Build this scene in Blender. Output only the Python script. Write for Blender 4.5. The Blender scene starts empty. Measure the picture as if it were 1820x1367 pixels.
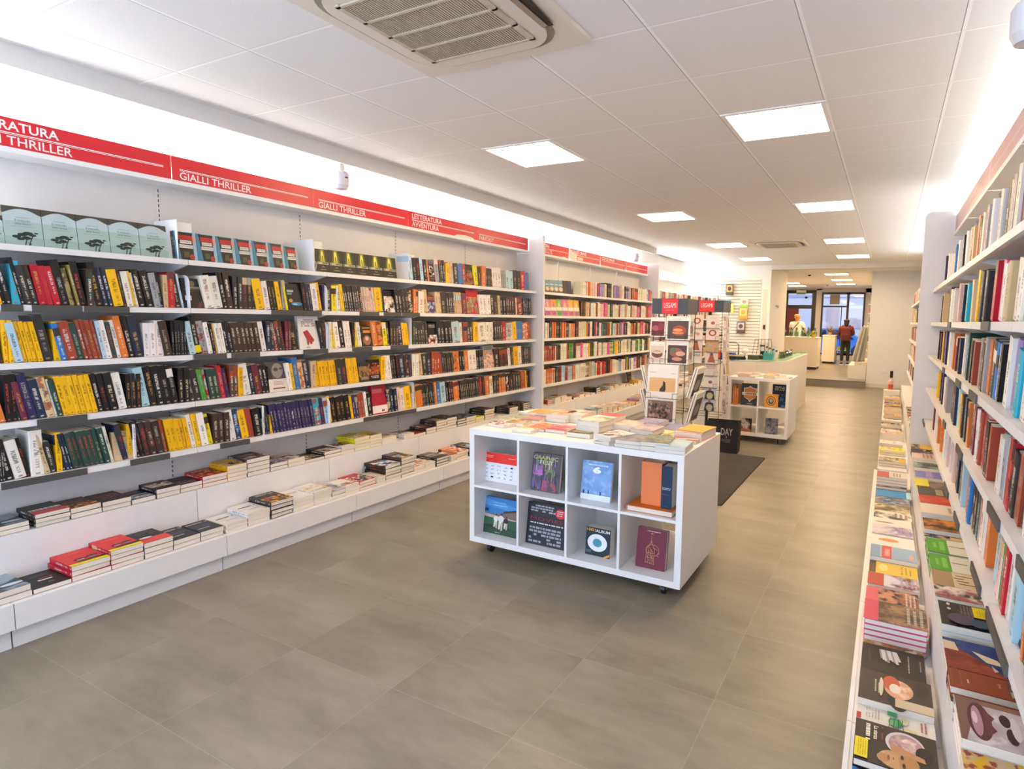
import bpy, math, random, re
from mathutils import Vector, Matrix
RND = random.Random(11)
PI = math.pi
# ------------------------------------------------------------------ camera (solved from the photograph's vanishing points)
RR = [[0.8871727620386045, 0.46107348773653417, 0.018322914704319026], [0.06262732934199536, -0.08097320999131816, -0.9947467802828975], [-0.45716770217971753, 0.8836597638062798, -0.10071302752646803]]
F, CX, CY, W, H, EYE = 1046.88, 1035.86, 669.65, 1820, 1367, 1.6
def proj(p):
    x, y, z = p[0], p[1], p[2] - EYE
    c = [r[0] * x + r[1] * y + r[2] * z for r in RR]
    if c[2] < 0.05: return None
    return (F * c[0] / c[2] + CX, F * c[1] / c[2] + CY, c[2])
def solve_y(px, X, Z, axis=0, lo=0.35, hi=60):
    """depth Y on the line (X, ., Z) that shows at image column (axis 0) or row (axis 1) px"""
    f = lambda y: (proj((X, y, Z)) or (0, 0))[axis] - px
    while proj((X, lo, Z)) is None: lo += .05
    flo = f(lo)
    for _ in range(60):
        m = (lo + hi) / 2
        if (f(m) > 0) == (flo > 0): lo = m
        else: hi = m
    return (lo + hi) / 2
def onz(px, py, Z):
    v = [(px - CX) / F, (py - CY) / F, 1.0]
    d = [sum(RR[i][k] * v[i] for i in range(3)) for k in range(3)]
    s = (Z - EYE) / d[2]
    return d[0] * s, d[1] * s
scene = bpy.context.scene
COL = scene.collection
# ------------------------------------------------------------------ materials
def lin(c): return c / 12.92 if c <= .04045 else ((c + .055) / 1.055) ** 2.4
def rgb(h):
    h = h.lstrip('#'); return tuple(lin(int(h[i:i + 2], 16) / 255) for i in (0, 2, 4)) + (1.0,)
def jit(c, a=.12):
    k = 1 + RND.uniform(-a, a); return tuple(max(0, min(1, c[i] * k * (1 + RND.uniform(-a, a) * .4))) for i in range(3)) + (1.0,)
class NT:
    def __init__(s, name):
        s.m = bpy.data.materials.new(name); s.m.use_nodes = True; s.t = s.m.node_tree; s.t.nodes.clear()
        s.out = s.n('ShaderNodeOutputMaterial')
    def n(s, typ, ins=None, **kw):
        nd = s.t.nodes.new(typ)
        for k, v in kw.items(): setattr(nd, k, v)
        for k, v in (ins or {}).items(): s.set(nd, k, v)
        return nd
    def set(s, nd, k, v):
        sock = nd.inputs[k]
        if isinstance(v, bpy.types.NodeSocket): s.t.links.new(v, sock)
        elif isinstance(v, bpy.types.Node): s.t.links.new(v.outputs[0], sock)
        else: sock.default_value = v
    def m_(s, op, a, b=0.0, c=0.0):
        nd = s.n('ShaderNodeMath', {0: a, 1: b, 2: c}, operation=op); return nd.outputs[0]
    def mix(s, f, a, b):
        nd = s.n('ShaderNodeMix', data_type='RGBA'); s.set(nd, 0, f); s.set(nd, 6, a); s.set(nd, 7, b); return nd.outputs[2]
    def attr(s, name): return s.n('ShaderNodeAttribute', attribute_name=name)
    def noise(s, vec, scale, detail=2.0):
        nd = s.n('ShaderNodeTexNoise', {'Scale': scale, 'Detail': detail})
        if vec is not None: s.set(nd, 'Vector', vec)
        return nd.outputs[0]
    def princ(s, col, rough=.5, metal=0.0, spec=.5, bump=None, bs=.1, **extra):
        b = s.n('ShaderNodeBsdfPrincipled', {'Base Color': col, 'Roughness': rough, 'Metallic': metal, 'Specular IOR Level': spec})
        for k, v in extra.items(): s.set(b, k, v)
        if bump is not None:
            bp = s.n('ShaderNodeBump', {'Height': bump, 'Strength': bs, 'Distance': .01}); s.set(b, 'Normal', bp)
        s.t.links.new(b.outputs[0], s.out.inputs[0]); return b
_flat = {}
def flat(h, rough=.5, metal=0.0, var=.04):
    """plain painted, printed or moulded surface with a faint procedural mottling"""
    k = (h, rough, metal)
    if k in _flat: return _flat[k]
    t = NT('surface_' + h.strip('#') + ('_m' if metal else '')); c = rgb(h)
    tc = t.n('ShaderNodeTexCoord'); nz = t.noise(tc.outputs['Object'], 14.0)
    d = tuple(v * (1 - var * 2) for v in c[:3]) + (1,)
    t.princ(t.mix(nz, d, c), rough, metal)
    _flat[k] = t.m; return t.m
def photo(cs, scale=9.0):
    """printed photograph: soft patches of three colours"""
    k = ('photo',) + tuple(cs)
    if k in _flat: return _flat[k]
    t = NT('printed_photo_' + '_'.join(c.strip('#') for c in cs)); tc = t.n('ShaderNodeTexCoord'); o = tc.outputs['Object']; sh = t.n('ShaderNodeVectorMath', {0: o, 1: (len(_flat) * 1.7, 0, len(_flat) * .9)}, operation='ADD').outputs[0]
    a = t.noise(sh, scale, 3.0); b = t.noise(sh, scale * 2.3, 5.0)
    f = lambda x, p, q: t.n('ShaderNodeMapRange', {0: x, 1: p, 2: q, 3: 0.0, 4: 1.0}).outputs[0]
    t.princ(t.mix(f(b, .5, .62), t.mix(f(a, .42, .58), rgb(cs[0]), rgb(cs[1])), rgb(cs[2])), .45, spec=.3); _flat[k] = t.m; return t.m
def emis(name, h, strength):
    t = NT(name); e = t.n('ShaderNodeEmission', {'Color': rgb(h), 'Strength': strength}); t.t.links.new(e.outputs[0], t.out.inputs[0]); return t.m
def wall_mat(name, h, rough=.7):
    t = NT(name); g = t.n('ShaderNodeNewGeometry'); nz = t.noise(g.outputs['Position'], 3.0, 4.0); c = rgb(h)
    t.princ(t.mix(nz, tuple(v * .94 for v in c[:3]) + (1,), c), rough, bump=t.noise(g.outputs['Position'], 180.0), bs=.05); return t.m
def floor_mat():
    t = NT('grey_stone_floor'); g = t.n('ShaderNodeNewGeometry'); s = t.n('ShaderNodeSeparateXYZ', {0: g.outputs['Position']})
    u = t.m_('DIVIDE', t.m_('ADD', s.outputs[0], 2.42 + 6.2), .62); v = t.m_('DIVIDE', t.m_('ADD', s.outputs[1], -1.15 + 5.98), .598)
    def line(x, w): f = t.m_('FRACT', x); return t.m_('LESS_THAN', t.m_('MINIMUM', f, t.m_('SUBTRACT', 1.0, f)), w)
    ln = t.m_('MAXIMUM', line(u, .0028), line(v, .0028))
    idv = t.n('ShaderNodeCombineXYZ', {0: t.m_('FLOOR', u), 1: t.m_('FLOOR', v)})
    wn = t.n('ShaderNodeTexWhiteNoise', {'Vector': idv}, noise_dimensions='3D').outputs[0]
    p2 = t.n('ShaderNodeVectorMath', {0: g.outputs['Position'], 1: t.n('ShaderNodeVectorMath', {0: idv, 1: (3.1, 5.7, 0)}, operation='MULTIPLY').outputs[0]}, operation='ADD').outputs[0]
    st = t.n('ShaderNodeVectorMath', {0: p2, 1: (1.0, 2.6, 1.0)}, operation='MULTIPLY').outputs[0]
    n1 = t.noise(st, 1.6, 6.0); n2 = t.noise(st, 9.0, 5.0); n3 = t.noise(g.outputs['Position'], 120.0, 3.0)
    k = t.m_('ADD', t.m_('MULTIPLY', n1, .55), t.m_('ADD', t.m_('MULTIPLY', n2, .25), t.m_('ADD', t.m_('MULTIPLY', wn, .05), t.m_('MULTIPLY', n3, .10))))
    r = t.n('ShaderNodeValToRGB', {0: k}); e = r.color_ramp.elements
    e[0].position, e[0].color, e[1].position, e[1].color = .34, rgb('#6f6856'), .68, rgb('#958b7a')
    base = t.mix(t.m_('MULTIPLY', ln, .3), r.outputs[0], rgb('#aca698'))
    t.princ(base, t.m_('ADD', .24, t.m_('MULTIPLY', n2, .25)), spec=.5, bump=n2, bs=.04); return t.m
def ceiling_mat():
    t = NT('mineral_ceiling_tiles'); g = t.n('ShaderNodeNewGeometry'); s = t.n('ShaderNodeSeparateXYZ', {0: g.outputs['Position']})
    u = t.m_('DIVIDE', t.m_('ADD', s.outputs[0], 2.8 + 6.0), .6); v = t.m_('DIVIDE', t.m_('ADD', s.outputs[1], -.08 + 6.0), .6)
    def band(x, a, b): f = t.m_('FRACT', t.m_('ADD', x, .5)); return t.m_('MULTIPLY', t.m_('GREATER_THAN', f, a), t.m_('LESS_THAN', f, b))
    lt = t.m_('MAXIMUM', band(u, .487, .513), band(v, .489, .511)); bar_shadow = t.m_('MAXIMUM', t.m_('MULTIPLY', band(u, .482, .488), .8), t.m_('MULTIPLY', band(v, .485, .489), .4))  # thin shadow on one side of each grid bar, painted into the colour
    nz = t.noise(g.outputs['Position'], 220.0, 3.0); big = t.noise(g.outputs['Position'], 2.0)
    base = t.mix(nz, rgb('#dedcd8'), rgb('#f0eeeb')); base = t.mix(t.m_('MULTIPLY', big, .2), base, rgb('#e2e0dc'))
    base = t.mix(lt, base, rgb('#f6f5f2')); base = t.mix(bar_shadow, base, rgb('#77736f'))
    t.princ(base, .85, spec=.2, bump=t.m_('ADD', nz, t.m_('MULTIPLY', lt, 2.0)), bs=.12); return t.m
def spine_mat():
    """book spine: c1 cover, c2 ink, c3 second colour; par = title start, title end, seed, style; UV u across, v up"""
    t = NT('book_spine_print'); uv = t.n('ShaderNodeUVMap', uv_map='UVMap'); s = t.n('ShaderNodeSeparateXYZ', {0: uv.outputs[0]}); u, v = s.outputs[0], s.outputs[1]
    c1, c2, c3, pr = t.attr('c1'), t.attr('c2'), t.attr('c3'), t.attr('par'); ps = t.n('ShaderNodeSeparateColor', {0: pr.outputs['Color']})
    v0, v1, seed, style = ps.outputs[0], ps.outputs[1], ps.outputs[2], pr.outputs['Alpha']
    off = t.m_('MULTIPLY', seed, 87.0)
    def inb(x, a, b): return t.m_('MULTIPLY', t.m_('GREATER_THAN', x, a), t.m_('LESS_THAN', x, b))
    vec = t.n('ShaderNodeCombineXYZ', {0: t.m_('MULTIPLY', u, 1.6), 1: t.m_('MULTIPLY', v, 26.0), 2: off}); nz = t.noise(vec, 1.6, 1.0)
    vec2 = t.n('ShaderNodeCombineXYZ', {0: t.m_('MULTIPLY', u, .5), 1: t.m_('MULTIPLY', v, 3.0), 2: off}); nb = t.noise(vec2, 1.8, 2.0)
    title = t.m_('MULTIPLY', t.m_('MULTIPLY', inb(v, v0, v1), inb(u, .3, .7)), t.m_('GREATER_THAN', nz, .46))
    auth = t.m_('MULTIPLY', t.m_('MULTIPLY', inb(v, t.m_('SUBTRACT', v0, .24), t.m_('SUBTRACT', v0, .04)), inb(u, .36, .64)), t.m_('GREATER_THAN', nz, .47))
    logo = t.m_('MULTIPLY', inb(v, .03, .065), inb(u, .32, .68))
    ink = t.m_('MAXIMUM', title, t.m_('MAXIMUM', t.m_('MULTIPLY', auth, .75), logo))
    blk = t.m_('MULTIPLY', t.m_('GREATER_THAN', style, .5), t.m_('MULTIPLY', inb(v, t.m_('SUBTRACT', v1, .02), t.m_('ADD', v1, .2)), t.m_('LESS_THAN', style, .8)))
    img = t.m_('MULTIPLY', t.m_('GREATER_THAN', style, .8), t.m_('GREATER_THAN', nb, .52))
    base = t.mix(t.m_('MAXIMUM', blk, t.m_('MULTIPLY', img, .8)), c1.outputs['Color'], c3.outputs['Color'])
    base = t.mix(t.m_('MULTIPLY', ink, .72), base, c2.outputs['Color'])
    t.princ(base, .42); return t.m
def front_mat():
    """book cover: a printed picture zone of three colours and a few title lines; par = seed, picture bottom, picture top, title position"""
    t = NT('book_cover_print'); uv = t.n('ShaderNodeUVMap', uv_map='UVMap'); s = t.n('ShaderNodeSeparateXYZ', {0: uv.outputs[0]}); u, v = s.outputs[0], s.outputs[1]
    c1, c2, c3, pr = t.attr('c1'), t.attr('c2'), t.attr('c3'), t.attr('par'); ps = t.n('ShaderNodeSeparateColor', {0: pr.outputs['Color']})
    seed, p0, p1, tp = ps.outputs[0], ps.outputs[1], ps.outputs[2], pr.outputs['Alpha']
    off = t.m_('MULTIPLY', seed, 61.0)
    def inb(x, a, b): return t.m_('MULTIPLY', t.m_('GREATER_THAN', x, a), t.m_('LESS_THAN', x, b))
    vec = t.n('ShaderNodeCombineXYZ', {0: u, 1: t.m_('MULTIPLY', v, 1.4), 2: off})
    na = t.noise(vec, 2.6, 3.0); nb = t.noise(vec, 5.5, 4.0)
    def sharp(x, a, b): return t.n('ShaderNodeMapRange', {0: x, 1: a, 2: b, 3: 0.0, 4: 1.0}).outputs[0]
    pic = t.mix(sharp(na, .42, .56), c1.outputs['Color'], c2.outputs['Color']); pic = t.mix(sharp(nb, .52, .6), pic, c3.outputs['Color'])
    base = t.mix(t.m_('MULTIPLY', inb(v, p0, p1), inb(u, .0, 1.0)), c1.outputs['Color'], pic)
    rows = t.m_('FRACT', t.m_('MULTIPLY', v, 15.0)); cols = t.n('ShaderNodeCombineXYZ', {0: t.m_('MULTIPLY', u, 22.0), 1: t.m_('FLOOR', t.m_('MULTIPLY', v, 15.0)), 2: off}); nc = t.noise(cols, 1.3, 1.0)
    tx = t.m_('MULTIPLY', t.m_('MULTIPLY', inb(v, tp, t.m_('ADD', tp, .17)), inb(u, .14, .86)), t.m_('MULTIPLY', t.m_('LESS_THAN', rows, .55), t.m_('GREATER_THAN', nc, .45)))
    ink = t.attr('ink'); base = t.mix(t.m_('MULTIPLY', tx, .85), base, ink.outputs['Color'])
    t.princ(base, .45, spec=.3); return t.m
def plain_mat():
    t = NT('book_board'); t.princ(t.attr('c1').outputs['Color'], .45); return t.m
def pages_mat():
    t = NT('paper_page_edges'); g = t.n('ShaderNodeTexCoord'); uv = t.n('ShaderNodeUVMap', uv_map='UVMap')
    s = t.n('ShaderNodeSeparateXYZ', {0: uv.outputs[0]}); vec = t.n('ShaderNodeCombineXYZ', {0: t.m_('MULTIPLY', s.outputs[0], 1.2), 1: t.m_('MULTIPLY', s.outputs[1], 60.0)})
    nz = t.noise(vec, 1.0, 2.0); t.princ(t.mix(nz, rgb('#c9bfae'), t.attr('c1').outputs['Color']), .8); return t.m
def glass_mat(name, tint='#dfeeee', gl=.12):
    t = NT(name); a = t.n('ShaderNodeBsdfTransparent', {'Color': rgb(tint)}); b = t.n('ShaderNodeBsdfGlossy', {'Roughness': .03})
    m = t.n('ShaderNodeMixShader', {0: gl}); t.t.links.new(a.outputs[0], m.inputs[1]); t.t.links.new(b.outputs[0], m.inputs[2]); t.t.links.new(m.outputs[0], t.out.inputs[0]); return t.m
M_SPINE, M_FRONT, M_PLAIN, M_PAGES = spine_mat(), front_mat(), plain_mat(), pages_mat()
BOOKM = [M_SPINE, M_FRONT, M_PLAIN, M_PAGES]
SHELF = flat('#e4e3e1', .38); PANEL = flat('#dcdbd9', .5); DARKRAIL = flat('#4a4a48', .45); CHROME = flat('#b9babb', .25, 1.0); BLACK = flat('#161617', .4); WIRE = flat('#26241f', .35)
WHITE = flat('#eeeeec', .45); LAM = flat('#eceae7', .35)
# ------------------------------------------------------------------ mesh building
class MB:
    def __init__(s): s.v, s.f, s.m, s.uv, s.at = [], [], [], [], []
    def face(s, pts, mi=0, uv=None, at=None):
        b = len(s.v); s.v.extend(pts); s.f.append(tuple(range(b, b + len(pts)))); s.m.append(mi); s.uv.append(uv or [(0, 0)] * len(pts)); s.at.append(at)
    def box(s, x0, x1, y0, y1, z0, z1, mi=0, M=None, at=None):
        P = [Vector(p) for p in ((x0, y0, z0), (x1, y0, z0), (x1, y1, z0), (x0, y1, z0), (x0, y0, z1), (x1, y0, z1), (x1, y1, z1), (x0, y1, z1))]
        if M: P = [M @ p for p in P]
        for q in ((0, 3, 2, 1), (4, 5, 6, 7), (0, 1, 5, 4), (2, 3, 7, 6)): s.face([P[i] for i in q], mi, [(0, 0), (1, 0), (1, 1), (0, 1)], at)
        for q in ((1, 2, 6, 5), (3, 0, 4, 7)): s.face([P[i] for i in q], mi, [(0, 0), (0, 1), (1, 1), (1, 0)], at)
    def rbox(s, x0, x1, y0, y1, z0, z1, r=.004, mi=0, M=None):
        """box with its four upright edges and its top edge rounded"""
        n = 4; prof = []
        for cx, cy, a in ((x1 - r, y1 - r, 0), (x0 + r, y1 - r, 90), (x0 + r, y0 + r, 180), (x1 - r, y0 + r, 270)):
            for k in range(n + 1): t = math.radians(a + 90 * k / n); prof.append((cx + r * math.cos(t), cy + r * math.sin(t)))
        cxm, cym = (x0 + x1) / 2, (y0 + y1) / 2
        def ring(d, z): return [Vector((cxm + (px - cxm) * (1 - d / max(1e-6, (x1 - x0) / 2)), cym + (py - cym) * (1 - d / max(1e-6, (y1 - y0) / 2)), z)) for px, py in prof]
        rings = [ring(0, z0), ring(0, z1 - r), ring(r * .3, z1 - r * .3), ring(r, z1)]
        if M: rings = [[M @ p for p in q] for q in rings]
        k = len(prof)
        for a, b in zip(rings, rings[1:]):
            for i in range(k): s.face([a[i], a[(i + 1) % k], b[(i + 1) % k], b[i]], mi)
        s.face(rings[-1], mi); s.face(rings[0][::-1], mi)
    def prism(s, prof, z0, z1, mi=0, M=None, at=None, caps=True):
        """outline in x, y pushed along z"""
        M = M or Matrix(); k = len(prof)
        a = [M @ Vector((x, y, z0)) for x, y in prof]; b = [M @ Vector((x, y, z1)) for x, y in prof]
        for i in range(k): j = (i + 1) % k; s.face([a[i], a[j], b[j], b[i]], mi, [(0, 0), (1, 0), (1, 1), (0, 1)], at)
        if caps: s.face(b, mi, None, at); s.face(a[::-1], mi, None, at)
    def cyl(s, p0, p1, r, n=12, mi=0, r1=None):
        p0, p1 = Vector(p0), Vector(p1); d = (p1 - p0).normalized(); a = d.orthogonal().normalized(); b = d.cross(a); r1 = r if r1 is None else r1
        A = [p0 + r * (math.cos(2 * PI * i / n) * a + math.sin(2 * PI * i / n) * b) for i in range(n)]; B = [p1 + r1 * (math.cos(2 * PI * i / n) * a + math.sin(2 * PI * i / n) * b) for i in range(n)]
        for i in range(n): j = (i + 1) % n; s.face([A[i], A[j], B[j], B[i]], mi)
        s.face(B, mi); s.face(A[::-1], mi)
    def tube(s, pts, r, n=6, mi=0):
        for a, b in zip(pts, pts[1:]): s.cyl(a, b, r, n, mi)
    def lathe(s, prof, c=(0, 0, 0), n=20, mi=0, M=None):
        c = Vector(c); M = M or Matrix(); R = [[M @ (c + Vector((r * math.cos(2 * PI * i / n), r * math.sin(2 * PI * i / n), z))) for i in range(n)] for r, z in prof]
        for a, b in zip(R, R[1:]):
            for i in range(n): j = (i + 1) % n; s.face([a[i], a[j], b[j], b[i]], mi)
        s.face(R[0][::-1], mi); s.face(R[-1], mi)
    def mesh(s, name, mats):
        me = bpy.data.meshes.new(name); me.from_pydata([tuple(p) for p in s.v], [], s.f)
        for m in mats: me.materials.append(m)
        me.polygons.foreach_set('material_index', s.m)
        ul = me.uv_layers.new(name='UVMap'); ul.data.foreach_set('uv', [c for q in s.uv for p in q for c in p])
        if any(a is not None for a in s.at):
            for nm, i in (('c1', 0), ('c2', 1), ('c3', 2), ('par', 3), ('ink', 4)):
                at = me.attributes.new(nm, 'FLOAT_COLOR', 'FACE'); at.data.foreach_set('color', [c for a in s.at for c in ((a[i] if a else (.8, .8, .8, 1)))])
        me.validate(clean_customdata=False); me.update(); return me
    def build(s, name, mats, parent=None, loc=None, smooth=False):
        if not isinstance(mats, (list, tuple)): mats = [mats]
        me = s.mesh(name, mats)
        if smooth: me.polygons.foreach_set('use_smooth', [True] * len(me.polygons))
        return link(name, me, parent, loc)
def link(name, me, parent=None, loc=None):
    o = bpy.data.objects.new(name, me); COL.objects.link(o)
    if parent: o.parent = parent
    if loc: o.location = loc
    return o
def thing(name, label, cat, loc=(0, 0, 0), group=None, M=None):
    o = bpy.data.objects.new(name, None); COL.objects.link(o); o.empty_display_size = .05
    if M is not None: o.matrix_world = M
    else: o.location = loc
    tag(o, label, cat, group); return o
def tag(o, label=None, cat=None, group=None, kind=None):
    if label: o['label'] = label
    if cat: o['category'] = cat
    if group: o['group'] = group
    if kind: o['kind'] = kind
    return o
def struct(name, mb, mat, parent=None, smooth=False):
    o = mb.build(name, mat, parent, smooth=smooth)
    if not parent: o['kind'] = 'structure'
    return o
def plain(name, label, cat, mb, mat, group=None, loc=None, smooth=False): return tag(mb.build(name, mat, None, loc, smooth), label, cat, group)
def quick(f, *a, **k):
    mb = MB(); getattr(mb, f)(*a, **k); return mb
# lettering -------------------------------------------------------------
_txt = {}
def text_mesh(body, bold=0.0):
    k = (body, bold)
    if k in _txt: return _txt[k]
    cu = bpy.data.curves.new('lettering', 'FONT'); cu.body = body; cu.size = 1; cu.offset = bold; cu.resolution_u = 3
    o = bpy.data.objects.new('lettering', cu); COL.objects.link(o); dg = bpy.context.evaluated_depsgraph_get(); dg.update()
    me = o.evaluated_get(dg).to_mesh(); vs = [(p.co.x, p.co.y) for p in me.vertices]; fs = [tuple(p.vertices) for p in me.polygons]; o.evaluated_get(dg).to_mesh_clear()
    bpy.data.objects.remove(o); bpy.data.curves.remove(cu)
    x0, x1 = min(v[0] for v in vs), max(v[0] for v in vs); y0, y1 = min(v[1] for v in vs), max(v[1] for v in vs)
    _txt[k] = ([((x - x0) / (x1 - x0), (y - y0) / (y1 - y0)) for x, y in vs], fs, (x1 - x0) / (y1 - y0)); return _txt[k]
class Art:
    """flat print on a surface: shapes in (x right, z up) at y = -lift, in front of a cover or panel facing -y"""
    def __init__(s, lift=.0006): s.mb, s.k, s.mats, s.lift = MB(), 0, [], lift
    def mi(s, h):
        m = photo(h) if isinstance(h, tuple) else h if not isinstance(h, str) else flat(h, .5)
        if m not in s.mats: s.mats.append(m)
        return s.mats.index(m)
    def poly(s, pts, h): s.k += 1; y = -s.lift - .00012 * s.k; s.mb.face([(x, y, z) for x, z in pts], s.mi(h)); return s
    def rect(s, x0, x1, z0, z1, h): return s.poly([(x0, z0), (x1, z0), (x1, z1), (x0, z1)], h)
    def ell(s, cx, cz, rx, rz, h, n=24, a0=0, a1=360): return s.poly([(cx + rx * math.cos(math.radians(a0 + (a1 - a0) * i / n)), cz + rz * math.sin(math.radians(a0 + (a1 - a0) * i / n))) for i in range(n + (0 if a1 - a0 == 360 else 1))], h)
    def text(s, body, x, z, hgt, h, bold=0.0, width=None, center=False, rot=0):
        vs, fs, asp = text_mesh(body, bold); s.k += 1; y = -s.lift - .00012 * s.k; w = width or hgt * asp; mi = s.mi(h)
        if center: x -= w / 2
        ca, sa = math.cos(math.radians(rot)), math.sin(math.radians(rot))
        for f in fs: s.mb.face([(x + vs[i][0] * w * ca - vs[i][1] * hgt * sa, y, z + vs[i][0] * w * sa + vs[i][1] * hgt * ca) for i in f], mi)
        return s
    def line(s, p, q, w, h):
        dx, dz = q[0] - p[0], q[1] - p[1]; l = math.hypot(dx, dz) or 1; nx, nz = -dz / l * w / 2, dx / l * w / 2
        return s.poly([(p[0] + nx, p[1] + nz), (p[0] - nx, p[1] - nz), (q[0] - nx, q[1] - nz), (q[0] + nx, q[1] + nz)], h)
    def scribble(s, x0, x1, z0, z1, rows, h, fill=.8, rnd=None):
        """rows of small unreadable print"""
        rnd = rnd or RND; rh = (z1 - z0) / rows
        for r in range(rows):
            x = x0
            while x < x1 * .98:
                w = rnd.uniform(.04, .16) * (x1 - x0)
                if rnd.random() < .9: s.rect(x, min(x1, x + w), z1 - (r + fill) * rh, z1 - r * rh - rh * .12, h)
                x += w + .025 * (x1 - x0)
        return s
    def build(s, name, parent): return s.mb.build(name, s.mats, parent)
# ------------------------------------------------------------------ setting
WALLM = wall_mat('white_wall_paint', '#e9e6e0'); CEILM = ceiling_mat(); FLOORM = floor_mat()
LX, RX, YB, YF, ZC = -4.10, .64, -1.2, 24.2, 2.84
b = MB(); b.face([Vector(p) for p in ((-4.3, YB, 0), (.9, YB, 0), (.9, 16.25, 0), (-4.3, 16.25, 0))]); struct('floor', b, FLOORM)
b = MB(); b.box(-4.3, -.45, 15.7, YF, -.02, .17); struct('floor_platform', b, FLOORM)
b = MB(); b.box(-4.3, -.45, 15.69, 15.72, .155, .172); struct('trim_1', b, flat('#6f6a60', .5))
b = MB(); b.box(-3.78, 1.0, YB, YF, ZC, ZC + .05); struct('ceiling', b, CEILM)
b = MB(); b.box(-3.80, -3.78, YB, 10.1, 2.735, ZC + .05); b.box(-4.3, -3.80, YB, 13.9, 2.86, 2.9); b.box(-4.3, -3.78, 10.1, 13.9, ZC, 2.88); b.box(-4.4, -3.78, 13.9, YF, ZC, 2.9); struct('ceiling_cove', b, wall_mat('cove_paint', '#dedcd8'))
b = MB(); b.box(LX - .1, LX, YB, YF, 0, 2.9); struct('wall_left', b, WALLM)
b = MB(); b.box(RX, RX + .1, YB, 16.3, 0, 2.9); struct('wall_right', b, WALLM)
b = MB(); b.box(LX, -2.64, 13.9, 14.0, 0, ZC); b.box(-2.64, -2.44, 13.86, 16.2, 0, ZC); struct('wall_partition', b, WALLM)
b = MB(); b.box(-.45, RX, 16.2, 16.35, 0, ZC); b.box(-.45, -.3, 16.36, YF, 0, ZC); struct('wall_back', b, WALLM)
b = MB(); b.box(-2.44, RX, 13.86, 14.05, 2.74, ZC); struct('trim_2', b, wall_mat('beam_paint', '#dcd6cb'))
b = MB(); b.box(.5, RX, 12.6, 12.9, 0, ZC); struct('wall_pilaster', b, WALLM)
b = MB(); b.box(-.45, RX, 16.17, 16.2, 0, .1); struct('baseboard_back', b, flat('#e3ddd0', .5))
b = MB(); b.box(-2.60, -2.5, 13.852, 13.86, .3, 2.3); struct('trim_3', b, flat('#dccfbd', .6))
# far shop front wall with its openings (door opening -3.62..-2.55, window -2.33..-.84)
b = MB(); b.box(-4.3, -3.66, YF, YF + .2, 0, ZC); b.box(-2.56, -2.36, YF, YF + .2, 0, ZC); b.box(-3.66, -2.36, YF, YF + .2, 2.78, ZC); b.box(-2.36, -.45, YF, YF + .2, 2.70, ZC); b.box(-.86, -.3, YF, YF + .2, 0, ZC); b.box(-2.36, -.86, YF, YF + .2, 0, .35); struct('wall_front', b, wall_mat('front_wall_paint', '#cfcbca'))
FR = flat('#24221f', .4)
d = struct('door_1', quick('box', -3.66, -3.58, YF - .03, YF + .08, .17, 2.78), FR)
b = MB(); b.box(-2.70, -2.56, YF - .03, YF + .08, .17, 2.78); b.box(-3.58, -2.70, YF - .03, YF + .08, 2.66, 2.78); b.box(-3.58, -2.70, YF - .03, YF + .08, 2.08, 2.22); b.box(-3.58, -2.70, YF - .03, YF + .08, .17, .32); b.build('door_frame', FR, d)
GL = glass_mat('clear_window_glass', '#dfe8f2', .08)
b = MB(); b.box(-3.58, -2.70, YF + .02, YF + .03, .32, 2.08); b.box(-3.58, -2.70, YF + .02, YF + .03, 2.22, 2.66); b.build('pane', GL, d)
b = MB(); b.cyl((-2.78, YF - .07, 1.0), (-2.78, YF - .07, 1.4), .015, 8); b.build('door_handle', CHROME, d)
w = struct('window_1', quick('box', -2.36, -2.30, YF - .03, YF + .08, .35, 2.70), FR)
b = MB(); b.box(-.92, -.86, YF - .03, YF + .08, .35, 2.70); b.box(-1.48, -1.40, YF - .03, YF + .08, .35, 2.70); b.box(-2.30, -.92, YF - .03, YF + .08, 2.62, 2.70); b.box(-2.30, -1.48, YF - .03, YF + .08, 2.14, 2.20); b.box(-2.30, -.92, YF - .03, YF + .08, .35, .42); b.box(-1.66, -1.635, YF - .02, YF + .05, .42, 2.14); b.build('window_frame', FR, w)
b = MB(); b.box(-2.30, -.92, YF + .02, YF + .03, .42, 2.62); b.build('pane', GL, w)
# ------------------------------------------------------------------ ceiling lights and air conditioners
DIFF = emis('lit_led_diffuser', '#ffd8a6', 17.0)
def ceiling_light(x, y, label, group='square ceiling lights'):
    t = thing('ceiling_light', label, 'ceiling light', (x + .3, y + .3, ZC), group)
    b = MB(); e = .028
    for q in ((-.3, .3, -.3, -.3 + e), (-.3, .3, .3 - e, .3), (-.3, -.3 + e, -.3 + e, .3 - e), (.3 - e, .3, -.3 + e, .3 - e)): b.box(q[0], q[1], q[2], q[3], -.008, -.001)
    b.build('frame', WHITE, t)
    MB.build(quick('box', -.3 + e, .3 - e, -.3 + e, .3 - e, -.006, -.002), 'diffuser', DIFF, t)
rows = [(3.68, 'first row from the cassette unit'), (6.68, 'second row from the cassette unit'), (9.68, 'row beside the distant ceiling cassette'), (12.08, 'row just before the ceiling beam')]
for y, nm in rows:
    ceiling_light(-2.8, y, f'lit square ceiling light on the thriller shelf side, {nm}')
    ceiling_light(-1.0, y, f'lit square ceiling light above the aisle side, {nm}')
for x, y, nm in ((-1.62, 16.6, 'just inside the passage'), (-1.65, 18.9, 'midway along the back room'), (-1.68, 21.1, 'near the street window'), (-3.3, 20.2, 'midway, door side of back room'), (-3.3, 21.9, 'near the street door')):
    ceiling_light(x, y, f'lit square light in back room ceiling, {nm}', 'back room ceiling lights')
AC1, ACG = flat('#ded6c8', .45), flat('#c4b8a2', .5)
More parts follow.
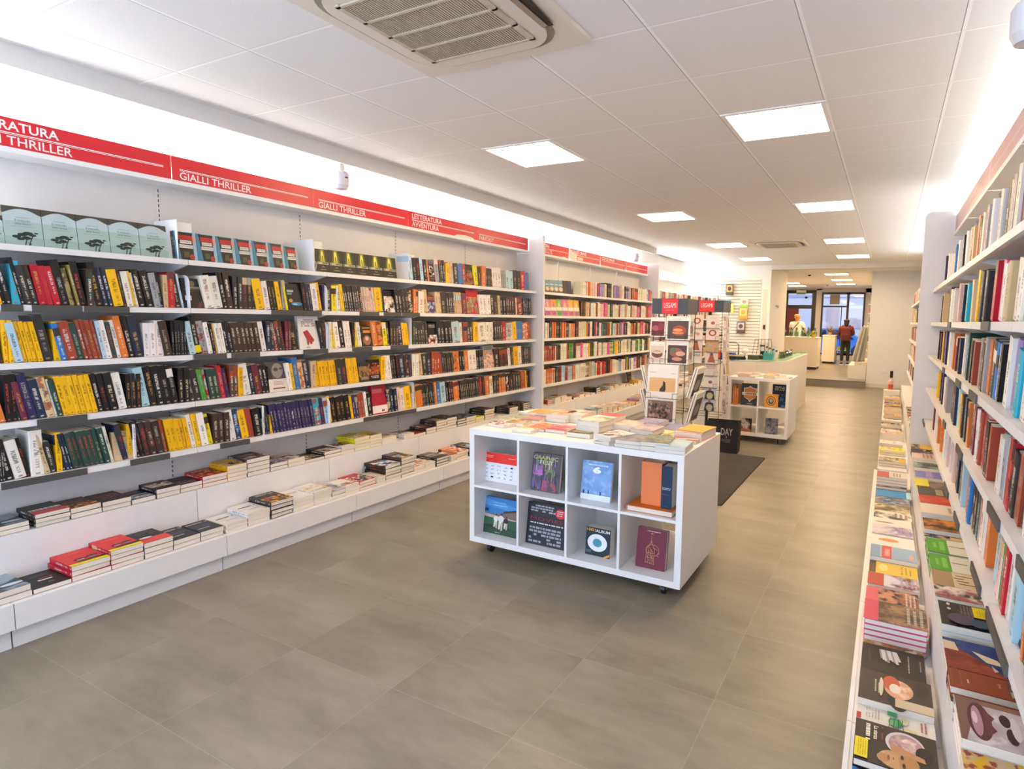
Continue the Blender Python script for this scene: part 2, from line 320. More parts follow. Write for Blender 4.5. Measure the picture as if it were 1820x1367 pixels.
def cassette(cx, cy, s, label, name='ceiling_air_conditioner', fine=True):
    t = thing(name, label, 'air conditioner', (cx, cy, ZC), 'ceiling cassette air conditioners')
    h = s / 2; fl = Matrix.Rotation(PI, 4, 'X')
    MB.build(quick('rbox', -h, h, -h, h, .001, .022, .02, M=fl), 'frame', AC1, t)
    prof = []
    r, q = .17 * s, .385 * s
    for sx, sy, a in ((1, 1, 0), (-1, 1, 90), (-1, -1, 180), (1, -1, 270)):
        for k in range(9): an = math.radians(a + 90 * k / 8); prof.append((sx * (q - r) + r * math.cos(an), sy * (q - r) + r * math.sin(an)))
    MB.build(quick('prism', [(x * 1.07, y * 1.07) for x, y in prof], -.026, -.021), 'air_outlet', flat('#8f8778', .5), t)
    MB.build(quick('prism', prof, -.038, -.026), 'panel', AC1, t)
    g = .29 * s; b = MB()
    b.box(-g, g, -g, g, -.040, -.038); gr = b.build('intake_grille', flat('#8d8474', .6), t)
    b = MB(); n = 44 if fine else 12
    for i in range(n): x = -g + 2 * g * (i + .5) / n; b.box(x - g / n * .42, x + g / n * .42, -g, g, -.044, -.0395)
    for i in range(5): y = -g + 2 * g * i / 4; b.box(-g - .012, g + .012, y - .006, y + .006, -.047, -.0395)
    for sx in (-1, 1): b.box(sx * g - .012, sx * g + .012, -g - .012, g + .012, -.047, -.0395)
    b.build('grille_slats', ACG, gr)
    b = MB(); b.prism([(.37 * s, -.24 * s), (.43 * s, -.24 * s), (.45 * s, 0), (.43 * s, .24 * s), (.37 * s, .24 * s)], -.034, -.030); b.build('open_flap', BLACK, t)
    b = MB(); b.box(.385 * s, .415 * s, -.22 * s, .22 * s, -.042, -.035); b.build('louvre', CHROME, t)
cassette(-1.73, 2.0, .95, 'large cream ceiling air conditioner with square intake grille, above the floor aisle')
cassette(-1.66, 10.0, .84, 'distant ceiling air conditioner set between the two rows of lights', fine=False)
cassette(-2.3, 21.6, .84, 'back room ceiling air conditioner close to the street window', fine=False)
# cove lighting hidden behind the sign rails
LED = emis('lit_led_strip', '#f4f8ff', 60.0); LED2 = emis('lit_led_strip_dim', '#f4f8ff', 14.0)
def led(x0, x1, y0, y1, z, label): tag(quick('box', x0, x1, y0, y1, z, z + .012).build('led_strip', LED if x0 < 0 else LED2), label, 'light strip', 'cove light strips')
led(-3.945, -3.92, .2, 6.0, 2.40, 'glowing light strip hidden behind the thriller category signs')
led(-3.945, -3.92, 6.2, 9.9, 2.40, 'glowing light strip hidden behind the young adult category signs')
led(-3.945, -3.92, 10.1, 13.7, 2.40, 'glowing light strip above the last wall shelves')
led(.46, .485, .2, 6.0, 2.40, 'glowing light strip behind the pale signs of the right shelves')
led(.46, .485, 6.2, 12.0, 2.40, 'glowing light strip behind the far right shelves')
# ------------------------------------------------------------------ sockets, small wall fittings
def pos_speaker(x, y, z, label, s=1.0):
    t = thing('wall_speaker', label, 'speaker', (x, y, z), 'white ceiling edge speakers')
    b = MB(); b.lathe([(.0, -.075 * s), (.045 * s, -.07 * s), (.06 * s, -.04 * s), (.062 * s, .04 * s), (.05 * s, .06 * s), (.0, .062 * s)], n=20); b.build('housing', flat('#d9dade', .4), t, smooth=True)
    b = MB(); b.box(-.03 * s, .02 * s, -.02 * s, .02 * s, .05 * s, .12 * s); b.build('bracket', WHITE, t)
    b = MB(); b.box(.058 * s, .066 * s, -.012 * s, .012 * s, .01 * s, .018 * s); b.build('lens', BLACK, t)
pos_speaker(-3.82, 3.27, 2.615, 'white barrel speaker hanging over the GIALLI THRILLER signs')
pos_speaker(-3.82, 9.2, 2.60, 'white barrel speaker hanging over the young adult shelves')
pos_speaker(.36, 2.55, 2.62, 'white barrel speaker over the right wall shelves')
t = thing('door_intercom', 'small dark intercom on the white pillar beside slatted wall', 'intercom', (-2.54, 13.85, 1.45))
quick('box', -.025, .025, -.02, 0, -.05, .05).build('housing', flat('#5a3b30', .5), t); quick('box', -.012, .012, -.024, -.02, -.02, .03).build('speaker_slot', BLACK, t)
t = thing('wall_socket', 'white double power socket low on the far right wall', 'socket', (-.05, 16.19, .42))
quick('rbox', -.06, .06, -.04, .04, 0, .012, .006, M=Matrix.Rotation(PI / 2, 4, 'X')).build('plate', WHITE, t); Art(.0125).ell(-.025, 0, .012, .012, '#c9c4ba').ell(.025, 0, .012, .012, '#c9c4ba').build('holes', t)
t = thing('door_closer', 'slim metal fitting on the passage wall beside the pillar', 'fitting', (-2.44, 14.6, 1.95))
quick('box', 0, .03, -.02, .3, -.02, .02).build('arm', CHROME, t); quick('box', 0, .02, .26, .34, -.05, .02).build('plate', CHROME, t)
# ------------------------------------------------------------------ camera and daylight
cam = bpy.data.cameras.new('camera'); co = bpy.data.objects.new('camera', cam); COL.objects.link(co)
cam.sensor_fit = 'HORIZONTAL'; cam.sensor_width = 36; cam.lens = F / W * 36; cam.shift_x = (W / 2 - CX) / W; cam.shift_y = (CY - H / 2) / W; cam.clip_start = .05
rt, dn, fw = Vector(RR[0]), Vector(RR[1]), Vector(RR[2])
co.matrix_world = Matrix(((rt.x, -dn.x, -fw.x, 0), (rt.y, -dn.y, -fw.y, 0), (rt.z, -dn.z, -fw.z, EYE), (0, 0, 0, 1))); scene.camera = co
wd = bpy.data.worlds.new('daylight'); scene.world = wd; wd.use_nodes = True; bg = wd.node_tree.nodes['Background']; bg.inputs[0].default_value = rgb('#d6e4ff'); bg.inputs[1].default_value = 1.9
def area(name, loc, rot, sx, sy, e, h):
    l = bpy.data.lights.new(name, 'AREA'); l.shape = 'RECTANGLE'; l.size, l.size_y, l.energy, l.color = sx, sy, e, rgb(h)[:3]
    o = bpy.data.objects.new(name, l); COL.objects.link(o); o.location = loc; o.rotation_euler = rot; return o
area('passage_fill', (-.6, 14.9, 2.72), (0, 0, 0), 1.2, 1.0, 9, '#ffe8cc'); area('back_room_fill', (-1.9, 19.5, 2.80), (0, 0, 0), 2.0, 4.0, 30, '#ffdcae')  # added fill lamps, brightening the passage end wall and the back room
scene.view_settings.view_transform = 'Standard'; scene.view_settings.look = 'None'; scene.view_settings.exposure = 1.17
# ------------------------------------------------------------------ wall shelving
ZS = [1.90, 1.61, 1.325, 1.035, .745]
class Wall:
    """left wall: shelves face +X; right wall: shelves face -X. d = distance out from the back panel"""
    def __init__(s, xb, sg): s.xb, s.sg = xb, sg
    def x(s, d): return s.xb + s.sg * d
    def box(s, mb, d0, d1, y0, y1, z0, z1, mi=0):
        a, c = s.x(d0), s.x(d1); mb.box(min(a, c), max(a, c), y0, y1, z0, z1, mi)
LW, RW = Wall(-4.07, 1), Wall(.61, -1)
def bay(wl, y0, y1, label, group, tray=.54, rd=.26, rails=(), shelves=ZS, bracket_end=True):
    t = thing('shelving_bay', label, 'shelving', (wl.x(0), y0, 0), group)
    def part(name, mb, mat, par=t):
        o = mb.build(name, mat, par)
        if par is t: o.matrix_parent_inverse = Matrix.Translation(-t.location)
        return o
    b = MB(); wl.box(b, -.02, 0, y0, y1, 0, 2.40); part('back_panel', b, PANEL)
    b = MB(); wl.box(b, -.018, .002, y0 - .012, y0 + .012, .2, 2.40)
    for k in range(70): wl.box(b, .002, .0025, y0 - .003, y0 + .003, .25 + k * .03, .268 + k * .03, 1)
    part('slotted_upright', b, [PANEL, DARKRAIL])
    for i, z in enumerate(shelves):
        b = MB(); wl.box(b, 0, .29, y0 + .002, y1 - .002, z - .006, z); wl.box(b, .272, .29, y0 + .002, y1 - .002, z - .03, z - .006); wl.box(b, 0, .27, y0 + .02, y1 - .02, z - .02, z - .006)
        sh = part('shelf', b, SHELF)
        for ri, ra, rb_ in rails:
            if ri == i and rb_ > y0 and ra < y1:
                b = MB(); wl.box(b, .2905, .297, max(ra, y0), min(rb_, y1), z - .034, z + .001); part('label_rail', b, DARKRAIL, sh)
        for yy in ((y0 + .004, y1 - .004)):
            b = MB(); pr = [(0, z - .006), (.27, z - .02), (.27, z - .032), (.06, z - .085), (0, z - .085)]
            P0 = [Vector((wl.x(d), yy - .0015, zz)) for d, zz in pr]; P1 = [Vector((wl.x(d), yy + .0015, zz)) for d, zz in pr]
            b.face(P0); b.face(P1[::-1])
            for k in range(5): b.face([P0[k], P0[(k + 1) % 5], P1[(k + 1) % 5], P1[k]])
            part('bracket', b, SHELF)
    b = MB(); wl.box(b, 0, tray, y0 + .002, y1 - .002, .195, .225); wl.box(b, tray - .004, tray + .012, y0 + .002, y1 - .002, .105, .228); part('base_shelf', b, SHELF)
    b = MB(); wl.box(b, tray - .05, tray - .04, y0 + .003, y1 - .003, 0, .105); part('kick_plate', b, SHELF)
    b = MB(); wl.box(b, 0, rd, y0 + .002, y1 - .002, .455, .47); wl.box(b, rd - .012, rd, y0 + .002, y1 - .002, .225, .455); part('upper_tray', b, SHELF)
    return t
def end_panel(wl, y0, depth, label, h=2.57):
    b = MB(); r = .05; pr = [(0, 0), (depth, 0), (depth, h - r)] + [(depth - r + r * math.cos(math.radians(a)), h - r + r * math.sin(math.radians(a))) for a in range(10, 90, 16)] + [(depth - r, h), (0, h)]
    P0 = [Vector((wl.x(d), y0, z)) for d, z in pr]; P1 = [Vector((wl.x(d), y0 + .04, z)) for d, z in pr]
    b.face(P0); b.face(P1[::-1]); n = len(pr)
    for k in range(n): b.face([P0[k], P0[(k + 1) % n], P1[(k + 1) % n], P1[k]])
    plain('shelf_end_panel', label, 'end panel', b, flat('#dfdedf', .4), 'tall end panels of the wall shelves')
RED = '#d2202c'; REDM = flat(RED, .3)
def sign(wl, y0, y1, lines, label, pale=False, col=None, d=.17, group='red category signs', rip=None):
    """acrylic sign rail: white channel with a red printed panel; lines = [(text, row, bold)]"""
    M = Matrix(((0, -wl.sg, 0, wl.x(d)), (wl.sg, 0, 0, y0 if wl.sg > 0 else y1), (0, 0, 1, 2.36), (0, 0, 0, 1)))
    L = y1 - y0
    t = thing('category_sign', label, 'sign', group=group, M=M)
    quick('box', 0, L, 0, .03, -.004, .022).build('rail', WHITE, t); quick('box', 0, L, .03, d, -.004, .008).build('canopy_board', WHITE, t)
    col = col or (RED if not pale else '#c8a3a4')
    quick('box', .001, L - .001, .008, .012, .022, .165).build('panel', emis('self_glow_acrylic', '#f6f8fb', .9) if col == 'lit' else flat(col, .35), t)  # emission put into the blank white panel stands in for light from behind
    quick('box', .0, L, .0125, .016, .022, .164).build('bounce_backing', WHITE, t)  # unseen white sheet, added so the red panel doesn't tint the bounced cove light
    a = Art(-.0075); wh = '#f6efec' if not pale else '#e2d3d2'; m = .045 * L
    for s, row, bold in lines:
        if row == 'top': a.text(s, m, .104, .045, wh, .018)
        else: a.text(s, m, .034, .044, wh, .008)
    a.rect(m, L - m, .090, .0945, wh)
    if len(lines) > 1 or True: a.rect(m, L - m, .084, .0865, wh)
    for q in rip or (): a.poly(q, '#e6dfcf')
    a.build('lettering', t); return t
JL = [.12, 1.11, 2.10, 3.09, 4.08, 5.08, 6.07]
BAYL = ['LETTERATURA THRILLER bay', 'first GIALLI THRILLER bay', 'second GIALLI THRILLER bay', 'AVVENTURA bay', 'FANTASY bay']
def yl(px, i): return solve_y(px, LW.x(.29), ZS[i])
rails = []
for i, segs in {1: [(0, 40), (56, 145), (149, 229), (482, 571), (639, 673), (682, 713), (715, 745)], 2: [(344, 402), (411, 461), (539, 582), (626, 661), (694, 725)], 3: [(65, 154)], 4: [(0, 154), (231, 301), (391, 443), (646, 739)]}.items():
    rails += [(i, yl(max(a, 1), i), yl(b_, i)) for a, b_ in segs]
bay(LW, JL[0], JL[1], 'white wall shelving bay before the LETTERATURA sign, mostly out of frame', 'thriller wall shelving bays', rails=rails)
for k in range(5): bay(LW, JL[k + 1], JL[k + 2], 'white wall shelving bay with five book shelves, the ' + BAYL[k], 'thriller wall shelving bays', rails=rails)
end_panel(LW, 6.07, .375, 'tall white rounded end panel after the FANTASY bay')
sign(LW, 1.11, 2.098, [('LETTERATURA', 'top', 1), ('GIALLI THRILLER', 'low', 0)], 'red sign reading LETTERATURA above GIALLI THRILLER, cut by the frame')
sign(LW, 2.10, 3.088, [('GIALLI THRILLER', 'low', 0)], 'red GIALLI THRILLER sign next to the LETTERATURA THRILLER one')
sign(LW, 3.09, 4.078, [('GIALLI THRILLER', 'low', 0)], 'red GIALLI THRILLER sign next to the AVVENTURA one')
sign(LW, 4.08, 5.068, [('LETTERATURA', 'top', 1), ('AVVENTURA', 'low', 0)], 'red sign reading LETTERATURA AVVENTURA with torn lower edge', rip=[[(.62, .022), (.95, .022), (.92, .04), (.8, .05), (.68, .042)]])
sign(LW, 5.07, 6.06, [('FANTASY', 'low', 0)], 'red sign reading FANTASY beside the end panel')
Y2 = [6.12 + .97 * k for k in range(5)]
for k in range(4): bay(LW, Y2[k], Y2[k + 1], 'white wall shelving bay past the FANTASY end panel, ' + ['YOUNG ADULTS bay', 'first SCIENZE UMANE bay', 'second SCIENZE UMANE bay', 'bay under the plain red sign'][k], 'young adult shelving bays', tray=.60, rd=.3)
end_panel(LW, 10.0, .375, 'tall white end panel after the SCIENZE UMANE signs')
sign(LW, Y2[0], Y2[1] - .01, [('LETTERATURA', 'top', 1), ('YOUNG ADULTS', 'low', 0)], 'red sign reading LETTERATURA YOUNG ADULTS', rip=[[(.72, .022), (.9, .022), (.84, .035)]])
sign(LW, Y2[1], Y2[2] - .01, [('SCIENZE UMANE', 'top', 1)], 'red SCIENZE UMANE sign with a white torn patch', rip=[[(.0, .022), (.22, .022), (.22, .1), (.08, .13), (.0, .165)], [(.24, .03), (.4, .03), (.4, .07), (.24, .07)]])
sign(LW, Y2[2], Y2[3] - .01, [('SCIENZE UMANE', 'top', 1)], 'red SCIENZE UMANE sign without torn patch')
sign(LW, Y2[3], Y2[4] - .01, [], 'plain red sign with white stripe before the second end panel')
Y3 = [10.06 + .95 * k for k in range(5)]
for k in range(4): bay(LW, Y3[k], Y3[k + 1], 'distant white wall shelving bay by the slatted wall, ' + ['first', 'second', 'third', 'last'][k] + ' before it', 'far wall shelving bays', tray=.5, rd=.26)
sign(LW, Y3[0], Y3[3], [], 'blank white sign rail above the last wall shelves', col='lit', d=.12, pale=True)
# right wall
JR = [.15 + .99 * k for k in range(7)]; JR[6] = 6.08
def yr(px, i): return solve_y(px, RW.x(.29), ZS[i])
rr = []
for i, segs in {1: [(1686, 1691), (1747, 1761)], 2: [(1677, 1680), (1701, 1709), (1725, 1738)], 3: [(1678, 1682), (1702, 1712), (1759, 1779)], 4: [(1680, 1687), (1698, 1706), (1729, 1745), (1640, 1644)]}.items():
    for a, b_ in segs: y = sorted((yr(a, i), yr(b_, i))); rr.append((i, y[0], y[1]))
for i, y0, y1 in ((3, 1.52, 1.75), (4, 1.75, 2.1)): rr.append((i, y0, y1))
ORD = ['first', 'second', 'third', 'fourth', 'fifth', 'sixth', 'seventh', 'eighth', 'ninth', 'tenth', 'eleventh', 'twelfth', 'thirteenth', 'fourteenth', 'fifteenth', 'sixteenth', 'seventeenth', 'eighteenth', 'nineteenth', 'twentieth'] + ['twenty-' + q for q in 'first second third fourth fifth sixth seventh eighth ninth'.split()] + ['thirtieth'] + ['thirty-' + q for q in 'first second third fourth fifth sixth seventh eighth ninth'.split()] + ['fortieth']
for k in range(6): bay(RW, JR[k], JR[k + 1], f'white shelving bay of the right wall, {ORD[5 - k]} from its end panel', 'right wall shelving bays', tray=.645, rd=.375, rails=rr)
end_panel(RW, 6.08, .39, 'tall white end panel closing the right wall shelves')
for k in range(6): sign(RW, JR[k], JR[k + 1] - .01, [], f'pale pink sign on right wall, {ORD[5 - k]} from end panel', pale=True, group='pale signs of the right wall')
JR2 = [6.13 + 1.0 * k for k in range(7)]
for k in range(6): bay(RW, JR2[k], JR2[k + 1], f'far white shelving bay beyond the right end panel, {ORD[k]} from it', 'far right shelving bays', tray=.62, rd=.36)
for yy, nm in ((JR[3], 'third'), (JR[4], 'second'), (JR[5], 'last')):
    t = thing('glass_clip', f'small chrome lamp clip under the right signs, {nm} before end panel', 'clip', (RW.x(.1), yy, 2.33), 'chrome clips under the right signs')
    quick('cyl', (0, -.02, 0), (0, .02, 0), .012, 10).build('barrel', CHROME, t); quick('box', -.004, .004, -.004, .004, -.05, 0).build('stem', CHROME, t)
# white bookend plates standing between groups on the left wall
def divider(wl, y, i, h=.24, dd=.27, lab=''):
    plain('shelf_divider', lab, 'shelf divider', (lambda b: (wl.box(b, .0, dd, y - .002, y + .002, ZS[i], ZS[i] + h), b)[1])(MB()), WHITE, 'white shelf dividers')
def bookend(wl, y, i, lab):
    b = MB(); z = ZS[i]; pr = [(.02, z), (.285, z), (.285, z + .15)] + [(.285 - .05 + .05 * math.cos(math.radians(a)), z + .15 + .05 * math.sin(math.radians(a))) for a in (20, 40, 60, 80)] + [(.02, z + .2)]
    P0 = [Vector((wl.x(d), y - .002, zz)) for d, zz in pr]; P1 = [Vector((wl.x(d), y + .002, zz)) for d, zz in pr]; n = len(pr); b.face(P0); b.face(P1[::-1])
    for k in range(n): b.face([P0[k], P0[(k + 1) % n], P1[(k + 1) % n], P1[k]])
    plain('bookend', lab, 'bookend', b, WHITE, 'white bookend plates')
# ------------------------------------------------------------------ books
PAL = dict(K='#141317', k='#302f2e', B='#3a2a24', N='#1d2b42', P='#2a2453', R='#b5142a', r='#98402b', W='#e9e6df', w='#e4dfd5', Y='#e8b408', y='#dfd31c', G='#3f8a2a', g='#24453c', O='#cf7230',
           b='#2c72b4', c='#2fa3b8', s='#a8c8d6', S='#9b9b9b', T='#cbb083', M='#6d2638', m='#dcbcb3', L='#9079b4', p='#d8568e', o='#8d7c3c', e='#d9d3c4', F='#c8d9a0')
CN = dict(K='black', k='charcoal', B='dark brown', N='navy blue', P='dark purple', R='red', r='rust red', W='white', w='white', Y='yellow', y='lemon yellow', G='green', g='dark green', O='orange', b='blue', c='turquoise', s='pale blue', S='grey', T='tan', M='maroon', m='pale pink', L='lilac', p='pink', o='olive', e='cream', F='pale green')
DARK = set('KkBNPRrGgbMoOcpL')
INKD = ['#dfdcd4', '#d6d0c4', '#cfc4a8', '#b9954a', '#b23a34', '#d8d0c0', '#9a958c']
INKL = ['#2a2523', '#2a2523', '#8d2a22', '#3a3a55', '#5c4a30']
BOOKS = []
def style_of(c):
    base = jit(rgb(PAL[c]), .10)
    ink = rgb(RND.choice(INKD if c in DARK else INKL)); sec = rgb(PAL[RND.choice('KkBNkBSTMwgBr' if c in DARK else 'wTrsSTemk')])
    if c == 'Y': ink = rgb('#6b5313')
    if c == 'w' or c == 'W': ink = rgb(RND.choice(['#6d655c', '#97423a', '#46434a', '#5a6a86']))
    v0 = RND.uniform(.36, .52); v1 = v0 + RND.uniform(.2, .4); st = (RND.random() * (1 if c not in 'YWw' else .5)) if RND.random() < .6 or c in 'YWw' else .1
    return base, ink, sec, (v0, v1, RND.random(), st)
def front_of(c):
    a, ink, sec, _ = style_of(c)
    c2 = rgb(PAL[RND.choice('KBTSNwrso')]) if c in DARK else rgb(PAL[RND.choice('wTSsrKONm')]); c3 = rgb(PAL[RND.choice('wTRrOYbSm')])
    p0 = RND.choice([0, 0, .05, .1, .3]); p1 = p0 + RND.uniform(.4, .75)
    return a, c2, c3, (RND.random(), p0, p1, RND.choice([.74, .78, .1, .55])), ink
def add_book(M, w, h, t, c, place, kind, hard=None, st=None, fr=None, art=None, group=None, look=None, sticker=None, vis=1.0, force=None):
    hard = (RND.random() < .35) if hard is None else hard
    BOOKS.append(dict(M=M, w=w, h=h, t=t, c=c, place=place, kind=kind, hard=hard, st=st or style_of(c), fr=fr, art=art, group=group, look=look, sticker=sticker, vis=vis, force=force))
    return BOOKS[-1]
def book_faces(bk, cov, pag, M=None):
    """cover board wrapped round the page block; spine at x=0, front cover at y=0 facing -y, page ends at z=0 and z=h"""
    w, h, t = bk['w'], bk['h'], bk['t']; c1, ink, c3, par = bk['st']; bd = .0022 if bk['hard'] else .0009; ov = .003 if bk['hard'] else .0
    at = (c1, ink, c3, par, ink); fr = bk['fr'] or ((c1, c1, c1, (0, 2, 3, 3), ink)); fa = (fr[0], fr[1], fr[2], fr[3], fr[4]); M = M or Matrix()
    V = lambda x, y, z: M @ Vector((x, y, z))
    r = min(t * .32, .006) if bk['hard'] else min(t * .12, .002)
    sp = [(r, 0), (r * .25, r * .45), (0, t * .5), (r * .25, t - r * .45), (r, t)] if bk['hard'] else [(0, 0), (0, t)]
    if not bk['hard']: r = 0
    n = len(sp) - 1
    for i in range(n):
        (x0, y0), (x1, y1) = sp[i], sp[i + 1]
        cov.face([V(x1, y1, 0), V(x0, y0, 0), V(x0, y0, h), V(x1, y1, h)], 0, [(1 - y1 / t, 0), (1 - y0 / t, 0), (1 - y0 / t, 1), (1 - y1 / t, 1)], at)
    cov.face([V(r, 0, 0), V(w, 0, 0), V(w, 0, h), V(r, 0, h)], 1, [(0, 0), (1, 0), (1, 1), (0, 1)], fa)
    cov.face([V(w, t, 0), V(r, t, 0), V(r, t, h), V(w, t, h)], 2, None, at)
    for y0, y1 in ((0, bd), (t - bd, t)):
        cov.face([V(w, y0, 0), V(w, y1, 0), V(w, y1, h), V(w, y0, h)], 2, None, at)
        for z, q in ((0, 1), (h, 0)):
            f = [V(r, y0, z), V(w, y0, z), V(w, y1, z), V(r, y1, z)]; cov.face(f[::-1] if q else f, 2, None, at)
    cov.face([V(w, bd, 0), V(r + bd, bd, 0), V(r + bd, bd, h), V(w, bd, h)], 2, None, at); cov.face([V(r + bd, t - bd, 0), V(w, t - bd, 0), V(w, t - bd, h), V(r + bd, t - bd, h)], 2, None, at)
    for z, q in ((0, 1), (h, 0)):
        f = [V(r, 0, z), V(r + bd, bd, z), V(r + bd, t - bd, z), V(r, t, z)] + [V(x, y, z) for x, y in sp[1:-1]][::-1]; cov.face(f if q else f[::-1], 2, None, at)
    pg = jit(rgb('#eee6d6'), .04); pa = (pg, pg, pg, (0, 0, 0, 0), pg); x0, x1, y0, y1 = r + bd, w - ov, bd, t - bd
    P = [V(x, y, z) for z in (ov, h - ov) for x, y in ((x0, y0), (x1, y0), (x1, y1), (x0, y1))]; u4 = [(0, 0), (0, 0), (0, 1), (0, 1)]
    mi = 3
    pag.face([P[1], P[2], P[6], P[5]], mi, [(0, 0), (0, 1), (1, 1), (1, 0)], pa); pag.face([P[4], P[5], P[6], P[7]], mi, [(0, 0), (1, 0), (1, 1), (0, 1)], pa); pag.face([P[3], P[2], P[1], P[0]], mi, [(0, 1), (1, 1), (1, 0), (0, 0)], pa)
    return pag
# ---- placing matrices
MS_L = Matrix(((-1, 0, 0, 0), (0, -1, 0, 0), (0, 0, 1, 0), (0, 0, 0, 1)))     # left wall, spine out
MS_R = Matrix()
MF_L = Matrix(((0, -1, 0, 0), (1, 0, 0, 0), (0, 0, 1, 0), (0, 0, 0, 1)))      # left wall, cover out
MF_R = Matrix(((0, 1, 0, 0), (-1, 0, 0, 0), (0, 0, 1, 0), (0, 0, 0, 1)))
ML_L = Matrix(((0, 0, -1, 0), (1, 0, 0, 0), (0, -1, 0, 0), (0, 0, 0, 1)))     # left trays, lying face up
ML_R = Matrix(((0, 0, 1, 0), (-1, 0, 0, 0), (0, -1, 0, 0), (0, 0, 0, 1)))
T = Matrix.Translation
ROWN = ['top', 'second', 'third', 'fourth', 'bottom']
TOK = re.compile(r'([A-Za-z|_])(\d+\.?\d*)(?:x(\d+))?([fFtlh]*)')
def bayname(y):
    for k in range(5):
        if y < JL[k + 2] - .02: return k, BAYL[k]
    return 9, 'YOUNG ADULTS bays'
def shelf_row(side, i, px0, toks, default_place=None, xs=None, Yrange=None, zoff=0.0):
    """fill shelf i from image column px0: colour code + column where the run ends [+ x count] [+ f cover out, t tall, l low]"""
    wl = LW if side == 'L' else RW; xs = xs if xs is not None else (wl.x(.262) if side == 'L' else wl.x(.27)); z = ZS[i]
    yy = lambda p: solve_y(p, xs, z)
    p = px0
    for m in TOK.finditer(toks):
        c, p1, n, fl = m.group(1), float(m.group(2)), int(m.group(3) or 1), m.group(4)
        ya, yb = sorted((yy(max(p, px0)), yy(p1))); p = p1
        if c == '_': continue
        if c == '|':
            divider(wl, (ya + yb) / 2, i, lab=f'white divider plate on the {ROWN[i]} {"thriller" if side == "L" else "right wall"} shelf, ' + bayname(ya)[1]); continue
        if 'f' in fl:
            w = max(.11, (yb - ya) * .97); h = min(.245, w * 1.48)
            M0 = MF_L if side == 'L' else MF_R; y0 = ya if side == 'L' else yb
            x = xs - .004 * wl.sg
            M = T((x, y0, z + .0015)) @ Matrix.Rotation(math.radians(-6 * wl.sg), 4, 'Y') @ M0
            add_book(M, w, h, .03, c, (side, i, y0), 'face', fr=front_of(c)); continue
        dy = (yb - ya) / n; lean = math.radians(max(0, min(10, 9.5 - .9 * (ya - 1.5))) + RND.uniform(-1, 1)) if RND.random() < .85 else 0
        hb = (.232 if 't' in fl else .168 if 'l' in fl else RND.uniform(.192, .212)); st0 = style_of(c)
        for k in range(n):
            t = max(.004, dy - .0006); st = st0 if n > 1 and RND.random() < .75 else style_of(c)
            if n > 1: st = (st[0], st[1], st[2], (st[3][0], st[3][1], RND.random(), st[3][3]))
            h = hb + RND.uniform(-.003, .003); h = min(h, .25); w = h * RND.uniform(.62, .66); y0 = ya + k * dy + .0003
            x = xs + RND.uniform(-.006, .004) * wl.sg
            M = T((x, y0, z + .0008)) @ Matrix.Rotation(lean, 4, 'X') @ (T((0, t, 0)) @ MS_L if side == 'L' else MS_R)
            stick = 'yellow' if (c in 'KkBw' and RND.random() < .035) else None
            add_book(M, w, h, t, c, (side, i, y0), 'spine', st=st, sticker=stick)
L2 = "Y4K11K22c38K46tk71x2R85R97R110K125to134_138o143K156tB168s171K185tN204x2Y221B227w238Y243w248K275x2S286K292T300R312B324s327k365fw397x2K406tB416tk456x5Y471w482K495x2Y502S509y512N541fK548N557x2w567Y574P581k590y599w607Y613k647x8m668x6Y680g684K704fK717x2k728x2B735O744x2w753T761M776fT785x2k795k809x4T823x4M831R853fw873x3B886x2T890K900x2B917x5m920r930N944x4"
L3 = "B6Y27x2s42Y78x4k97tY109b121r139g151r183x4s190w200g209w218O229tK241tN257tw278x2w293B307K338x6s349K360tS372w380K385Y389w403x2K416x2B466x6w474N490x2r496B508x2M519x2K532_534W571fK577B585w590y597w606K614w626x2K631y638w644B664fO682x2y689B694k709x3P717Y728x2|733g739k762x5K779fK805x4s818w823r831B842x2Y851e864w876x2k894x5R900S909w912Y919b930x3O938r944"
L4 = "O11K33x2tg39M51P69tN85xK85T99w103g114Y176x6K198x2K212w227K252x3s268tK319x4tK338x2k360x2G369R375g394x2R403P410r425x2Y434w447N455M466K480x2B514fw520Y526b536tT544N554T563Y570Y601x5k619x2Y639x4k658fK678fY685w697x2K711x3N721B727N733w744x2T752k760N767r787x4N792k807x4O818x2K827x2O834w848x2k861x3S880fB904x3w908k913Y922w928k944x4"
L5 = "K10x2K27w49K56w80tT91k102lY112N131x3g197x7e204T219fN229Y238w244K258x2B281x2B293r300_303Y342x5w351Y360w371y380B409x3w420b431Y443r454K467w471N481x2Y486P561x13c572P579s586Y592K625x4Y629P639x2r651x2W655K664R691fN708x3m713w721Y732|736T741O752k774x9O778b785s794K807x3O816k853x12R856k863x2O871e877k887x2O900x3K913x3k926x3r934Y937K943x2"
L1 = "_730s735K749x2s754K761O764k775fS782k793x3Y799T807x2k815b823r828B844fy851B856O863k876x3w891x3S900x2s913x2K926x2R934b941"
L4 = L4.replace('N85xK85', 'N85')
shelf_row('L', 0, 716, L1); shelf_row('L', 1, 0, L2); shelf_row('L', 2, 0, L3); shelf_row('L', 3, 0, L4); shelf_row('L', 4, 0, L5)
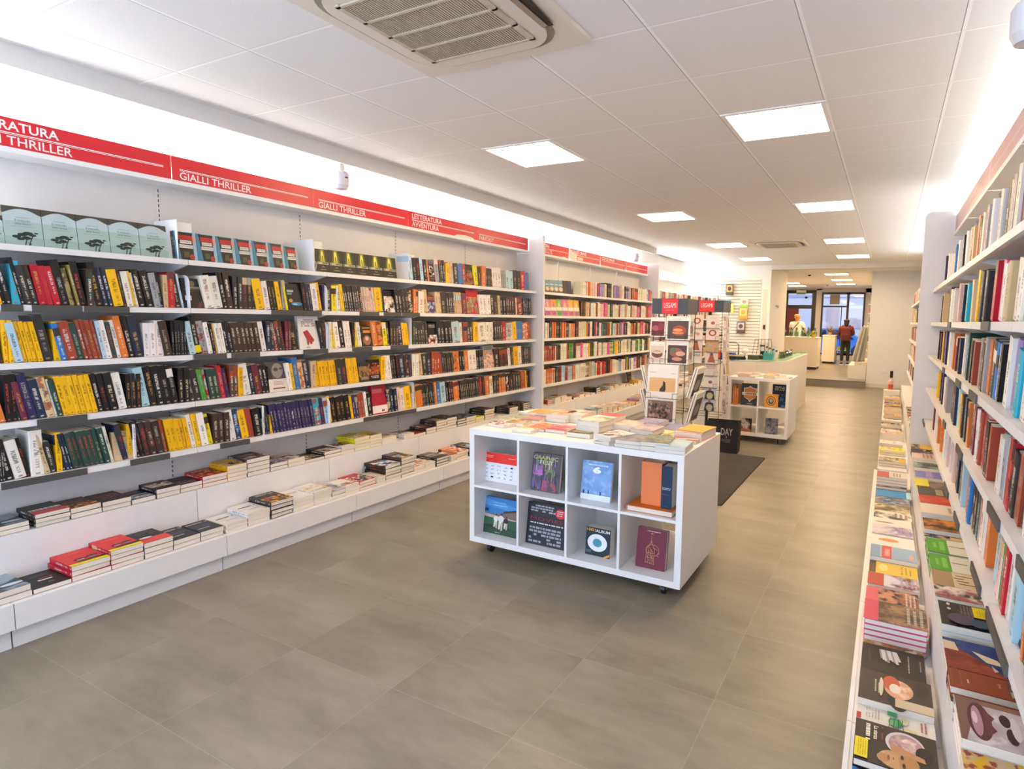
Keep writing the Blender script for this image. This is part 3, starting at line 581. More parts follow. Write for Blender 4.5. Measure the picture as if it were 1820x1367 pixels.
# three sets shown cover out along the top thriller shelf
def art_tree(w, h):
    a = Art()
    a.rect(0, w, 0, h, '#9ab0a8'); a.rect(0, .03 * w, 0, h, '#5d9a8c'); a.rect(0, w, .82 * h, h, '#454236'); a.poly([(0, .80 * h)] + [(w * (i / 14), (.80 + .15 * math.sin(PI * i / 14)) * h) for i in range(15)] + [(w, .80 * h), (w, .6 * h), (0, .6 * h)], '#b5c6c6'); a.rect(0, w, .0, .62 * h, '#a2b9b0'); a.rect(0, w, 0, .22 * h, '#94aca2')
    a.text('Il metodo', .5 * w, .62 * h, .058 * h, '#4a5a4e', 0, center=True); a.text('della fenice', .5 * w, .54 * h, .052 * h, '#4a5a4e', 0, center=True); a.rect(.32 * w, .68 * w, .72 * h, .73 * h, '#6f8a80'); a.rect(.2 * w, .8 * w, .485 * h, .49 * h, '#54695f')
    for x, z, r in ((.3, .22, .12), (.45, .28, .13), (.6, .32, .14), (.72, .28, .1), (.55, .2, .13), (.4, .16, .1), (.82, .34, .06)): a.ell(x * w, z * h, r * w, r * .42 * w, '#1f3029', 12)
    for p, q in (((.5, .0), (.56, .2)), ((.6, .02), (.72, .26)), ((.66, .06), (.6, .0))): a.line((p[0] * w, p[1] * h), (q[0] * w, q[1] * h), .03 * w, '#26342c')
    return a
def art_cup(w, h):
    a = Art(); a.rect(0, w, 0, h, '#8fb4c2'); a.poly([(0, 0), (.5 * w, 0), (.2 * w, h), (0, h)], '#3f7f99'); a.ell(.82 * w, .75 * h, .16 * w, .13 * h, '#d98e7c', 14); a.poly([(.08 * w, .98 * h), (.86 * w, .98 * h), (.83 * w, .86 * h), (.84 * w, 0), (.26 * w, 0), (.14 * w, .86 * h)], '#27221f'); a.rect(.2 * w, .82 * w, .72 * h, .88 * h, '#b3211f')
    for k, (x0, x1) in enumerate(((.26, .78), (.2, .82))): a.rect(x0 * w, x1 * w, (.58 - .16 * k) * h, (.70 - .16 * k) * h, '#e2ddd0').scribble(x0 * w, x1 * w, (.59 - .16 * k) * h, (.69 - .16 * k) * h, 1, '#b9b1a0', rnd=random.Random(3))
    a.rect(.36 * w, .62 * w, .1 * h, .3 * h, '#4f4b24').ell(.74 * w, .12 * h, .12 * w, .1 * h, '#a3302a', 12); return a
def art_light(w, h):
    a = Art(); a.rect(0, w, 0, h, '#22240f'); a.poly([(.2 * w, .45 * h), (.8 * w, .45 * h), (.68 * w, h), (.34 * w, h)], '#565c16'); a.poly([(.33 * w, .45 * h), (.67 * w, .45 * h), (.6 * w, .96 * h), (.42 * w, .96 * h)], '#b3ad1c'); a.ell(.5 * w, .72 * h, .1 * w, .2 * h, '#e8dc58', 14); a.ell(.5 * w, .62 * h, .035 * w, .12 * h, '#2a2a12', 10); a.rect(.04 * w, .96 * w, .34 * h, .44 * h, '#b9b49a').scribble(.06 * w, .94 * w, .345 * h, .435 * h, 1, '#55533c', rnd=random.Random(5)); a.rect(.4 * w, .6 * w, .22 * h, .25 * h, '#8b8a70').rect(.28 * w, .72 * w, .1 * h, .13 * h, '#8b8a70'); return a
def face_set(bounds, art, c, nm, label, group, i=0, hmax=.245):
    xs = LW.x(.255)
    for k, (a, b_) in enumerate(zip(bounds, bounds[1:])):
        ya, yb = solve_y(a, xs, ZS[i]) if a > -60 else solve_y(0, xs, ZS[i]) - .07, solve_y(b_, xs, ZS[i]); w = (yb - ya) * .985; h = min(hmax, w * 1.52)
        for q in range(2):
            M = T((xs - q * .022, ya + q * .004, ZS[i] + .0012)) @ Matrix.Rotation(math.radians(-7), 4, 'Y') @ MF_L
            bk = add_book(M, w, h, .018, c, ('L', i, ya), 'face', hard=False, art=art if q == 0 else None, group=group if q == 0 else None, look=(label % ORD[k]) if q == 0 else None, vis=1.0 if q == 0 else .05)
face_set([-64, 10, 80, 141, 198, 251, 301], art_tree, 'k', 'tree', 'teal bonsai cover Il metodo della fenice facing out, %s from left', 'bonsai cover novels on the top shelf', hmax=.188)
face_set([313, 353, 388, 421, 452, 481, 508, 532], art_cup, 'k', 'cup', 'blue paperback with dark cup shape and red band facing out, %s from left', 'dark cup cover novels on the top shelf', hmax=.17)
face_set([564, 587, 611, 634, 657, 682, 706], art_light, 'K', 'light', 'black paperback with glowing yellow light facing out, %s from left', 'yellow light novels on the top shelf', hmax=.175)
for px, lab in ((307, 'between bonsai and cup covers'), (548, 'between cup and yellow light covers'), (718, 'after the yellow light covers')):
    y = solve_y(px, LW.x(.2), ZS[0]); plain('shelf_divider', 'large white divider plate on the top thriller shelf, ' + lab, 'shelf divider', quick('box', LW.x(.02), LW.x(.23), y - .002, y + .09, ZS[0], ZS[0] + .003) if 0 else (lambda b: (b.box(LW.x(.02), LW.x(.262), y - .0015, y + .0015, ZS[0], ZS[0] + .235), b.box(LW.x(.23), LW.x(.233), y, y + .1, ZS[0], ZS[0] + .225), b)[2])(MB()), WHITE, 'white shelf dividers')
for px, i, lab in ((327, 1, 'bay joint after the first bay'), (571, 1, 'bay joint of second GIALLI THRILLER'), (576, 2, 'by the white cover with red glove'), (601, 4, 'beside the purple spines')):
    bookend(LW, min(JL, key=lambda q: abs(q - solve_y(px, LW.x(.26), ZS[i]))) + .001, i, f'white rounded bookend plate on the {ROWN[i]} thriller shelf, ' + lab)
# red glove cover etc. are printed on the cover-out books already placed
def find(i, px, side='L'):
    xs = LW.x(.262); y = solve_y(px, xs, ZS[i]); return min((b for b in BOOKS if b['kind'] == 'face' and b['place'][0] == side and b['place'][1] == i), key=lambda b: abs(b['place'][2] - y))
def a_glove(w, h):
    a = Art(); a.rect(0, w, 0, h, '#dcdad6'); a.scribble(.15 * w, .8 * w, .66 * h, .9 * h, 4, '#55504c', .5, random.Random(2)); a.poly([(x * w, z * h) for x, z in ((.2, .52), (.42, .58), (.5, .5), (.72, .28), (.66, .2), (.6, .26), (.62, .16), (.54, .14), (.46, .24), (.44, .12), (.36, .14), (.36, .3))], '#a5252a'); a.rect(.3 * w, .5 * w, .05 * h, .07 * h, '#77706c'); return a
def a_woman(w, h):
    a = Art(); a.rect(0, w, .40 * h, h, '#4c4642'); a.ell(.5 * w, .7 * h, .3 * w, .25 * h, '#8d857d'); a.ell(.42 * w, .74 * h, .12 * w, .06 * h, '#46403c'); a.ell(.7 * w, .76 * h, .1 * w, .04 * h, '#5b544f'); a.poly([(.0, .4 * h), (.25 * w, .4 * h), (.1 * w, .8 * h), (0, .9 * h)], '#2d2a28'); a.rect(0, w, 0, .42 * h, '#e2d3c4'); a.scribble(.25 * w, .8 * w, .2 * h, .34 * h, 3, '#7d6f66', .45, random.Random(4)); a.rect(.2 * w, .84 * w, .09 * h, .13 * h, '#5b4d46'); return a
def a_redbk(w, h):
    a = Art(); a.rect(0, w, 0, h, '#a80f30'); a.rect(.05 * w, .7 * w, .74 * h, .88 * h, '#c75a6c'); a.rect(0, w, .04 * h, .3 * h, '#e7ddd8'); a.rect(.6 * w, .8 * w, .08 * h, .14 * h, '#5b4d46'); return a
def a_night(w, h):
    a = Art(); a.rect(0, w, 0, h, '#0d1118'); a.rect(.05 * w, .45 * w, .68 * h, .76 * h, '#a9b4bd').rect(.05 * w, .35 * w, .58 * h, .65 * h, '#7d8c99'); a.ell(.25 * w, .36 * h, .12 * w, .07 * h, '#c98e4a', 12); a.ell(.6 * w, .24 * h, .35 * w, .07 * h, '#2f84b4', 16); a.ell(.5 * w, .23 * h, .16 * w, .03 * h, '#8cc7e4', 12); return a
def a_black(w, h):
    a = Art(); a.rect(0, w, 0, h, '#1d1b19'); a.ell(.5 * w, .82 * h, .14 * w, .1 * h, '#7a6c4c', 14); a.rect(.25 * w, .95 * w, .66 * h, .72 * h, '#8f8d6a'); a.scribble(.1 * w, .9 * w, .6 * h, .64 * h, 1, '#77704f', .6, random.Random(6)); a.rect(.12 * w, .42 * w, .26 * h, .42 * h, '#e3e0da'); a.poly([(.6 * w, .0), (w, 0), (w, .3 * h), (.8 * w, .2 * h)], '#5b2430'); return a
def a_gun(w, h):
    a = Art(); a.rect(0, w, 0, h, '#241814'); a.scribble(.15 * w, .9 * w, .84 * h, .93 * h, 1, '#c9a070', .7, random.Random(3)); a.rect(.2 * w, .85 * w, .66 * h, .78 * h, '#d98a1f'); a.ell(.5 * w, .3 * h, .36 * w, .24 * h, '#9a6548', 16); a.ell(.5 * w, .38 * h, .16 * w, .1 * h, '#d9b79c', 12); return a
for i, px, art, look in ((2, 536, a_glove, 'white paperback facing out with a red glove on its cover'), (3, 482, a_woman, 'cover out novel with grey portrait photo above cream lower half'), (4, 665, a_redbk, 'crimson book facing out with white label along its foot'), (1, 513, a_night, 'black cover out novel with blue glow and orange spark'), (1, 328, a_black, 'black cover out novel with gold title and white square label'), (2, 645, a_gun, 'dark cover out novel with orange title block')):
    bk = find(i, px); bk['art'] = art; bk['look'] = look; bk['hard'] = False
# ---- books lying on the trays under the shelves, left wall
def lying(side, x, y0, z, n, c, place, w=None, hh=None, top=None, t=None, art=None, look=None, skew=True):
    """a stack of n books; x is the edge nearest the aisle, y0 the near end, z the tray; returns its height"""
    w = w or RND.uniform(.136, .15); hh = hh or RND.uniform(.205, .23); zz = z
    t = t or RND.uniform(.022, .03); same = style_of(c); sfr = front_of(c); hard = RND.random() < .28 and not (c == 'R' and z < .3 and side == 'L')
    for k in range(n):
        last = k == n - 1; zz += t
        rot = math.radians(RND.uniform(-2.2, 2.2)) if skew else 0
        if side == 'L': M = T((x + RND.uniform(-.006, .0), y0, zz)) @ Matrix.Rotation(rot, 4, 'Z') @ ML_L; M = M @ T((0, 0, 0))
        else: M = T((x, y0 + w, zz)) @ Matrix.Rotation(rot, 4, 'Z') @ ML_R
        add_book(M, w, hh, t - .0012, c, place + (k, n), 'flat', hard=hard, st=(jit(same[0], .02),) + tuple(same[1:]), fr=sfr if last else None, art=art if last else None, look=look if last else None, vis=1.0 if last else .3)
    return zz
ntray = {}
def tray_row(x, z, toks, nm, p0):
    p = p0
    for m in re.finditer(r'([A-Za-z_])(-?\d+)(?:x(\d))?(h?)', toks):
        c, p1, n = m.group(1), float(m.group(2)), int(m.group(3) or 2); ya = solve_y(p, x, z + .02) if p > -40 else solve_y(0, x, z + .02) - .2; yb = solve_y(p1, x, z + .02); p = p1
        if c == '_': continue
        ntray[nm] = ntray.get(nm, 0) + 1
        M_h = min(.21 if nm.startswith('upper') else .235, (yb - ya) * 1.5)
        lying('L', x, ya + .002, z, n, c, (nm, ntray[nm]), w=max(.09, min((yb - ya) - .004, .17)), hh=max(.19, M_h))
tray_row(-3.560, .2255, "S59x2K128x1R198x3R257x4B309x3N357x2N398x2_402w442x2w481x3k522x4w559x3w591x4S615x2w640x3R670x3e686x3K714x5k737x6w757x2e775x2K802x3w812x2O835x3K870x3w900x3k930x3S960x2w990x3", 'lower thriller tray', -30)
tray_row(-3.822, .4705, "S63x2k126x3B182x2k234x2N278x1K321x2K361x2R405x3Y440x4B481x4P513x2m543x2B577x1K608x2w631x2y659x4y679x4w719x2w737x2K758x1B776x2B795x4k812x4k829x3K846x3y862x2K906x4K930x3B958x4", 'upper thriller tray', -28)
# special covers on the left trays
def near_flat(nm, k):
    return [b for b in BOOKS if b['kind'] == 'flat' and b['place'][0] == nm and b['place'][1] == k and b['place'][2] == b['place'][3] - 1][0]
def a_redyel(w, h):
    a = Art(); a.rect(0, w, 0, h, '#d8292f'); a.rect(0, w, 0, .13 * h, '#e8d80f'); a.scribble(.25 * w, .75 * w, .74 * h, .84 * h, 2, '#e88a4a', .5, random.Random(8)); a.ell(.4 * w, .33 * h, .16 * w, .06 * h, '#2a2326', 14).ell(.72 * w, .36 * h, .16 * w, .06 * h, '#2a2326', 14).rect(.3 * w, .5 * w, .26 * h, .3 * h, '#d8cfc8').rect(.6 * w, .8 * w, .28 * h, .31 * h, '#b9a9a4'); a.poly([(.15 * w, .13 * h), (w, .13 * h), (w, .22 * h), (.4 * w, .2 * h)], '#33302c'); return a
def a_blackt(w, h):
    a = Art(); a.rect(0, w, 0, h, '#1f1d1c'); a.scribble(.2 * w, .85 * w, .68 * h, .82 * h, 2, '#6f6a64', .4, random.Random(2)); a.rect(.34 * w, .72 * w, .38 * h, .45 * h, '#d8d4cc'); a.rect(.42 * w, .8 * w, .52 * h, .56 * h, '#b5473d'); a.rect(.5 * w, .66 * w, .18 * h, .22 * h, '#8d8780'); return a
def a_redpanel(w, h):
    a = Art(); a.rect(0, w, 0, h, '#2b2828'); a.rect(0, w, 0, .36 * h, '#e0483f'); a.scribble(.15 * w, .85 * w, .5 * h, .9 * h, 5, '#5f5a5a', .5, random.Random(9)); a.ell(.3 * w, .34 * h, .22 * w, .06 * h, '#e4d6d0', 14); return a
def a_navyt(w, h):
    a = Art(); a.rect(0, w, 0, h, '#23262f'); a.scribble(.05 * w, .95 * w, .74 * h, .9 * h, 1, '#b0a89a', .7, random.Random(12)); a.ell(.45 * w, .5 * h, .4 * w, .14 * h, '#3a4058', 14); a.scribble(.1 * w, .6 * w, .18 * h, .3 * h, 2, '#d0ccc4', .6, random.Random(13)); return a
def a_wtext(w, h):
    a = Art(); a.rect(0, w, 0, h, '#ded9d2'); a.scribble(.15 * w, .9 * w, .55 * h, .68 * h, 1, '#3a3634', .7, random.Random(7)); a.rect(.3 * w, .8 * w, .3 * h, .33 * h, '#8d8580'); return a
def a_winter(w, h):
    a = Art(); a.rect(0, w, 0, h, ('#5f6c74', '#8a98a0', '#3a464e')); a.rect(0, w, .55 * h, h, '#8fa0a8'); a.poly([(0, .3 * h), (.3 * w, .45 * h), (.55 * w, .38 * h), (w, .6 * h), (w, .2 * h), (.4 * w, .15 * h), (0, .2 * h)], '#2d3b44'); a.ell(.75 * w, .3 * h, .25 * w, .07 * h, '#cfd8da', 14); return a
def a_verita(w, h):
    a = Art(); a.rect(0, w, 0, h, '#2c2826'); a.rect(0, w, 0, .3 * h, '#cf4a4a'); a.scribble(.05 * w, .95 * w, .32 * h, .5 * h, 1, '#e9e4dc', .95, random.Random(21)); return a
for nm, k, art, look in (('lower thriller tray', 1, a_winter, 'grey blue photo novel at the near end of the lower thriller tray'), ('lower thriller tray', 2, a_blackt, 'single black book with small white and red title on lower tray'), ('lower thriller tray', 3, a_redyel, 'red book with yellow lower edge, nearer of two such stacks'), ('lower thriller tray', 4, a_redyel, 'red book with yellow lower edge, on the taller such stack'), ('lower thriller tray', 5, a_redpanel, 'dark grey and coral red book next to the red yellow stacks'),
                         ('lower thriller tray', 6, a_navyt, 'dark navy book with pale title, first of two on lower tray'), ('lower thriller tray', 7, a_navyt, 'dark navy book with pale title beside the orange spine'), ('lower thriller tray', 8, a_wtext, 'white book with one black title line, first on lower tray'), ('lower thriller tray', 9, a_wtext, 'white book with black title line beside dark gold hardcover'),
                         ('upper thriller tray', 1, a_winter, 'grey snow scene novel at near end of the upper thriller tray'), ('upper thriller tray', 2, a_verita, 'black and coral book with bold white title on upper tray')):
    b = near_flat(nm, k); b['art'] = art; b['look'] = look
# ---- shelves past the end panel: paler spines
PALE = 'wwwweeTmsOrSKRFpLYwwNBo'
def random_row(wl, i, y0, y1, pal, side, tmin=.012, tmax=.032, start=0, hr=(.18, .215), gap=.02):
    y = y0 + .015; xs = wl.x(.262)
    while y < y1 - .03:
        t = RND.uniform(tmin, tmax); c = RND.choice(pal)
        if RND.random() < gap: y += .03; continue
        h = RND.uniform(*hr); st = style_of(c)
        for q in range(RND.choice([1, 2, 3, 3, 4, 5]) if y0 > 6 else 1):
            if y + t > y1 - .01: break
            hh = h + RND.uniform(-.002, .002); M = T((xs + RND.uniform(-.012, .004) * wl.sg, y + t if side == 'L' else y, ZS[i] + .0008)) @ (MS_L if side == 'L' else MS_R)
            add_book(M, hh * .64, hh, t - .0006, c, (side, i, y), 'spine', st=st); y += t
PALS = ['weFTmsKORwewL', 'wSrwpBTFrKwmNwe', 'gpOLPNsOTBwbOrFpwmeB', 'RrgGGFBwwTrewYpTwwKo', 'BrRgLwwBOOTeYsKwrTLBY']
for i in range(5):
    y0 = Y2[0]
    if i == 0: y0 = solve_y(1033, LW.x(.26), ZS[0])
    if i == 1: y0 = solve_y(1032, LW.x(.26), ZS[1])
    random_row(LW, i, y0, Y2[4], PALS[i], 'L', .014, .034)
    random_row(LW, i, Y3[0], Y3[4], 'weTSKrOmeN', 'L', .02, .05)
def a_beach(w, h):
    a = Art(); a.rect(0, w, 0, h, '#6d93a5'); a.rect(0, w, 0, .2 * h, '#5a4a44'); a.ell(.5 * w, .3 * h, .4 * w, .16 * h, '#d9b98d', 12); a.rect(.1 * w, .9 * w, .62 * h, .68 * h, '#cfdce2'); return a
def a_candy(c):
    def f(w, h):
        a = Art(); a.rect(0, w, 0, h, c); a.rect(0, w, .32 * h, .52 * h, '#e6d8d4'); a.poly([(.3 * w, .55 * h), (.5 * w, .95 * h), (.7 * w, .55 * h)], '#e8c07a' if c != '#e39a35' else '#c26f9a'); a.rect(.1 * w, .9 * w, .02 * h, .28 * h, '#9d5a8a' if c != '#7fae62' else '#4f8f4a'); return a
    return f
def face_run(i, cols, px0, px1, arts, what):
    xs = LW.x(.25); ys = [solve_y(px0 + (px1 - px0) * k / len(arts), xs, ZS[i]) for k in range(len(arts) + 1)]
    for k, a in enumerate(arts):
        w = (ys[k + 1] - ys[k]) * .96
        add_book(T((xs, ys[k], ZS[i] + .001)) @ Matrix.Rotation(math.radians(-7), 4, 'Y') @ MF_L, w, min(.22, w * 1.5), .025, cols[k], ('L', i, ys[k]), 'face', art=a, look=what % ORD[k])
face_run(0, 'ssssBN', 970, 1017, [a_beach] * 4 + [None, None], '%s cover out young adult novel from the end panel, top shelf')
face_run(1, 'pOFpOY', 970, 1031, [a_candy('#c987ae'), a_candy('#e39a35'), a_candy('#7fae62'), a_candy('#d46a9a'), a_candy('#e0a23a'), a_candy('#c9a24a')], '%s bright pink and orange novel from the end panel, second shelf')
nums = [0]
def auto_stacks(side, x, z, y0, y1, pal, nm, hh=(.2, .23), step=(.15, .19), nn=(1, 3)):
    y = y0 + .01; k = 0
    while y < y1 - .16:
        w = RND.uniform(.13, .155); k += 1; lying(side, x, y, z, RND.randint(*nn), RND.choice(pal), (nm, k), w=w, hh=RND.uniform(*hh)); y += RND.uniform(*step)
auto_stacks('L', -3.50, .2255, 6.2, 9.9, 'wwewTOYRrsmkKLe', 'lower young adult tray', nn=(2, 4)); auto_stacks('L', -3.79, .4705, 6.2, 9.9, 'wOTeYwrKme', 'upper young adult tray', nn=(1, 3))
auto_stacks('L', -3.6, .2255, 10.1, 13.7, 'wweTOK', 'lower far tray', nn=(2, 4))
# a dark cover standing at the far end of the young adult tray
add_book(T((-3.95, solve_y(1117, -3.95, .48), .4715)) @ Matrix.Rotation(math.radians(-10), 4, 'Y') @ MF_L, .17, .22, .02, 'B', ('L', 9, 9.3), 'face', fr=front_of('B'), look='small dark brown cover standing upright above the young adult tray')
# ---- right wall shelves, columns measured where the spines meet the shelf
R1 = "P1676w1684b1697w1701K1706w1713T1718B1721T1726O1731B1736e1743S1752w1757e1775K1781S1796x2e1806M1812g1818T1840x2K1860e1885w1910x2"
R2 = "B1673T1675K1683tw1691x2r1697m1703N1709c1713T1723Y1735tk1746x2R1763tp1773w1780T1787x2w1801S1806w1812T1824x2w1840x2S1860Y1880w1910x2"
R3 = "K1667B1669Y1674P1680x3w1684O1691M1695N1702x2w1707g1717tK1723r1728S1735B1743S1746O1751g1758b1761w1764K1767W1784tL1793tc1805B1811w1822x2K1840r1860w1890"
R4 = "Y1664P1671x2e1674S1680x2B1687N1694x2s1697Y1703k1712x2O1718M1726x2s1731w1734r1740x2R1746K1751r1754w1770S1775s1780R1788x2K1795r1804B1813w1822c1845w1880K1910x2"
R5 = "M1655w1659O1670x2w1675m1680w1684m1691N1698x2B1703s1707O1713b1719K1726x2N1730c1732R1734w1742x2O1748s1764tm1772G1776R1781w1790x2s1800"
for i, tk, p in ((0, R1, 1667), (1, R2, 1664), (2, R3, 1662), (3, R4, 1657), (4, R5, 1650)):
    # on the right wall the image column grows towards the camera
    toks = list(TOK.finditer(tk)); xs = RW.x(.262)
    for m in toks:
        c, p1, n, fl = m.group(1), float(m.group(2)), int(m.group(3) or 1), m.group(4); ya, yb = sorted((solve_y(p, xs, ZS[i]), solve_y(p1, xs, ZS[i]))); p = p1
        if c == '_': continue
        dy = (yb - ya) / n; hb = .235 if 't' in fl else RND.uniform(.195, .225); lean = math.radians(9 + RND.uniform(-1, 1)) if RND.random() < .85 else 0
        for k in range(n):
            t = max(.005, min(.06, dy - .0006)); h = hb + RND.uniform(-.004, .004); st = style_of(c)
            add_book(T((xs + RND.uniform(-.004, .01), ya + k * dy, ZS[i] + .0008)) @ Matrix.Rotation(lean, 4, 'X') @ MS_R, h * .64, h, t, c, ('R', i, ya + k * dy), 'spine', st=st)
    ylast = solve_y(p, xs, ZS[i])
    random_row(RW, i, .3, ylast - .02, 'wKrsTSNOeRB', 'R', .015, .035)
for i in range(5): random_row(RW, i, JR2[0], JR2[6], 'weTSKrOmeNYB', 'R', .02, .045, gap=.08)
def a_bluecover(w, h):
    a = Art(); a.rect(0, w, 0, h, '#1c2833'); a.rect(.1 * w, .95 * w, .42 * h, .95 * h, '#2f74b8'); a.ell(.55 * w, .5 * h, .4 * w, .1 * h, '#c9cdd8', 16); a.ell(.7 * w, .3 * h, .24 * w, .14 * h, '#12181f', 16); a.rect(.08 * w, .9 * w, .08 * h, .13 * h, '#9fb2bd'); return a
y = solve_y(1806, .36, .76); add_book(T((.36, y, ZS[4] + .001)) @ Matrix.Rotation(math.radians(8), 4, 'Y') @ MF_R, .17, .24, .02, 'K', ('R', 4, y - .17), 'face', art=a_bluecover, look='black edged cover with blue sky standing out on bottom right shelf')
# ---- right trays: near edges read from image rows at the height of each stack
def a_pic(c, blobs, txt=None, seed=1):
    def f(w, h):
        ph = [q[4] for q in blobs if q[3] > 0 and q[2] > .2]
        a = Art(); a.rect(0, w, 0, h, c if not ph else (c, ph[0], ph[-1] if len(ph) > 1 else c))
        for x, z, rx, rz, hx in blobs:
            if rz > 0 and not (rx < .16 and rz > .1): continue
            a.ell(x * w, z * h, rx * w, rz * h, hx, 18) if rz > 0 else a.rect((x - rx) * w, (x + rx) * w, (z + rz) * h, (z - rz) * h, hx)
        for x0, x1, z0, z1, rows, hx in txt or (): a.scribble(x0 * w, x1 * w, z0 * h, z1 * h, rows, hx, .6, random.Random(seed))
        return a
    return f
def a_stanza(w, h):
    a = Art(); a.rect(0, w, 0, h, '#2b2622')
    a.ell(.36 * w, .62 * h, .3 * w, .24 * h, '#cfc6cf', 24); a.ell(.38 * w, .63 * h, .27 * w, .21 * h, ('#a98a86', '#8d6a62', '#c4a8a2'), 24); a.ell(.34 * w, .7 * h, .16 * w, .14 * h, ('#dcc3bd', '#b99088', '#e6d3cd'), 20); a.ell(.5 * w, .84 * h, .2 * w, .1 * h, '#17120f', 20)
    a.poly([(.4 * w, .42 * h), (.62 * w, .46 * h), (.66 * w, .86 * h), (.56 * w, .84 * h)], '#c08a5e'); a.ell(.78 * w, .5 * h, .2 * w, .2 * h, ('#c69a6c', '#b07f52', '#d6b083'), 24); a.ell(.8 * w, .36 * h, .1 * w, .08 * h, '#b98a5c', 16); a.ell(.78 * w, .66 * h, .17 * w, .12 * h, '#b5834e', 20)
    for x, z in ((.68, .58), (.86, .6)): a.ell(x * w, z * h, .055 * w, .02 * h, '#4a2c1c', 12).ell(x * w, z * h, .02 * w, .012 * h, '#1d1210', 10)
    a.rect(.74 * w, .79 * w, .47 * h, .485 * h, '#8d5a3a').ell(.77 * w, .42 * h, .06 * w, .014 * h, '#9a4a3e', 12)
    a.text('La stanza', .1 * w, .235 * h, .06 * h, '#e6dccb', .02); a.text('di Emma', .1 * w, .155 * h, .06 * h, '#e6dccb', .02) if 0 else a.scribble(.08 * w, .5 * w, .13 * h, .2 * h, 1, '#e6dccb', .9, random.Random(4))
    a.scribble(.08 * w, .42 * w, .32 * h, .36 * h, 1, '#6d3a44', .8, random.Random(5)); a.rect(.5 * w, .96 * w, .01 * h, .17 * h, '#ecd70c').scribble(.55 * w, .92 * w, .03 * h, .15 * h, 4, '#b89a10', .4, random.Random(6)); a.rect(.9 * w, .97 * w, .8 * h, .83 * h, '#c9c06a').rect(.8 * w, .96 * w, .88 * h, .9 * h, '#d8d4c8'); return a
def a_face(w, h):
    a = Art(); a.rect(0, w, 0, h, ('#c9c2c4', '#b5a9ac', '#d9d3d5')); a.rect(0, .12 * w, 0, h, '#8d6a52'); a.poly([(0, 0), (w, 0), (w, .06 * h), (.3 * w, .2 * h), (0, .3 * h)], '#7d5a4c'); a.ell(.5 * w, .24 * h, .42 * w, .13 * h, '#5c3038', 24); a.ell(.5 * w, .21 * h, .34 * w, .06 * h, '#b98a98', 20); a.ell(.44 * w, .19 * h, .14 * w, .03 * h, '#e4ccd4', 14); a.poly([(.2 * w, .3 * h), (.36 * w, .41 * h), (.5 * w, .35 * h), (.64 * w, .41 * h), (.8 * w, .3 * h)], '#6d3440'); a.ell(.36 * w, .52 * h, .14 * w, .06 * h, '#3a1d26', 16).ell(.68 * w, .56 * h, .17 * w, .06 * h, '#3a1d26', 16); a.ell(.5 * w, .62 * h, .26 * w, .05 * h, '#ddd4d6', 16); a.scribble(.25 * w, .8 * w, .82 * h, .9 * h, 1, '#5a3a44', .8, random.Random(3)); return a
def a_bug(w, h):
    a = Art(); a.rect(0, w, 0, h, '#e6e0d2'); a.rect(.5 * w, .86 * w, 0, .06 * h, '#c01f35'); a.scribble(.15 * w, .7 * w, .1 * h, .3 * h, 5, '#a59c8c', .4, random.Random(3)); a.rect(.05 * w, .3 * w, .4 * h, .52 * h, '#3f9a62'); a.ell(.42 * w, .62 * h, .2 * w, .05 * h, '#d9d6a0', 14).ell(.85 * w, .68 * h, .1 * w, .09 * h, '#d9d6a0', 14)
    a.ell(.62 * w, .5 * h, .24 * w, .09 * h, ('#3d8f55', '#2a6a3c', '#63b27a'), 18).ell(.66 * w, .46 * h, .14 * w, .05 * h, '#63b27a', 14)
    for q in range(4): a.line((.4 * w, (.44 + .05 * q) * h), (.95 * w, (.42 + .06 * q) * h), .02 * w, '#4a4226')
    a.scribble(.2 * w, .8 * w, .8 * h, .9 * h, 2, '#a5524a', .6, random.Random(9)); return a
def a_green(w, h):
    a = Art(); a.rect(0, w, 0, h, '#d9d6c8'); a.rect(0, w, 0, .40 * h, '#4fa01f'); a.rect(.3 * w, .7 * w, .12 * h, .18 * h, '#7cc04f').rect(.2 * w, .8 * w, .24 * h, .34 * h, '#7cc04f'); a.rect(.42 * w, .46 * w, .42 * h, .72 * h, '#4b473e'); a.scribble(.2 * w, .9 * w, .76 * h, .95 * h, 3, '#8d9a6c', .4, random.Random(2)); return a
def a_kraft(w, h):
    a = Art(); a.rect(0, w, 0, h, '#d3bd9c'); a.rect(0, w, 0, .36 * h, '#a58a62')
    for k, (z0, z1) in enumerate(((.42, .7), (.38, .55), (.42, .62), (.44, .74))): a.rect((.2 + .17 * k) * w, (.24 + .17 * k) * w, z0 * h, z1 * h, '#4d4230')
    return a
def a_sticker(w, h):
    a = Art(); a.rect(0, w, 0, h, ('#35302a', '#4d4638', '#1f1c1a')); a.rect(0, w, 0, .26 * h, '#221e1c'); a.scribble(.08 * w, .92 * w, .3 * h, .5 * h, 4, '#6d675e', .6, random.Random(4)); a.rect(.08 * w, .52 * w, .5 * h, .76 * h, '#e3d010').scribble(.12 * w, .48 * w, .53 * h, .73 * h, 5, '#b3a014', .4, random.Random(5)); a.ell(.75 * w, .3 * h, .22 * w, .2 * h, '#4a3f5a', 16); a.ell(.82 * w, .55 * h, .16 * w, .14 * h, '#2a4660', 16); a.rect(.5 * w, w, .76 * h, h, '#d8d2b8'); a.poly([(.1 * w, .78 * h), (.5 * w, .86 * h), (.45 * w, h), (.12 * w, h)], '#3b4030'); a.ell(.2 * w, .14 * h, .06 * w, .03 * h, '#c9c4b8', 10).ell(.4 * w, .14 * h, .05 * w, .03 * h, '#c9c4b8', 10); return a
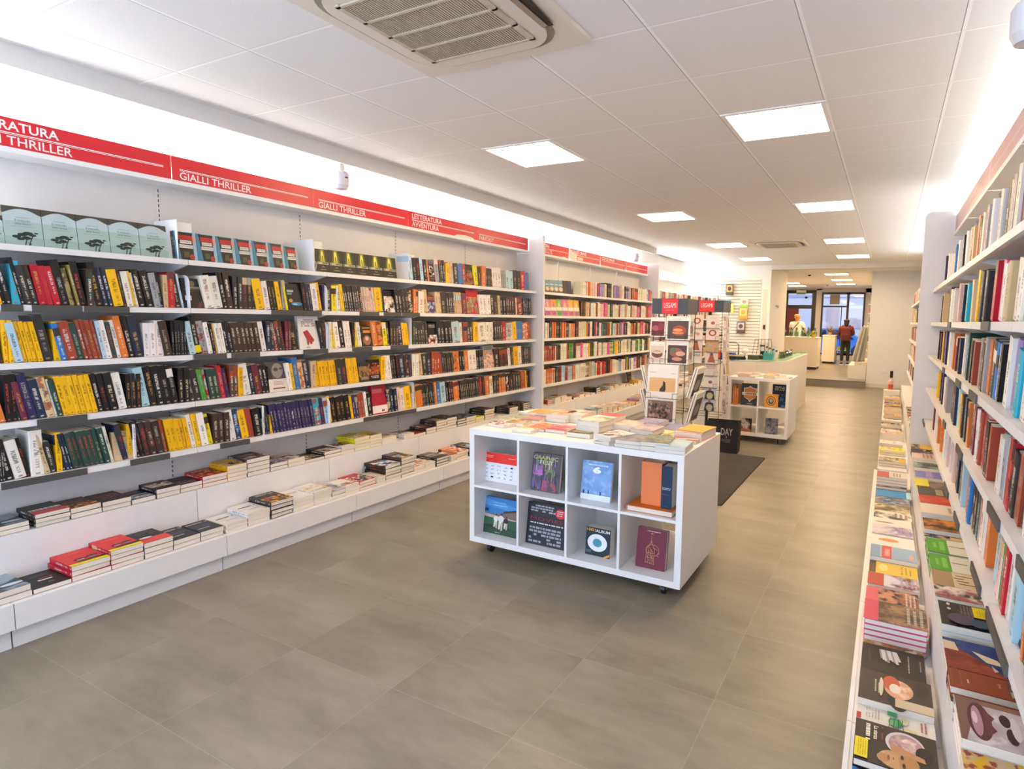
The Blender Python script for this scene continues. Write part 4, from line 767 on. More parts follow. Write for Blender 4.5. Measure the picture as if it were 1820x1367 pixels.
def a_eagle(w, h):
    a = Art(); a.rect(0, w, 0, h, ('#243a78', '#1d2f66', '#31487f')); a.poly([(w, 0), (.1 * w, 0), (.6 * w, .5 * h), (w, .8 * h)], ('#8d3a2a', '#6f2c24', '#9a4a34')); a.poly([(.1 * w, 0), (.4 * w, 0), (.4 * w, .2 * h), (.12 * w, .16 * h)], '#d9bfa0'); a.poly([(.3 * w, .38 * h), (.45 * w, .7 * h), (.62 * w, .76 * h), (.6 * w, .55 * h)], '#e0ccaa'); a.poly([(.66 * w, .6 * h), (.85 * w, .62 * h), (.8 * w, .68 * h)], '#c9bfa8'); a.scribble(.15 * w, .8 * w, .86 * h, .9 * h, 1, '#a9b4d0', .6, random.Random(2)); return a
def a_rust(w, h):
    a = Art(); a.rect(0, w, 0, h, '#8a3a1c'); a.rect(.08 * w, .92 * w, .03 * h, .032 * h, '#c48a5c').rect(.08 * w, .92 * w, .15 * h, .153 * h, '#c48a5c'); a.text('Sylvia', .3 * w, .60 * h, .05 * h, '#e0b48c', .0); a.scribble(.4 * w, .7 * w, .22 * h, .25 * h, 1, '#d8c4a4', .8, random.Random(2)); a.rect(.1 * w, .9 * w, .72 * h, .99 * h, '#5a4638').ell(.4 * w, .86 * h, .22 * w, .1 * h, '#d3c6b0', 16).rect(.6 * w, .88 * w, .74 * h, .97 * h, '#b8a27e'); return a
def a_sketch(w, h):
    a = Art(); a.rect(0, w, 0, h, '#201d1c'); a.scribble(.2 * w, .7 * w, .1 * h, .15 * h, 2, '#5a534c', .5, random.Random(2))
    for k in range(9): a.line((.15 * w, (.3 + .03 * k) * h), ((.5 + .04 * (k % 4)) * w, (.33 + .035 * k) * h), .05 * w, '#c9c7c6' if k % 3 else '#8d8a88')
    a.scribble(.2 * w, .85 * w, .72 * h, .76 * h, 1, '#a59c90', .6, random.Random(3)).scribble(.3 * w, .7 * w, .9 * h, .94 * h, 1, '#8d857c', .6, random.Random(3)); return a
def a_portrait(w, h):
    a = Art(); a.rect(0, w, 0, h, '#3a2f28'); a.ell(.62 * w, .55 * h, .5 * w, .16 * h, '#14100f', 20); a.ell(.45 * w, .55 * h, .3 * w, .2 * h, ('#d3a07a', '#b5694a', '#e6c8a8'), 20); a.ell(.3 * w, .45 * h, .24 * w, .12 * h, '#c25a3c', 16); a.ell(.45 * w, .5 * h, .15 * w, .08 * h, '#ecdcc8', 14); a.ell(.3 * w, .86 * h, .25 * w, .1 * h, '#2a211d', 16); a.rect(.75 * w, w, .5 * h, h, '#c9b89c'); a.scribble(.3 * w, .75 * w, .2 * h, .3 * h, 2, '#b3ac98', .6, random.Random(2)); a.ell(.5 * w, .31 * h, .3 * w, .03 * h, '#d8cdb4', 14); return a
def a_blue(w, h):
    a = Art(); a.rect(0, w, 0, h, ('#3c5878', '#2f4560', '#56728f')); a.rect(.4 * w, w, 0, .6 * h, '#2a2c3a'); a.ell(.7 * w, .35 * h, .3 * w, .24 * h, '#b9aab4', 20); return a
def a_pattern(w, h):
    a = Art(); a.rect(0, w, 0, h, '#dcb23a'); a.rect(0, w, 0, .25 * h, '#8db6bd')
    for x, z in ((.2, .4), (.55, .35), (.3, .7), (.7, .7), (.8, .45)): a.ell(x * w, z * h, .17 * w, .11 * h, '#c9543a', 16).ell(x * w, z * h, .12 * w, .08 * h, '#e6c9a0', 14).ell(x * w, z * h, .05 * w, .035 * h, '#5a3a6a', 10)
    return a
def a_bb(w, h):
    a = Art(); a.rect(0, w, 0, h, '#96b4c9'); a.rect(0, w, 0, .2 * h, '#7d9cb5').rect(0, w, .25 * h, .46 * h, '#d8413a').scribble(.1 * w, .9 * w, .28 * h, .44 * h, 1, '#e8a49c', .8, random.Random(2)); a.ell(.7 * w, .88 * h, .2 * w, .06 * h, '#d9a49c', 12); return a
def a_ybook(w, h):
    a = Art(); a.rect(0, w, 0, h, '#e3c24a'); a.rect(0, w, 0, .14 * h, '#5c4430'); a.ell(.45 * w, .3 * h, .3 * w, .1 * h, '#efdc8a', 12); a.scribble(.2 * w, .85 * w, .62 * h, .88 * h, 3, '#b8943a', .5, random.Random(2)); return a
def rt(rows, x, z0, nm, hh, places):
    pass
def right_tray(x, z0, specs, nm, hh, y_end=None):
    prev_far = None
    for k, (yp, c, n, art, look) in enumerate(specs):
        t = .026 if n < 4 else .024; zt = z0 + n * t
        yn = solve_y(yp, x, zt, axis=1, lo=.5)
        nxt = specs[k - 1] if k else None
        w = .16
        if k: 
            # the stack behind starts where this one ends
            far = max(yn + .10, min(yn + .2, prev - .003)); w = far - yn
        w = max(.1, min(w, .20)); prev = yn
        lying('R', x, yn, z0, n, c, (nm, k + 1), w=w, hh=hh + RND.uniform(-.008, .008), t=t, art=art, look=look, skew=False)
G = a_pic
T1 = [(769, 'T', 4, None, None), (787, 'w', 3, None, None), (799, 'y', 2, None, None), (818, 'T', 2, G('#cfc2a0', [(.5, .45, .5, .2, '#5a5236'), (.6, .86, .4, -.13, '#e0a428')]), 'cream cover with dark picture and orange patch, lower right tray'), (846, 'r', 5, G('#d8cfc4', [(.5, .2, .5, -.2, '#b3483c')], [(.2, .8, .5, .8, 3, '#9d948a')]), 'tall stack topped by white and red book, lower right tray'), (863, 'K', 2, G('#26262a', [(.5, .45, .3, .12, '#b9b0a8'), (.7, .75, .3, .2, '#58606a')]), 'dark photo cover behind the bright blue book, lower right tray'),
      (880, 'b', 2, G('#1487c4', [(.5, .96, .5, -.06, '#a9d6e4')]), 'bright blue book lying on the lower right tray'), (893, 'N', 2, G('#3d4c5c', [(.5, .3, .4, .14, '#8d7d78'), (.4, .75, .5, .2, '#8db4c9')]), 'blue grey photo cover just in front of the bright blue book'), (905, 'T', 2, G('#c9b98c', [(.3, .3, .4, .2, '#5c4a30'), (.7, .6, .3, .2, '#6d6a3c')]), 'sepia photo cover two in front of the bright blue book'), (918, 'w', 2, G('#dcd6c8', [(.4, .2, .4, .2, '#55544c')], [(.2, .8, .5, .9, 3, '#8d867a')]), 'white cover with grey shape, lower right tray middle'), (930, 'w', 2, G('#e4ded2', [(.6, .3, .08, .25, '#8d7a62')]), 'white cover with thin brown mark, lower right tray middle'), (946, 'L', 2, G('#d6ccd2', [(.5, .42, .35, .1, '#8a76a8')], [(.2, .8, .66, .9, 3, '#a59ca4')]), 'pale lilac cover with purple motif, lower right tray'),
      (967, 'w', 2, G('#e8e4dc', [(.4, .4, .14, .24, '#d98a3a'), (.6, .62, .1, .1, '#3c6a72'), (.7, .3, .2, .1, '#d8583c')]), 'white cover with orange flame shape, lower right tray'), (987, 'b', 3, a_bb, 'pale blue cover with red square, lower right tray'), (1015, 'Y', 2, a_ybook, 'yellow cover with brown foot edge, lower right tray'), (1036, 'r', 2, G('#d6d0dc', [(.5, .15, .5, -.16, '#b5432e'), (.7, .34, .4, .08, '#7d4a3a')], [(.2, .8, .6, .9, 3, '#a9a4c0')]), 'white and rust cover behind the pink edged photo book'),
      (1070, 'p', 2, G('#8d5a42', [(.5, .1, .5, -.12, '#d8586a'), (.4, .5, .45, .2, '#c98e6c'), (.7, .34, .3, .14, '#2a2228')], [(.1, .9, .72, .95, 3, '#c9c0b0')]), 'brown portrait cover with pink foot edge, lower right tray'), (1098, 'p', 5, G('#5a4434', [(.5, .1, .5, -.12, '#d2405c'), (.6, .45, .16, .06, '#e3c51c'), (.4, .4, .3, .16, '#a08060')], [(.1, .9, .64, .95, 3, '#b0a898')]), 'tall stack topped by brown cover with pink foot, lower right tray'), (1142, 'T', 1, G('#b8834a', [(.6, .3, .5, .2, '#6d4a2a'), (.7, .8, .4, .2, '#dcc9a8')]), 'brown and cream cover half under the black sketch cover'),
      (1185, 'K', 2, a_sketch, 'black cover with white sketch of a hand, lower right tray'), (1238, 'T', 3, a_portrait, 'painted portrait cover of two heads, lower right tray'), (1279, 'w', 2, a_bug, 'white cover with green beetle, lower right tray'), (1345, 'K', 3, a_stanza, 'black cover La stanza with hat portrait and yellow sticker'), (1405, 'b', 2, a_blue, 'blue cover at the near end of the lower right tray')]
T2 = [(778, 'm', 2, None, None), (796, 'Y', 2, None, None), (803, 'B', 2, None, None), (813, 'w', 2, G('#dcc9bc', [], [(.1, .9, .3, .7, 3, '#a5867c')]), 'pale pink text cover, upper right tray'), (830, 'g', 2, G('#4a5650', [(.5, .4, .3, .2, '#a9b8b0')]), 'grey green photo cover, upper right tray'), (847, 'L', 2, G('#7a70b4', [(.5, .4, .5, -.1, '#a58ab8'), (.6, .7, .3, .2, '#6a86c0')]), 'lilac cover on the upper right tray'), (865, 'y', 2, G('#8a7a6c', [(.3, .14, .5, -.2, '#ddd21c'), (.6, .6, .3, .2, '#4d3a3a')]), 'dark cover with lemon yellow square, upper right tray'), (878, 'k', 2, G('#4c4a3c', [], [(.1, .9, .3, .7, 1, '#a9a48c')]), 'olive grey cover with pale title, upper right tray'),
      (892, 'R', 2, G('#b8382a', [(.4, .4, .2, .08, '#e3b8a4'), (.6, .8, .3, .2, '#c9542e')]), 'red orange cover, upper right tray'), (910, 'w', 2, G('#ddd0c4', [], [(.2, .8, .6, .9, 2, '#a9988c')]), 'cream text cover in front of the red orange one'), (939, 'B', 2, G('#6d4526', [(.5, .3, .5, .12, '#c9843c'), (.6, .66, .4, .14, '#d39a52'), (.3, .5, .3, .1, '#1f1812')]), 'brown and amber photo cover, upper right tray'), (953, 'T', 1, None, None), (979, 'G', 2, a_green, 'green and white cover, one behind its twin, upper right tray'), (1010, 'G', 2, a_green, 'green and white cover, twin beside the kraft one'), (1037, 'T', 2, a_kraft, 'kraft and cream cover beside the green ones'),
      (1060, 'w', 2, G('#e0d4c8', [(.5, .5, .5, .1, '#a05a5a'), (.4, .8, .3, .14, '#3d3a34')]), 'cream photo cover behind the yellow stickered one'), (1108, 's', 3, a_sticker, 'dark collage cover with yellow square sticker, upper right tray'), (1184, 'N', 2, a_eagle, 'blue and rust cover with cream wing shape, upper right tray'), (1218, 'r', 2, a_rust, 'rust brown cover reading Sylvia, upper right tray'), (1246, 'O', 1, G('#a57a3c', [(.5, .3, .4, .2, '#2f2a22'), (.5, .1, .3, -.06, '#d8d2c8')]), 'ochre cover half under the pale face cover'), (1312, 'w', 3, a_face, 'pale close-up face cover with dark lips, upper right tray'), (1400, 'Y', 2, a_pattern, 'yellow patterned cover at the near end, upper right tray')]
right_tray(-.018, .2255, T1, 'lower right tray', .228); right_tray(.228, .4705, T2, 'upper right tray', .212)
y_t1 = max(b['M'].translation.y for b in BOOKS if b['place'][0] == 'lower right tray') + .02
auto_stacks('R', -.02, .2255, y_t1, 8.9, 'wTYeTOBw', 'lower right tray beyond the panel', nn=(2, 4)); auto_stacks('R', .0, .2255, 9.0, 12.0, 'wTYYOBK', 'far right lower tray', nn=(2, 6))
auto_stacks('R', .255, .4705, 6.15, 8.9, 'wTYGkO', 'upper right tray beyond the panel', nn=(1, 3), hh=(.18, .21))
# ------------------------------------------------------------------ cube display tables
def cube_table(x0, x1, y0, y1, cols, label, z0=.08, z1=.85, back=()):
    """two cube shelves back to back on castors; outer boards, dividers, shelf, back boards"""
    t = thing('cube_display_table', label, 'display table', (x0, y0, 0), 'white cube display tables'); L, D = x1 - x0, y1 - y0; e, i = .038, .016
    quick('box', 0, L, 0, D, z1 - e, z1).build('top_board', LAM, t); quick('box', 0, L, 0, D, z0, z0 + e).build('bottom_board', LAM, t)
    for a in (0, L - e): quick('box', a, a + e, 0, D, z0 + e, z1 - e).build('side_panel', LAM, t)
    cw = (L - 2 * e - (cols - 1) * i) / cols; zm = (z0 + z1) / 2
    for k in range(1, cols): xx = e + k * cw + (k - 1) * i; quick('box', xx, xx + i, .001, D - .001, z0 + e, z1 - e).build('divider', LAM, t)
    for k in range(cols):
        xx = e + k * (cw + i)
        quick('box', xx, xx + cw, .001, D - .001, zm - i / 2, zm + i / 2).build('cube_shelf', LAM, t)
        if k in back: quick('box', xx, xx + cw, D * .53, D * .53 + .006, z0 + e, z1 - e).build('back_board', flat('#cfcac3', .6), t)
    for cx, cy in ((.12, .08), (L - .12, .08), (.12, D - .08), (L - .12, D - .08)):
        b = MB(); b.cyl((cx - .012, cy, .03), (cx + .012, cy, .03), .03, 14); c = b.build('castor', BLACK, t)
        b = MB(); b.box(cx - .022, cx + .022, cy - .02, cy + .02, .066, z0); b.box(cx - .02, cx - .016, cy - .012, cy + .012, .03, .066); b.box(cx + .016, cx + .02, cy - .012, cy + .012, .03, .066); b.build('fork', CHROME, c)
    def cell(k, row): xx = x0 + e + k * (cw + i); return xx, xx + cw, (zm + i / 2 if row else z0 + e)
    return cell
TX0, TX1, TY0, TY1 = -2.436, -.957, 3.085, 3.86
cell = cube_table(TX0, TX1, TY0, TY1, 4, 'white cube display table on castors with large books, in front', back=(0, 1, 2))
def px_face(pxl, pxr, pyt, zb, y, t, c, art, look, hard=True, tilt=8, st=None):
    """standing cover-out book measured from its image edges on the plane at depth y"""
    def X(px, z):
        lo, hi = -4.0, 1.0
        for _ in range(50):
            m = (lo + hi) / 2
            if proj((m, y, z))[0] < px: lo = m
            else: hi = m
        return lo
    xl, xr = X(pxl, zb), X(pxr, zb); lo, hi = zb, zb + .5; xm = xl
    for _ in range(50):
        m = (lo + hi) / 2
        if proj((xm, y, m))[1] > pyt: lo = m
        else: hi = m
    h = lo - zb; w = xr - xl
    M = T((xl, y, zb + .001)) @ Matrix.Rotation(math.radians(-tilt), 4, 'X')
    return add_book(M, w, h, t, c, ('cube', 0, xl), 'face', hard=hard, art=art, look=look, st=st)
def a_redtop(w, h):
    a = Art(); a.rect(0, w, 0, h, '#e9e9ec'); a.rect(0, w, .66 * h, h, '#e8281c'); a.rect(.06 * w, .3 * w, .88 * h, .9 * h, '#f2a59c').rect(.06 * w, .28 * w, .83 * h, .85 * h, '#f2a59c').rect(.72 * w, .92 * w, .86 * h, .88 * h, '#f2a59c'); r = random.Random(4)
    for i in range(5):
        for j in range(4):
            x, z = (.12 + .18 * i) * w, (.56 - .13 * j) * h
            if (i, j) in ((4, 0), (1, 3)): a.ell(x, z, .035 * w, .03 * h, '#1b1b1d', 12)
            else:
                for q in range(4): a.line((x + r.uniform(-.05, .05) * w, z + r.uniform(-.03, .03) * h), (x + r.uniform(-.05, .05) * w, z + r.uniform(-.03, .03) * h), .008 * w, '#8d8f94' if (i, j) != (2, 1) else '#202022')
    return a
def a_graphic(w, h):
    a = Art(); a.rect(0, w, 0, h, '#57505c'); r = random.Random(7)
    for k in range(26):
        x = r.uniform(0, .95) * w; z = r.uniform(.05, .6) * h; a.poly([(x, z), (x + r.uniform(.02, .09) * w, z), (x + r.uniform(.01, .06) * w, z + r.uniform(.15, .4) * h)], r.choice(['#7a5fa0', '#b86fb4', '#5f8f7a', '#3a3440', '#8a8f5a', '#cf5a6a', '#494456']))
    a.rect(.04 * w, .4 * w, .42 * h, .68 * h, ('#6a5a78', '#b673bb', '#8a6a9a')).rect(.5 * w, .85 * w, .35 * h, .6 * h, ('#57505c', '#4f8a64', '#8a8f5a')).rect(.42 * w, .9 * w, .02 * h, .3 * h, ('#d8525c', '#57505c', '#b84a6a')).rect(.03 * w, .36 * w, .1 * h, .4 * h, ('#7f67a8', '#57505c', '#5f5a90'))
    for k in range(20):
        x = r.uniform(0, .95) * w; z = r.uniform(.03, .5) * h; a.poly([(x, z), (x + r.uniform(.01, .04) * w, z), (x + r.uniform(.0, .04) * w, z + r.uniform(.15, .4) * h)], r.choice(['#7a5fa0', '#3a3440', '#494456', '#57505c', '#9a8f5a']))
    pass
    for k in range(12): x = r.uniform(.04, .9) * w; a.rect(x, x + .02 * w, r.uniform(.5, .7) * h, r.uniform(.8, .97) * h, r.choice(['#b9c06a', '#8fb08a', '#d8b45a', '#9aa0b4']))
    a.text('GRAPHIC', .05 * w, .84 * h, .1 * h, '#c9c470', .01, width=.88 * w); a.text('FEST', .28 * w, .72 * h, .1 * h, '#b9cf8e', .01, width=.5 * w); return a
def a_six(w, h):
    a = Art(); a.rect(0, w, 0, h, '#7fa8d8'); r = random.Random(5)
    a.rect(0, w, .12 * h, h, ('#7fa8d8', '#6f9bd0', '#98bbe2'))
    a.rect(0, w, 0, .15 * h, '#dfe8f2'); a.rect(0, w, .15 * h, .165 * h, '#5f86b4')
    for x in (.1, .26, .66): a.ell(x * w, .19 * h, .025 * w, .055 * h, '#22304a', 10)
    a.rect(.2 * w, .85 * w, .885 * h, .915 * h, '#e9eef4').scribble(.2 * w, .85 * w, .885 * h, .915 * h, 1, '#a9c3e4', .9, random.Random(2)); a.text('6', .5 * w, .69 * h, .17 * h, '#f2f4f6', .06, width=.27 * w, center=True); return a
def a_stadium(w, h):
    a = Art(); a.rect(0, w, 0, h, '#2f7fc4'); a.poly([(0, .78 * h), (w, .66 * h), (w, .8 * h), (0, .97 * h)], '#4b95d2'); a.poly([(0, .55 * h), (.4 * w, .56 * h), (w, .7 * h), (w, .4 * h), (0, .45 * h)], '#7b6a62'); a.poly([(0, .46 * h), (w, .38 * h), (w, .46 * h), (0, .54 * h)], '#b9aca0'); a.rect(.02 * w, .2 * w, .6 * h, .68 * h, '#23303c'); a.poly([(.6 * w, .6 * h), (w, .7 * h), (w, .76 * h), (.62 * w, .66 * h)], '#3a3230'); a.rect(0, w, 0, .44 * h, '#2f5a3c'); a.rect(0, w, 0, .2 * h, '#274c34'); a.ell(.45 * w, .2 * h, .4 * w, .05 * h, '#1d3a28', 14)
    for x, z, s in ((.42, .2, .9), (.56, .16, 1.1), (.7, .2, .85)):
        a.poly([((x - .06 * s) * w, (z - .0) * h), ((x - .02 * s) * w, (z - .02) * h), ((x + .02 * s) * w, (z + .18 * s) * h), ((x - .05 * s) * w, (z + .18 * s) * h)], '#d9cfc2'); a.poly([((x + .01 * s) * w, (z - .04) * h), ((x + .05 * s) * w, (z - .03) * h), ((x + .05 * s) * w, (z + .18 * s) * h), (x * w, (z + .18 * s) * h)], '#c4b8a9'); a.ell(x * w, (z + .25 * s) * h, .07 * s * w, .09 * s * h, '#e4ddd4' if s > .88 else '#3a2a26', 12); a.ell((x + .01) * w, (z + .37 * s) * h, .03 * s * w, .03 * s * h, '#5a3a2a', 10)
    a.scribble(.25 * w, .7 * w, .84 * h, .9 * h, 1, '#6fb0dc', .8, random.Random(2)).scribble(.33 * w, .72 * w, .79 * h, .81 * h, 1, '#cfe2ee', .8, random.Random(3)); a.rect(.42 * w, .56 * w, .05 * h, .06 * h, '#cfd8cc'); return a
def a_movies(w, h):
    a = Art(); a.rect(0, w, 0, h, '#26262a'); a.scribble(.08 * w, .72 * w, .78 * h, .96 * h, 3, '#a9aab2', .75, random.Random(2)).scribble(.08 * w, .92 * w, .04 * h, .44 * h, 5, '#9a9ca6', .75, random.Random(3)); a.text('MOVIES', .1 * w, .6 * h, .075 * h, '#9d2c33', .0, width=.84 * w); a.text('HISTORIES | ACTION !', .1 * w, .5 * h, .04 * h, '#d9d9dc', .02, width=.86 * w) if 0 else a.scribble(.1 * w, .95 * w, .51 * h, .545 * h, 1, '#d9d9dc', .9, random.Random(9)); a.ell(.86 * w, .83 * h, .13 * w, .115 * h, '#e02c35', 28); a.scribble(.78 * w, .94 * w, .76 * h, .9 * h, 3, '#f2d9d6', .6, random.Random(6)); return a
def a_1001(w, h):
    a = Art(); a.rect(0, w, 0, h, '#152836'); a.text('1001', .03 * w, .86 * h, .1 * h, '#e5a93a', .01, width=.35 * w); a.text('ALBUM', .4 * w, .85 * h, .1 * h, '#f2f0ea', .012, width=.57 * w); a.ell(.48 * w, .47 * h, .4 * w, .31 * h, '#eef0f2', 40); a.ell(.48 * w, .47 * h, .19 * w, .15 * h, '#5aa3b4', 30); a.ell(.48 * w, .48 * h, .15 * w, .12 * h, '#4a92a6', 30); a.scribble(.03 * w, .25 * w, .08 * h, .18 * h, 2, '#7fa0ae', .5, random.Random(3)); a.poly([(.72 * w, 0), (w, 0), (w, .14 * h)], '#e3a233').poly([(.86 * w, 0), (w, 0), (w, .06 * h)], '#3a2c1c'); return a
def a_spire(w, h):
    a = Art(); a.rect(0, w, 0, h, '#6f1530'); g = '#c79a68'; a.scribble(.22 * w, .82 * w, .925 * h, .95 * h, 1, '#d9c4a4', .9, random.Random(2)); a.rect(.46 * w, .54 * w, .87 * h, .885 * h, '#d9b48a')
    cx, cz, R_ = .55, .47, .22
    for k in range(28): p, q = 2 * PI * k / 28, 2 * PI * (k + 1) / 28; a.line(((cx + R_ * math.cos(p)) * w, (cz + .14 * math.sin(p)) * h), ((cx + R_ * math.cos(q)) * w, (cz + .14 * math.sin(q)) * h), .012 * w, g)
    for p, q in (((.5, .84), (.5, .62)), ((.5, .72), (.44, .58)), ((.5, .72), (.57, .58)), ((.44, .58), (.36, .5)), ((.36, .5), (.34, .14)), ((.57, .58), (.62, .5)), ((.62, .5), (.62, .12)), ((.42, .5), (.42, .14)), ((.5, .5), (.5, .12)), ((.56, .46), (.56, .13)), ((.36, .4), (.62, .4)), ((.36, .28), (.62, .28)), ((.34, .16), (.64, .13)), ((.42, .56), (.56, .44)), ((.58, .54), (.74, .5)), ((.44, .44), (.52, .36)), ((.74, .44), (.8, .4)), ((.7, .36), (.78, .34)), ((.38, .34), (.46, .2)), ((.52, .34), (.6, .2))): a.line((p[0] * w, p[1] * h), (q[0] * w, q[1] * h), .011 * w, g)
    return a
c0 = TY0
_, _, zt = cell(0, 1); _, _, zb_ = cell(0, 0)
px_face(856, 919, 803, zt, c0 + .12, .012, 'w', a_redtop, 'large white book with red upper band in the top cube', tilt=6)
px_face(943, 992, 805, zt, c0 + .10, .035, 'k', a_graphic, 'dark multicoloured GRAPHIC book standing in the second top cube')
px_face(1031, 1084, 818, zt, c0 + .10, .022, 's', a_six, 'sky blue book with white 6 in the third top cube', hard=False)
px_face(853, 917, 882, zb_, c0 + .10, .02, 'b', a_stadium, 'stadium photo book with three sportsmen in the bottom cube')
px_face(934, 1002, 893, zb_, c0 + .08, .022, 'k', a_movies, 'black MOVIES book with red round sticker in a bottom cube')
px_face(1040, 1083, 936, zb_, c0 + .11, .065, 'N', a_1001, 'thick 1001 ALBUM book with white ring in a bottom cube', hard=False, tilt=4)
px_face(1129, 1181, 938, zb_, c0 + .10, .034, 'M', a_spire, 'maroon hardback with gold spire drawing in the bottom cube')
x0, x1, z = cell(3, 1)
def a_navysp(w, h):
    a = Art(); a.scribble(.14 * w, .86 * w, .44 * h, .5 * h, 2, '#c9d0da', .6, random.Random(4)); a.rect(.15 * w, .8 * w, .335 * h, .34 * h, '#6f83a0').rect(.3 * w, .7 * w, .06 * h, .065 * h, '#5a6f8d'); return a
add_book(T((x0 + .02, c0 + .035, z + .034)) @ Matrix(((1, 0, 0, 0), (0, 0, 1, 0), (0, -1, 0, 0), (0, 0, 0, 1))), .285, .22, .032, 'O', ('cube', 1, 0), 'flat', hard=True, look='orange cloth book lying flat in the last top cube', st=(rgb('#d96a28'), rgb('#e8905c'), rgb('#d96a28'), (3, 3, .2, .1)), fr=(rgb('#d8711f'),) * 3 + ((.2, 3, 3, 3), rgb('#d8711f')))
ob = rgb('#e8834e')
add_book(T((x0 + .085, c0 + .10, z + .035)), .13, .255, .06, 'O', ('cube', 2, 0), 'face', hard=True, look='orange slipcase board standing beside the navy spine', st=(ob, ob, ob, (3, 3, .3, .1)), fr=(ob, ob, ob, (.3, 3, 3, 3), ob))
nv = rgb('#1d3350')
add_book(T((x0 + .219, c0 + .075, z + .035)), .068, .25, .1, 'N', ('cube', 3, 0), 'face', hard=True, art=a_navysp, look='navy book with small pale title beside the orange board', st=(nv, nv, nv, (3, 3, .3, .1)), fr=(nv, nv, nv, (.3, 3, 3, 3), nv))
# books at the rear openings, seen through the last cube
add_book(T((x1 - .06, TY1 - .25, z + .001)), .05, .24, .03, 'K', ('cube', 4, 0), 'face', hard=True, look='dark book seen through the back of the last top cube'); add_book(T((x1 - .04, TY1 - .3, zb_ + .001)), .04, .22, .03, 'N', ('cube', 5, 0), 'face', hard=True, look='dark book seen through the back of the last bottom cube')
# ---- books lying on the table top; image centre, size, count, turn
def table_book(px, py, w, h, t, n, rot, c, look, z=.85, art=None, st=None):
    X, Y = onz(px, py, z + t * n); zz = z; ra = math.radians(abs(rot) + 3); ew, eh = (w * math.cos(ra) + h * math.sin(ra)) / 2, (h * math.cos(ra) + w * math.sin(ra)) / 2
    bx = (TX0, TX1, TY0, TY1) if py > 700 else (UX0, UX1, UY0, UY1)
    X = min(max(X, bx[0] + ew), bx[1] - ew); Y = min(max(Y, bx[2] + eh), bx[3] - eh)
    fr0 = front_of(c)
    for k in range(n):
        zz += t; a = math.radians(rot + RND.uniform(-3, 3))
        M = T((X, Y, zz)) @ Matrix.Rotation(a, 4, 'Z') @ T((-w / 2, -h / 2, 0)) @ Matrix(((1, 0, 0, 0), (0, 0, 1, 0), (0, -1, 0, 0), (0, 0, 0, 1)))
        add_book(M, w, h, t - .001, c, ('table top', px, k), 'flat', hard=t > .03, fr=fr0 if k == n - 1 else None, art=art if k == n - 1 else None, look=look if k == n - 1 else None, vis=1.0 if k == n - 1 else .4)
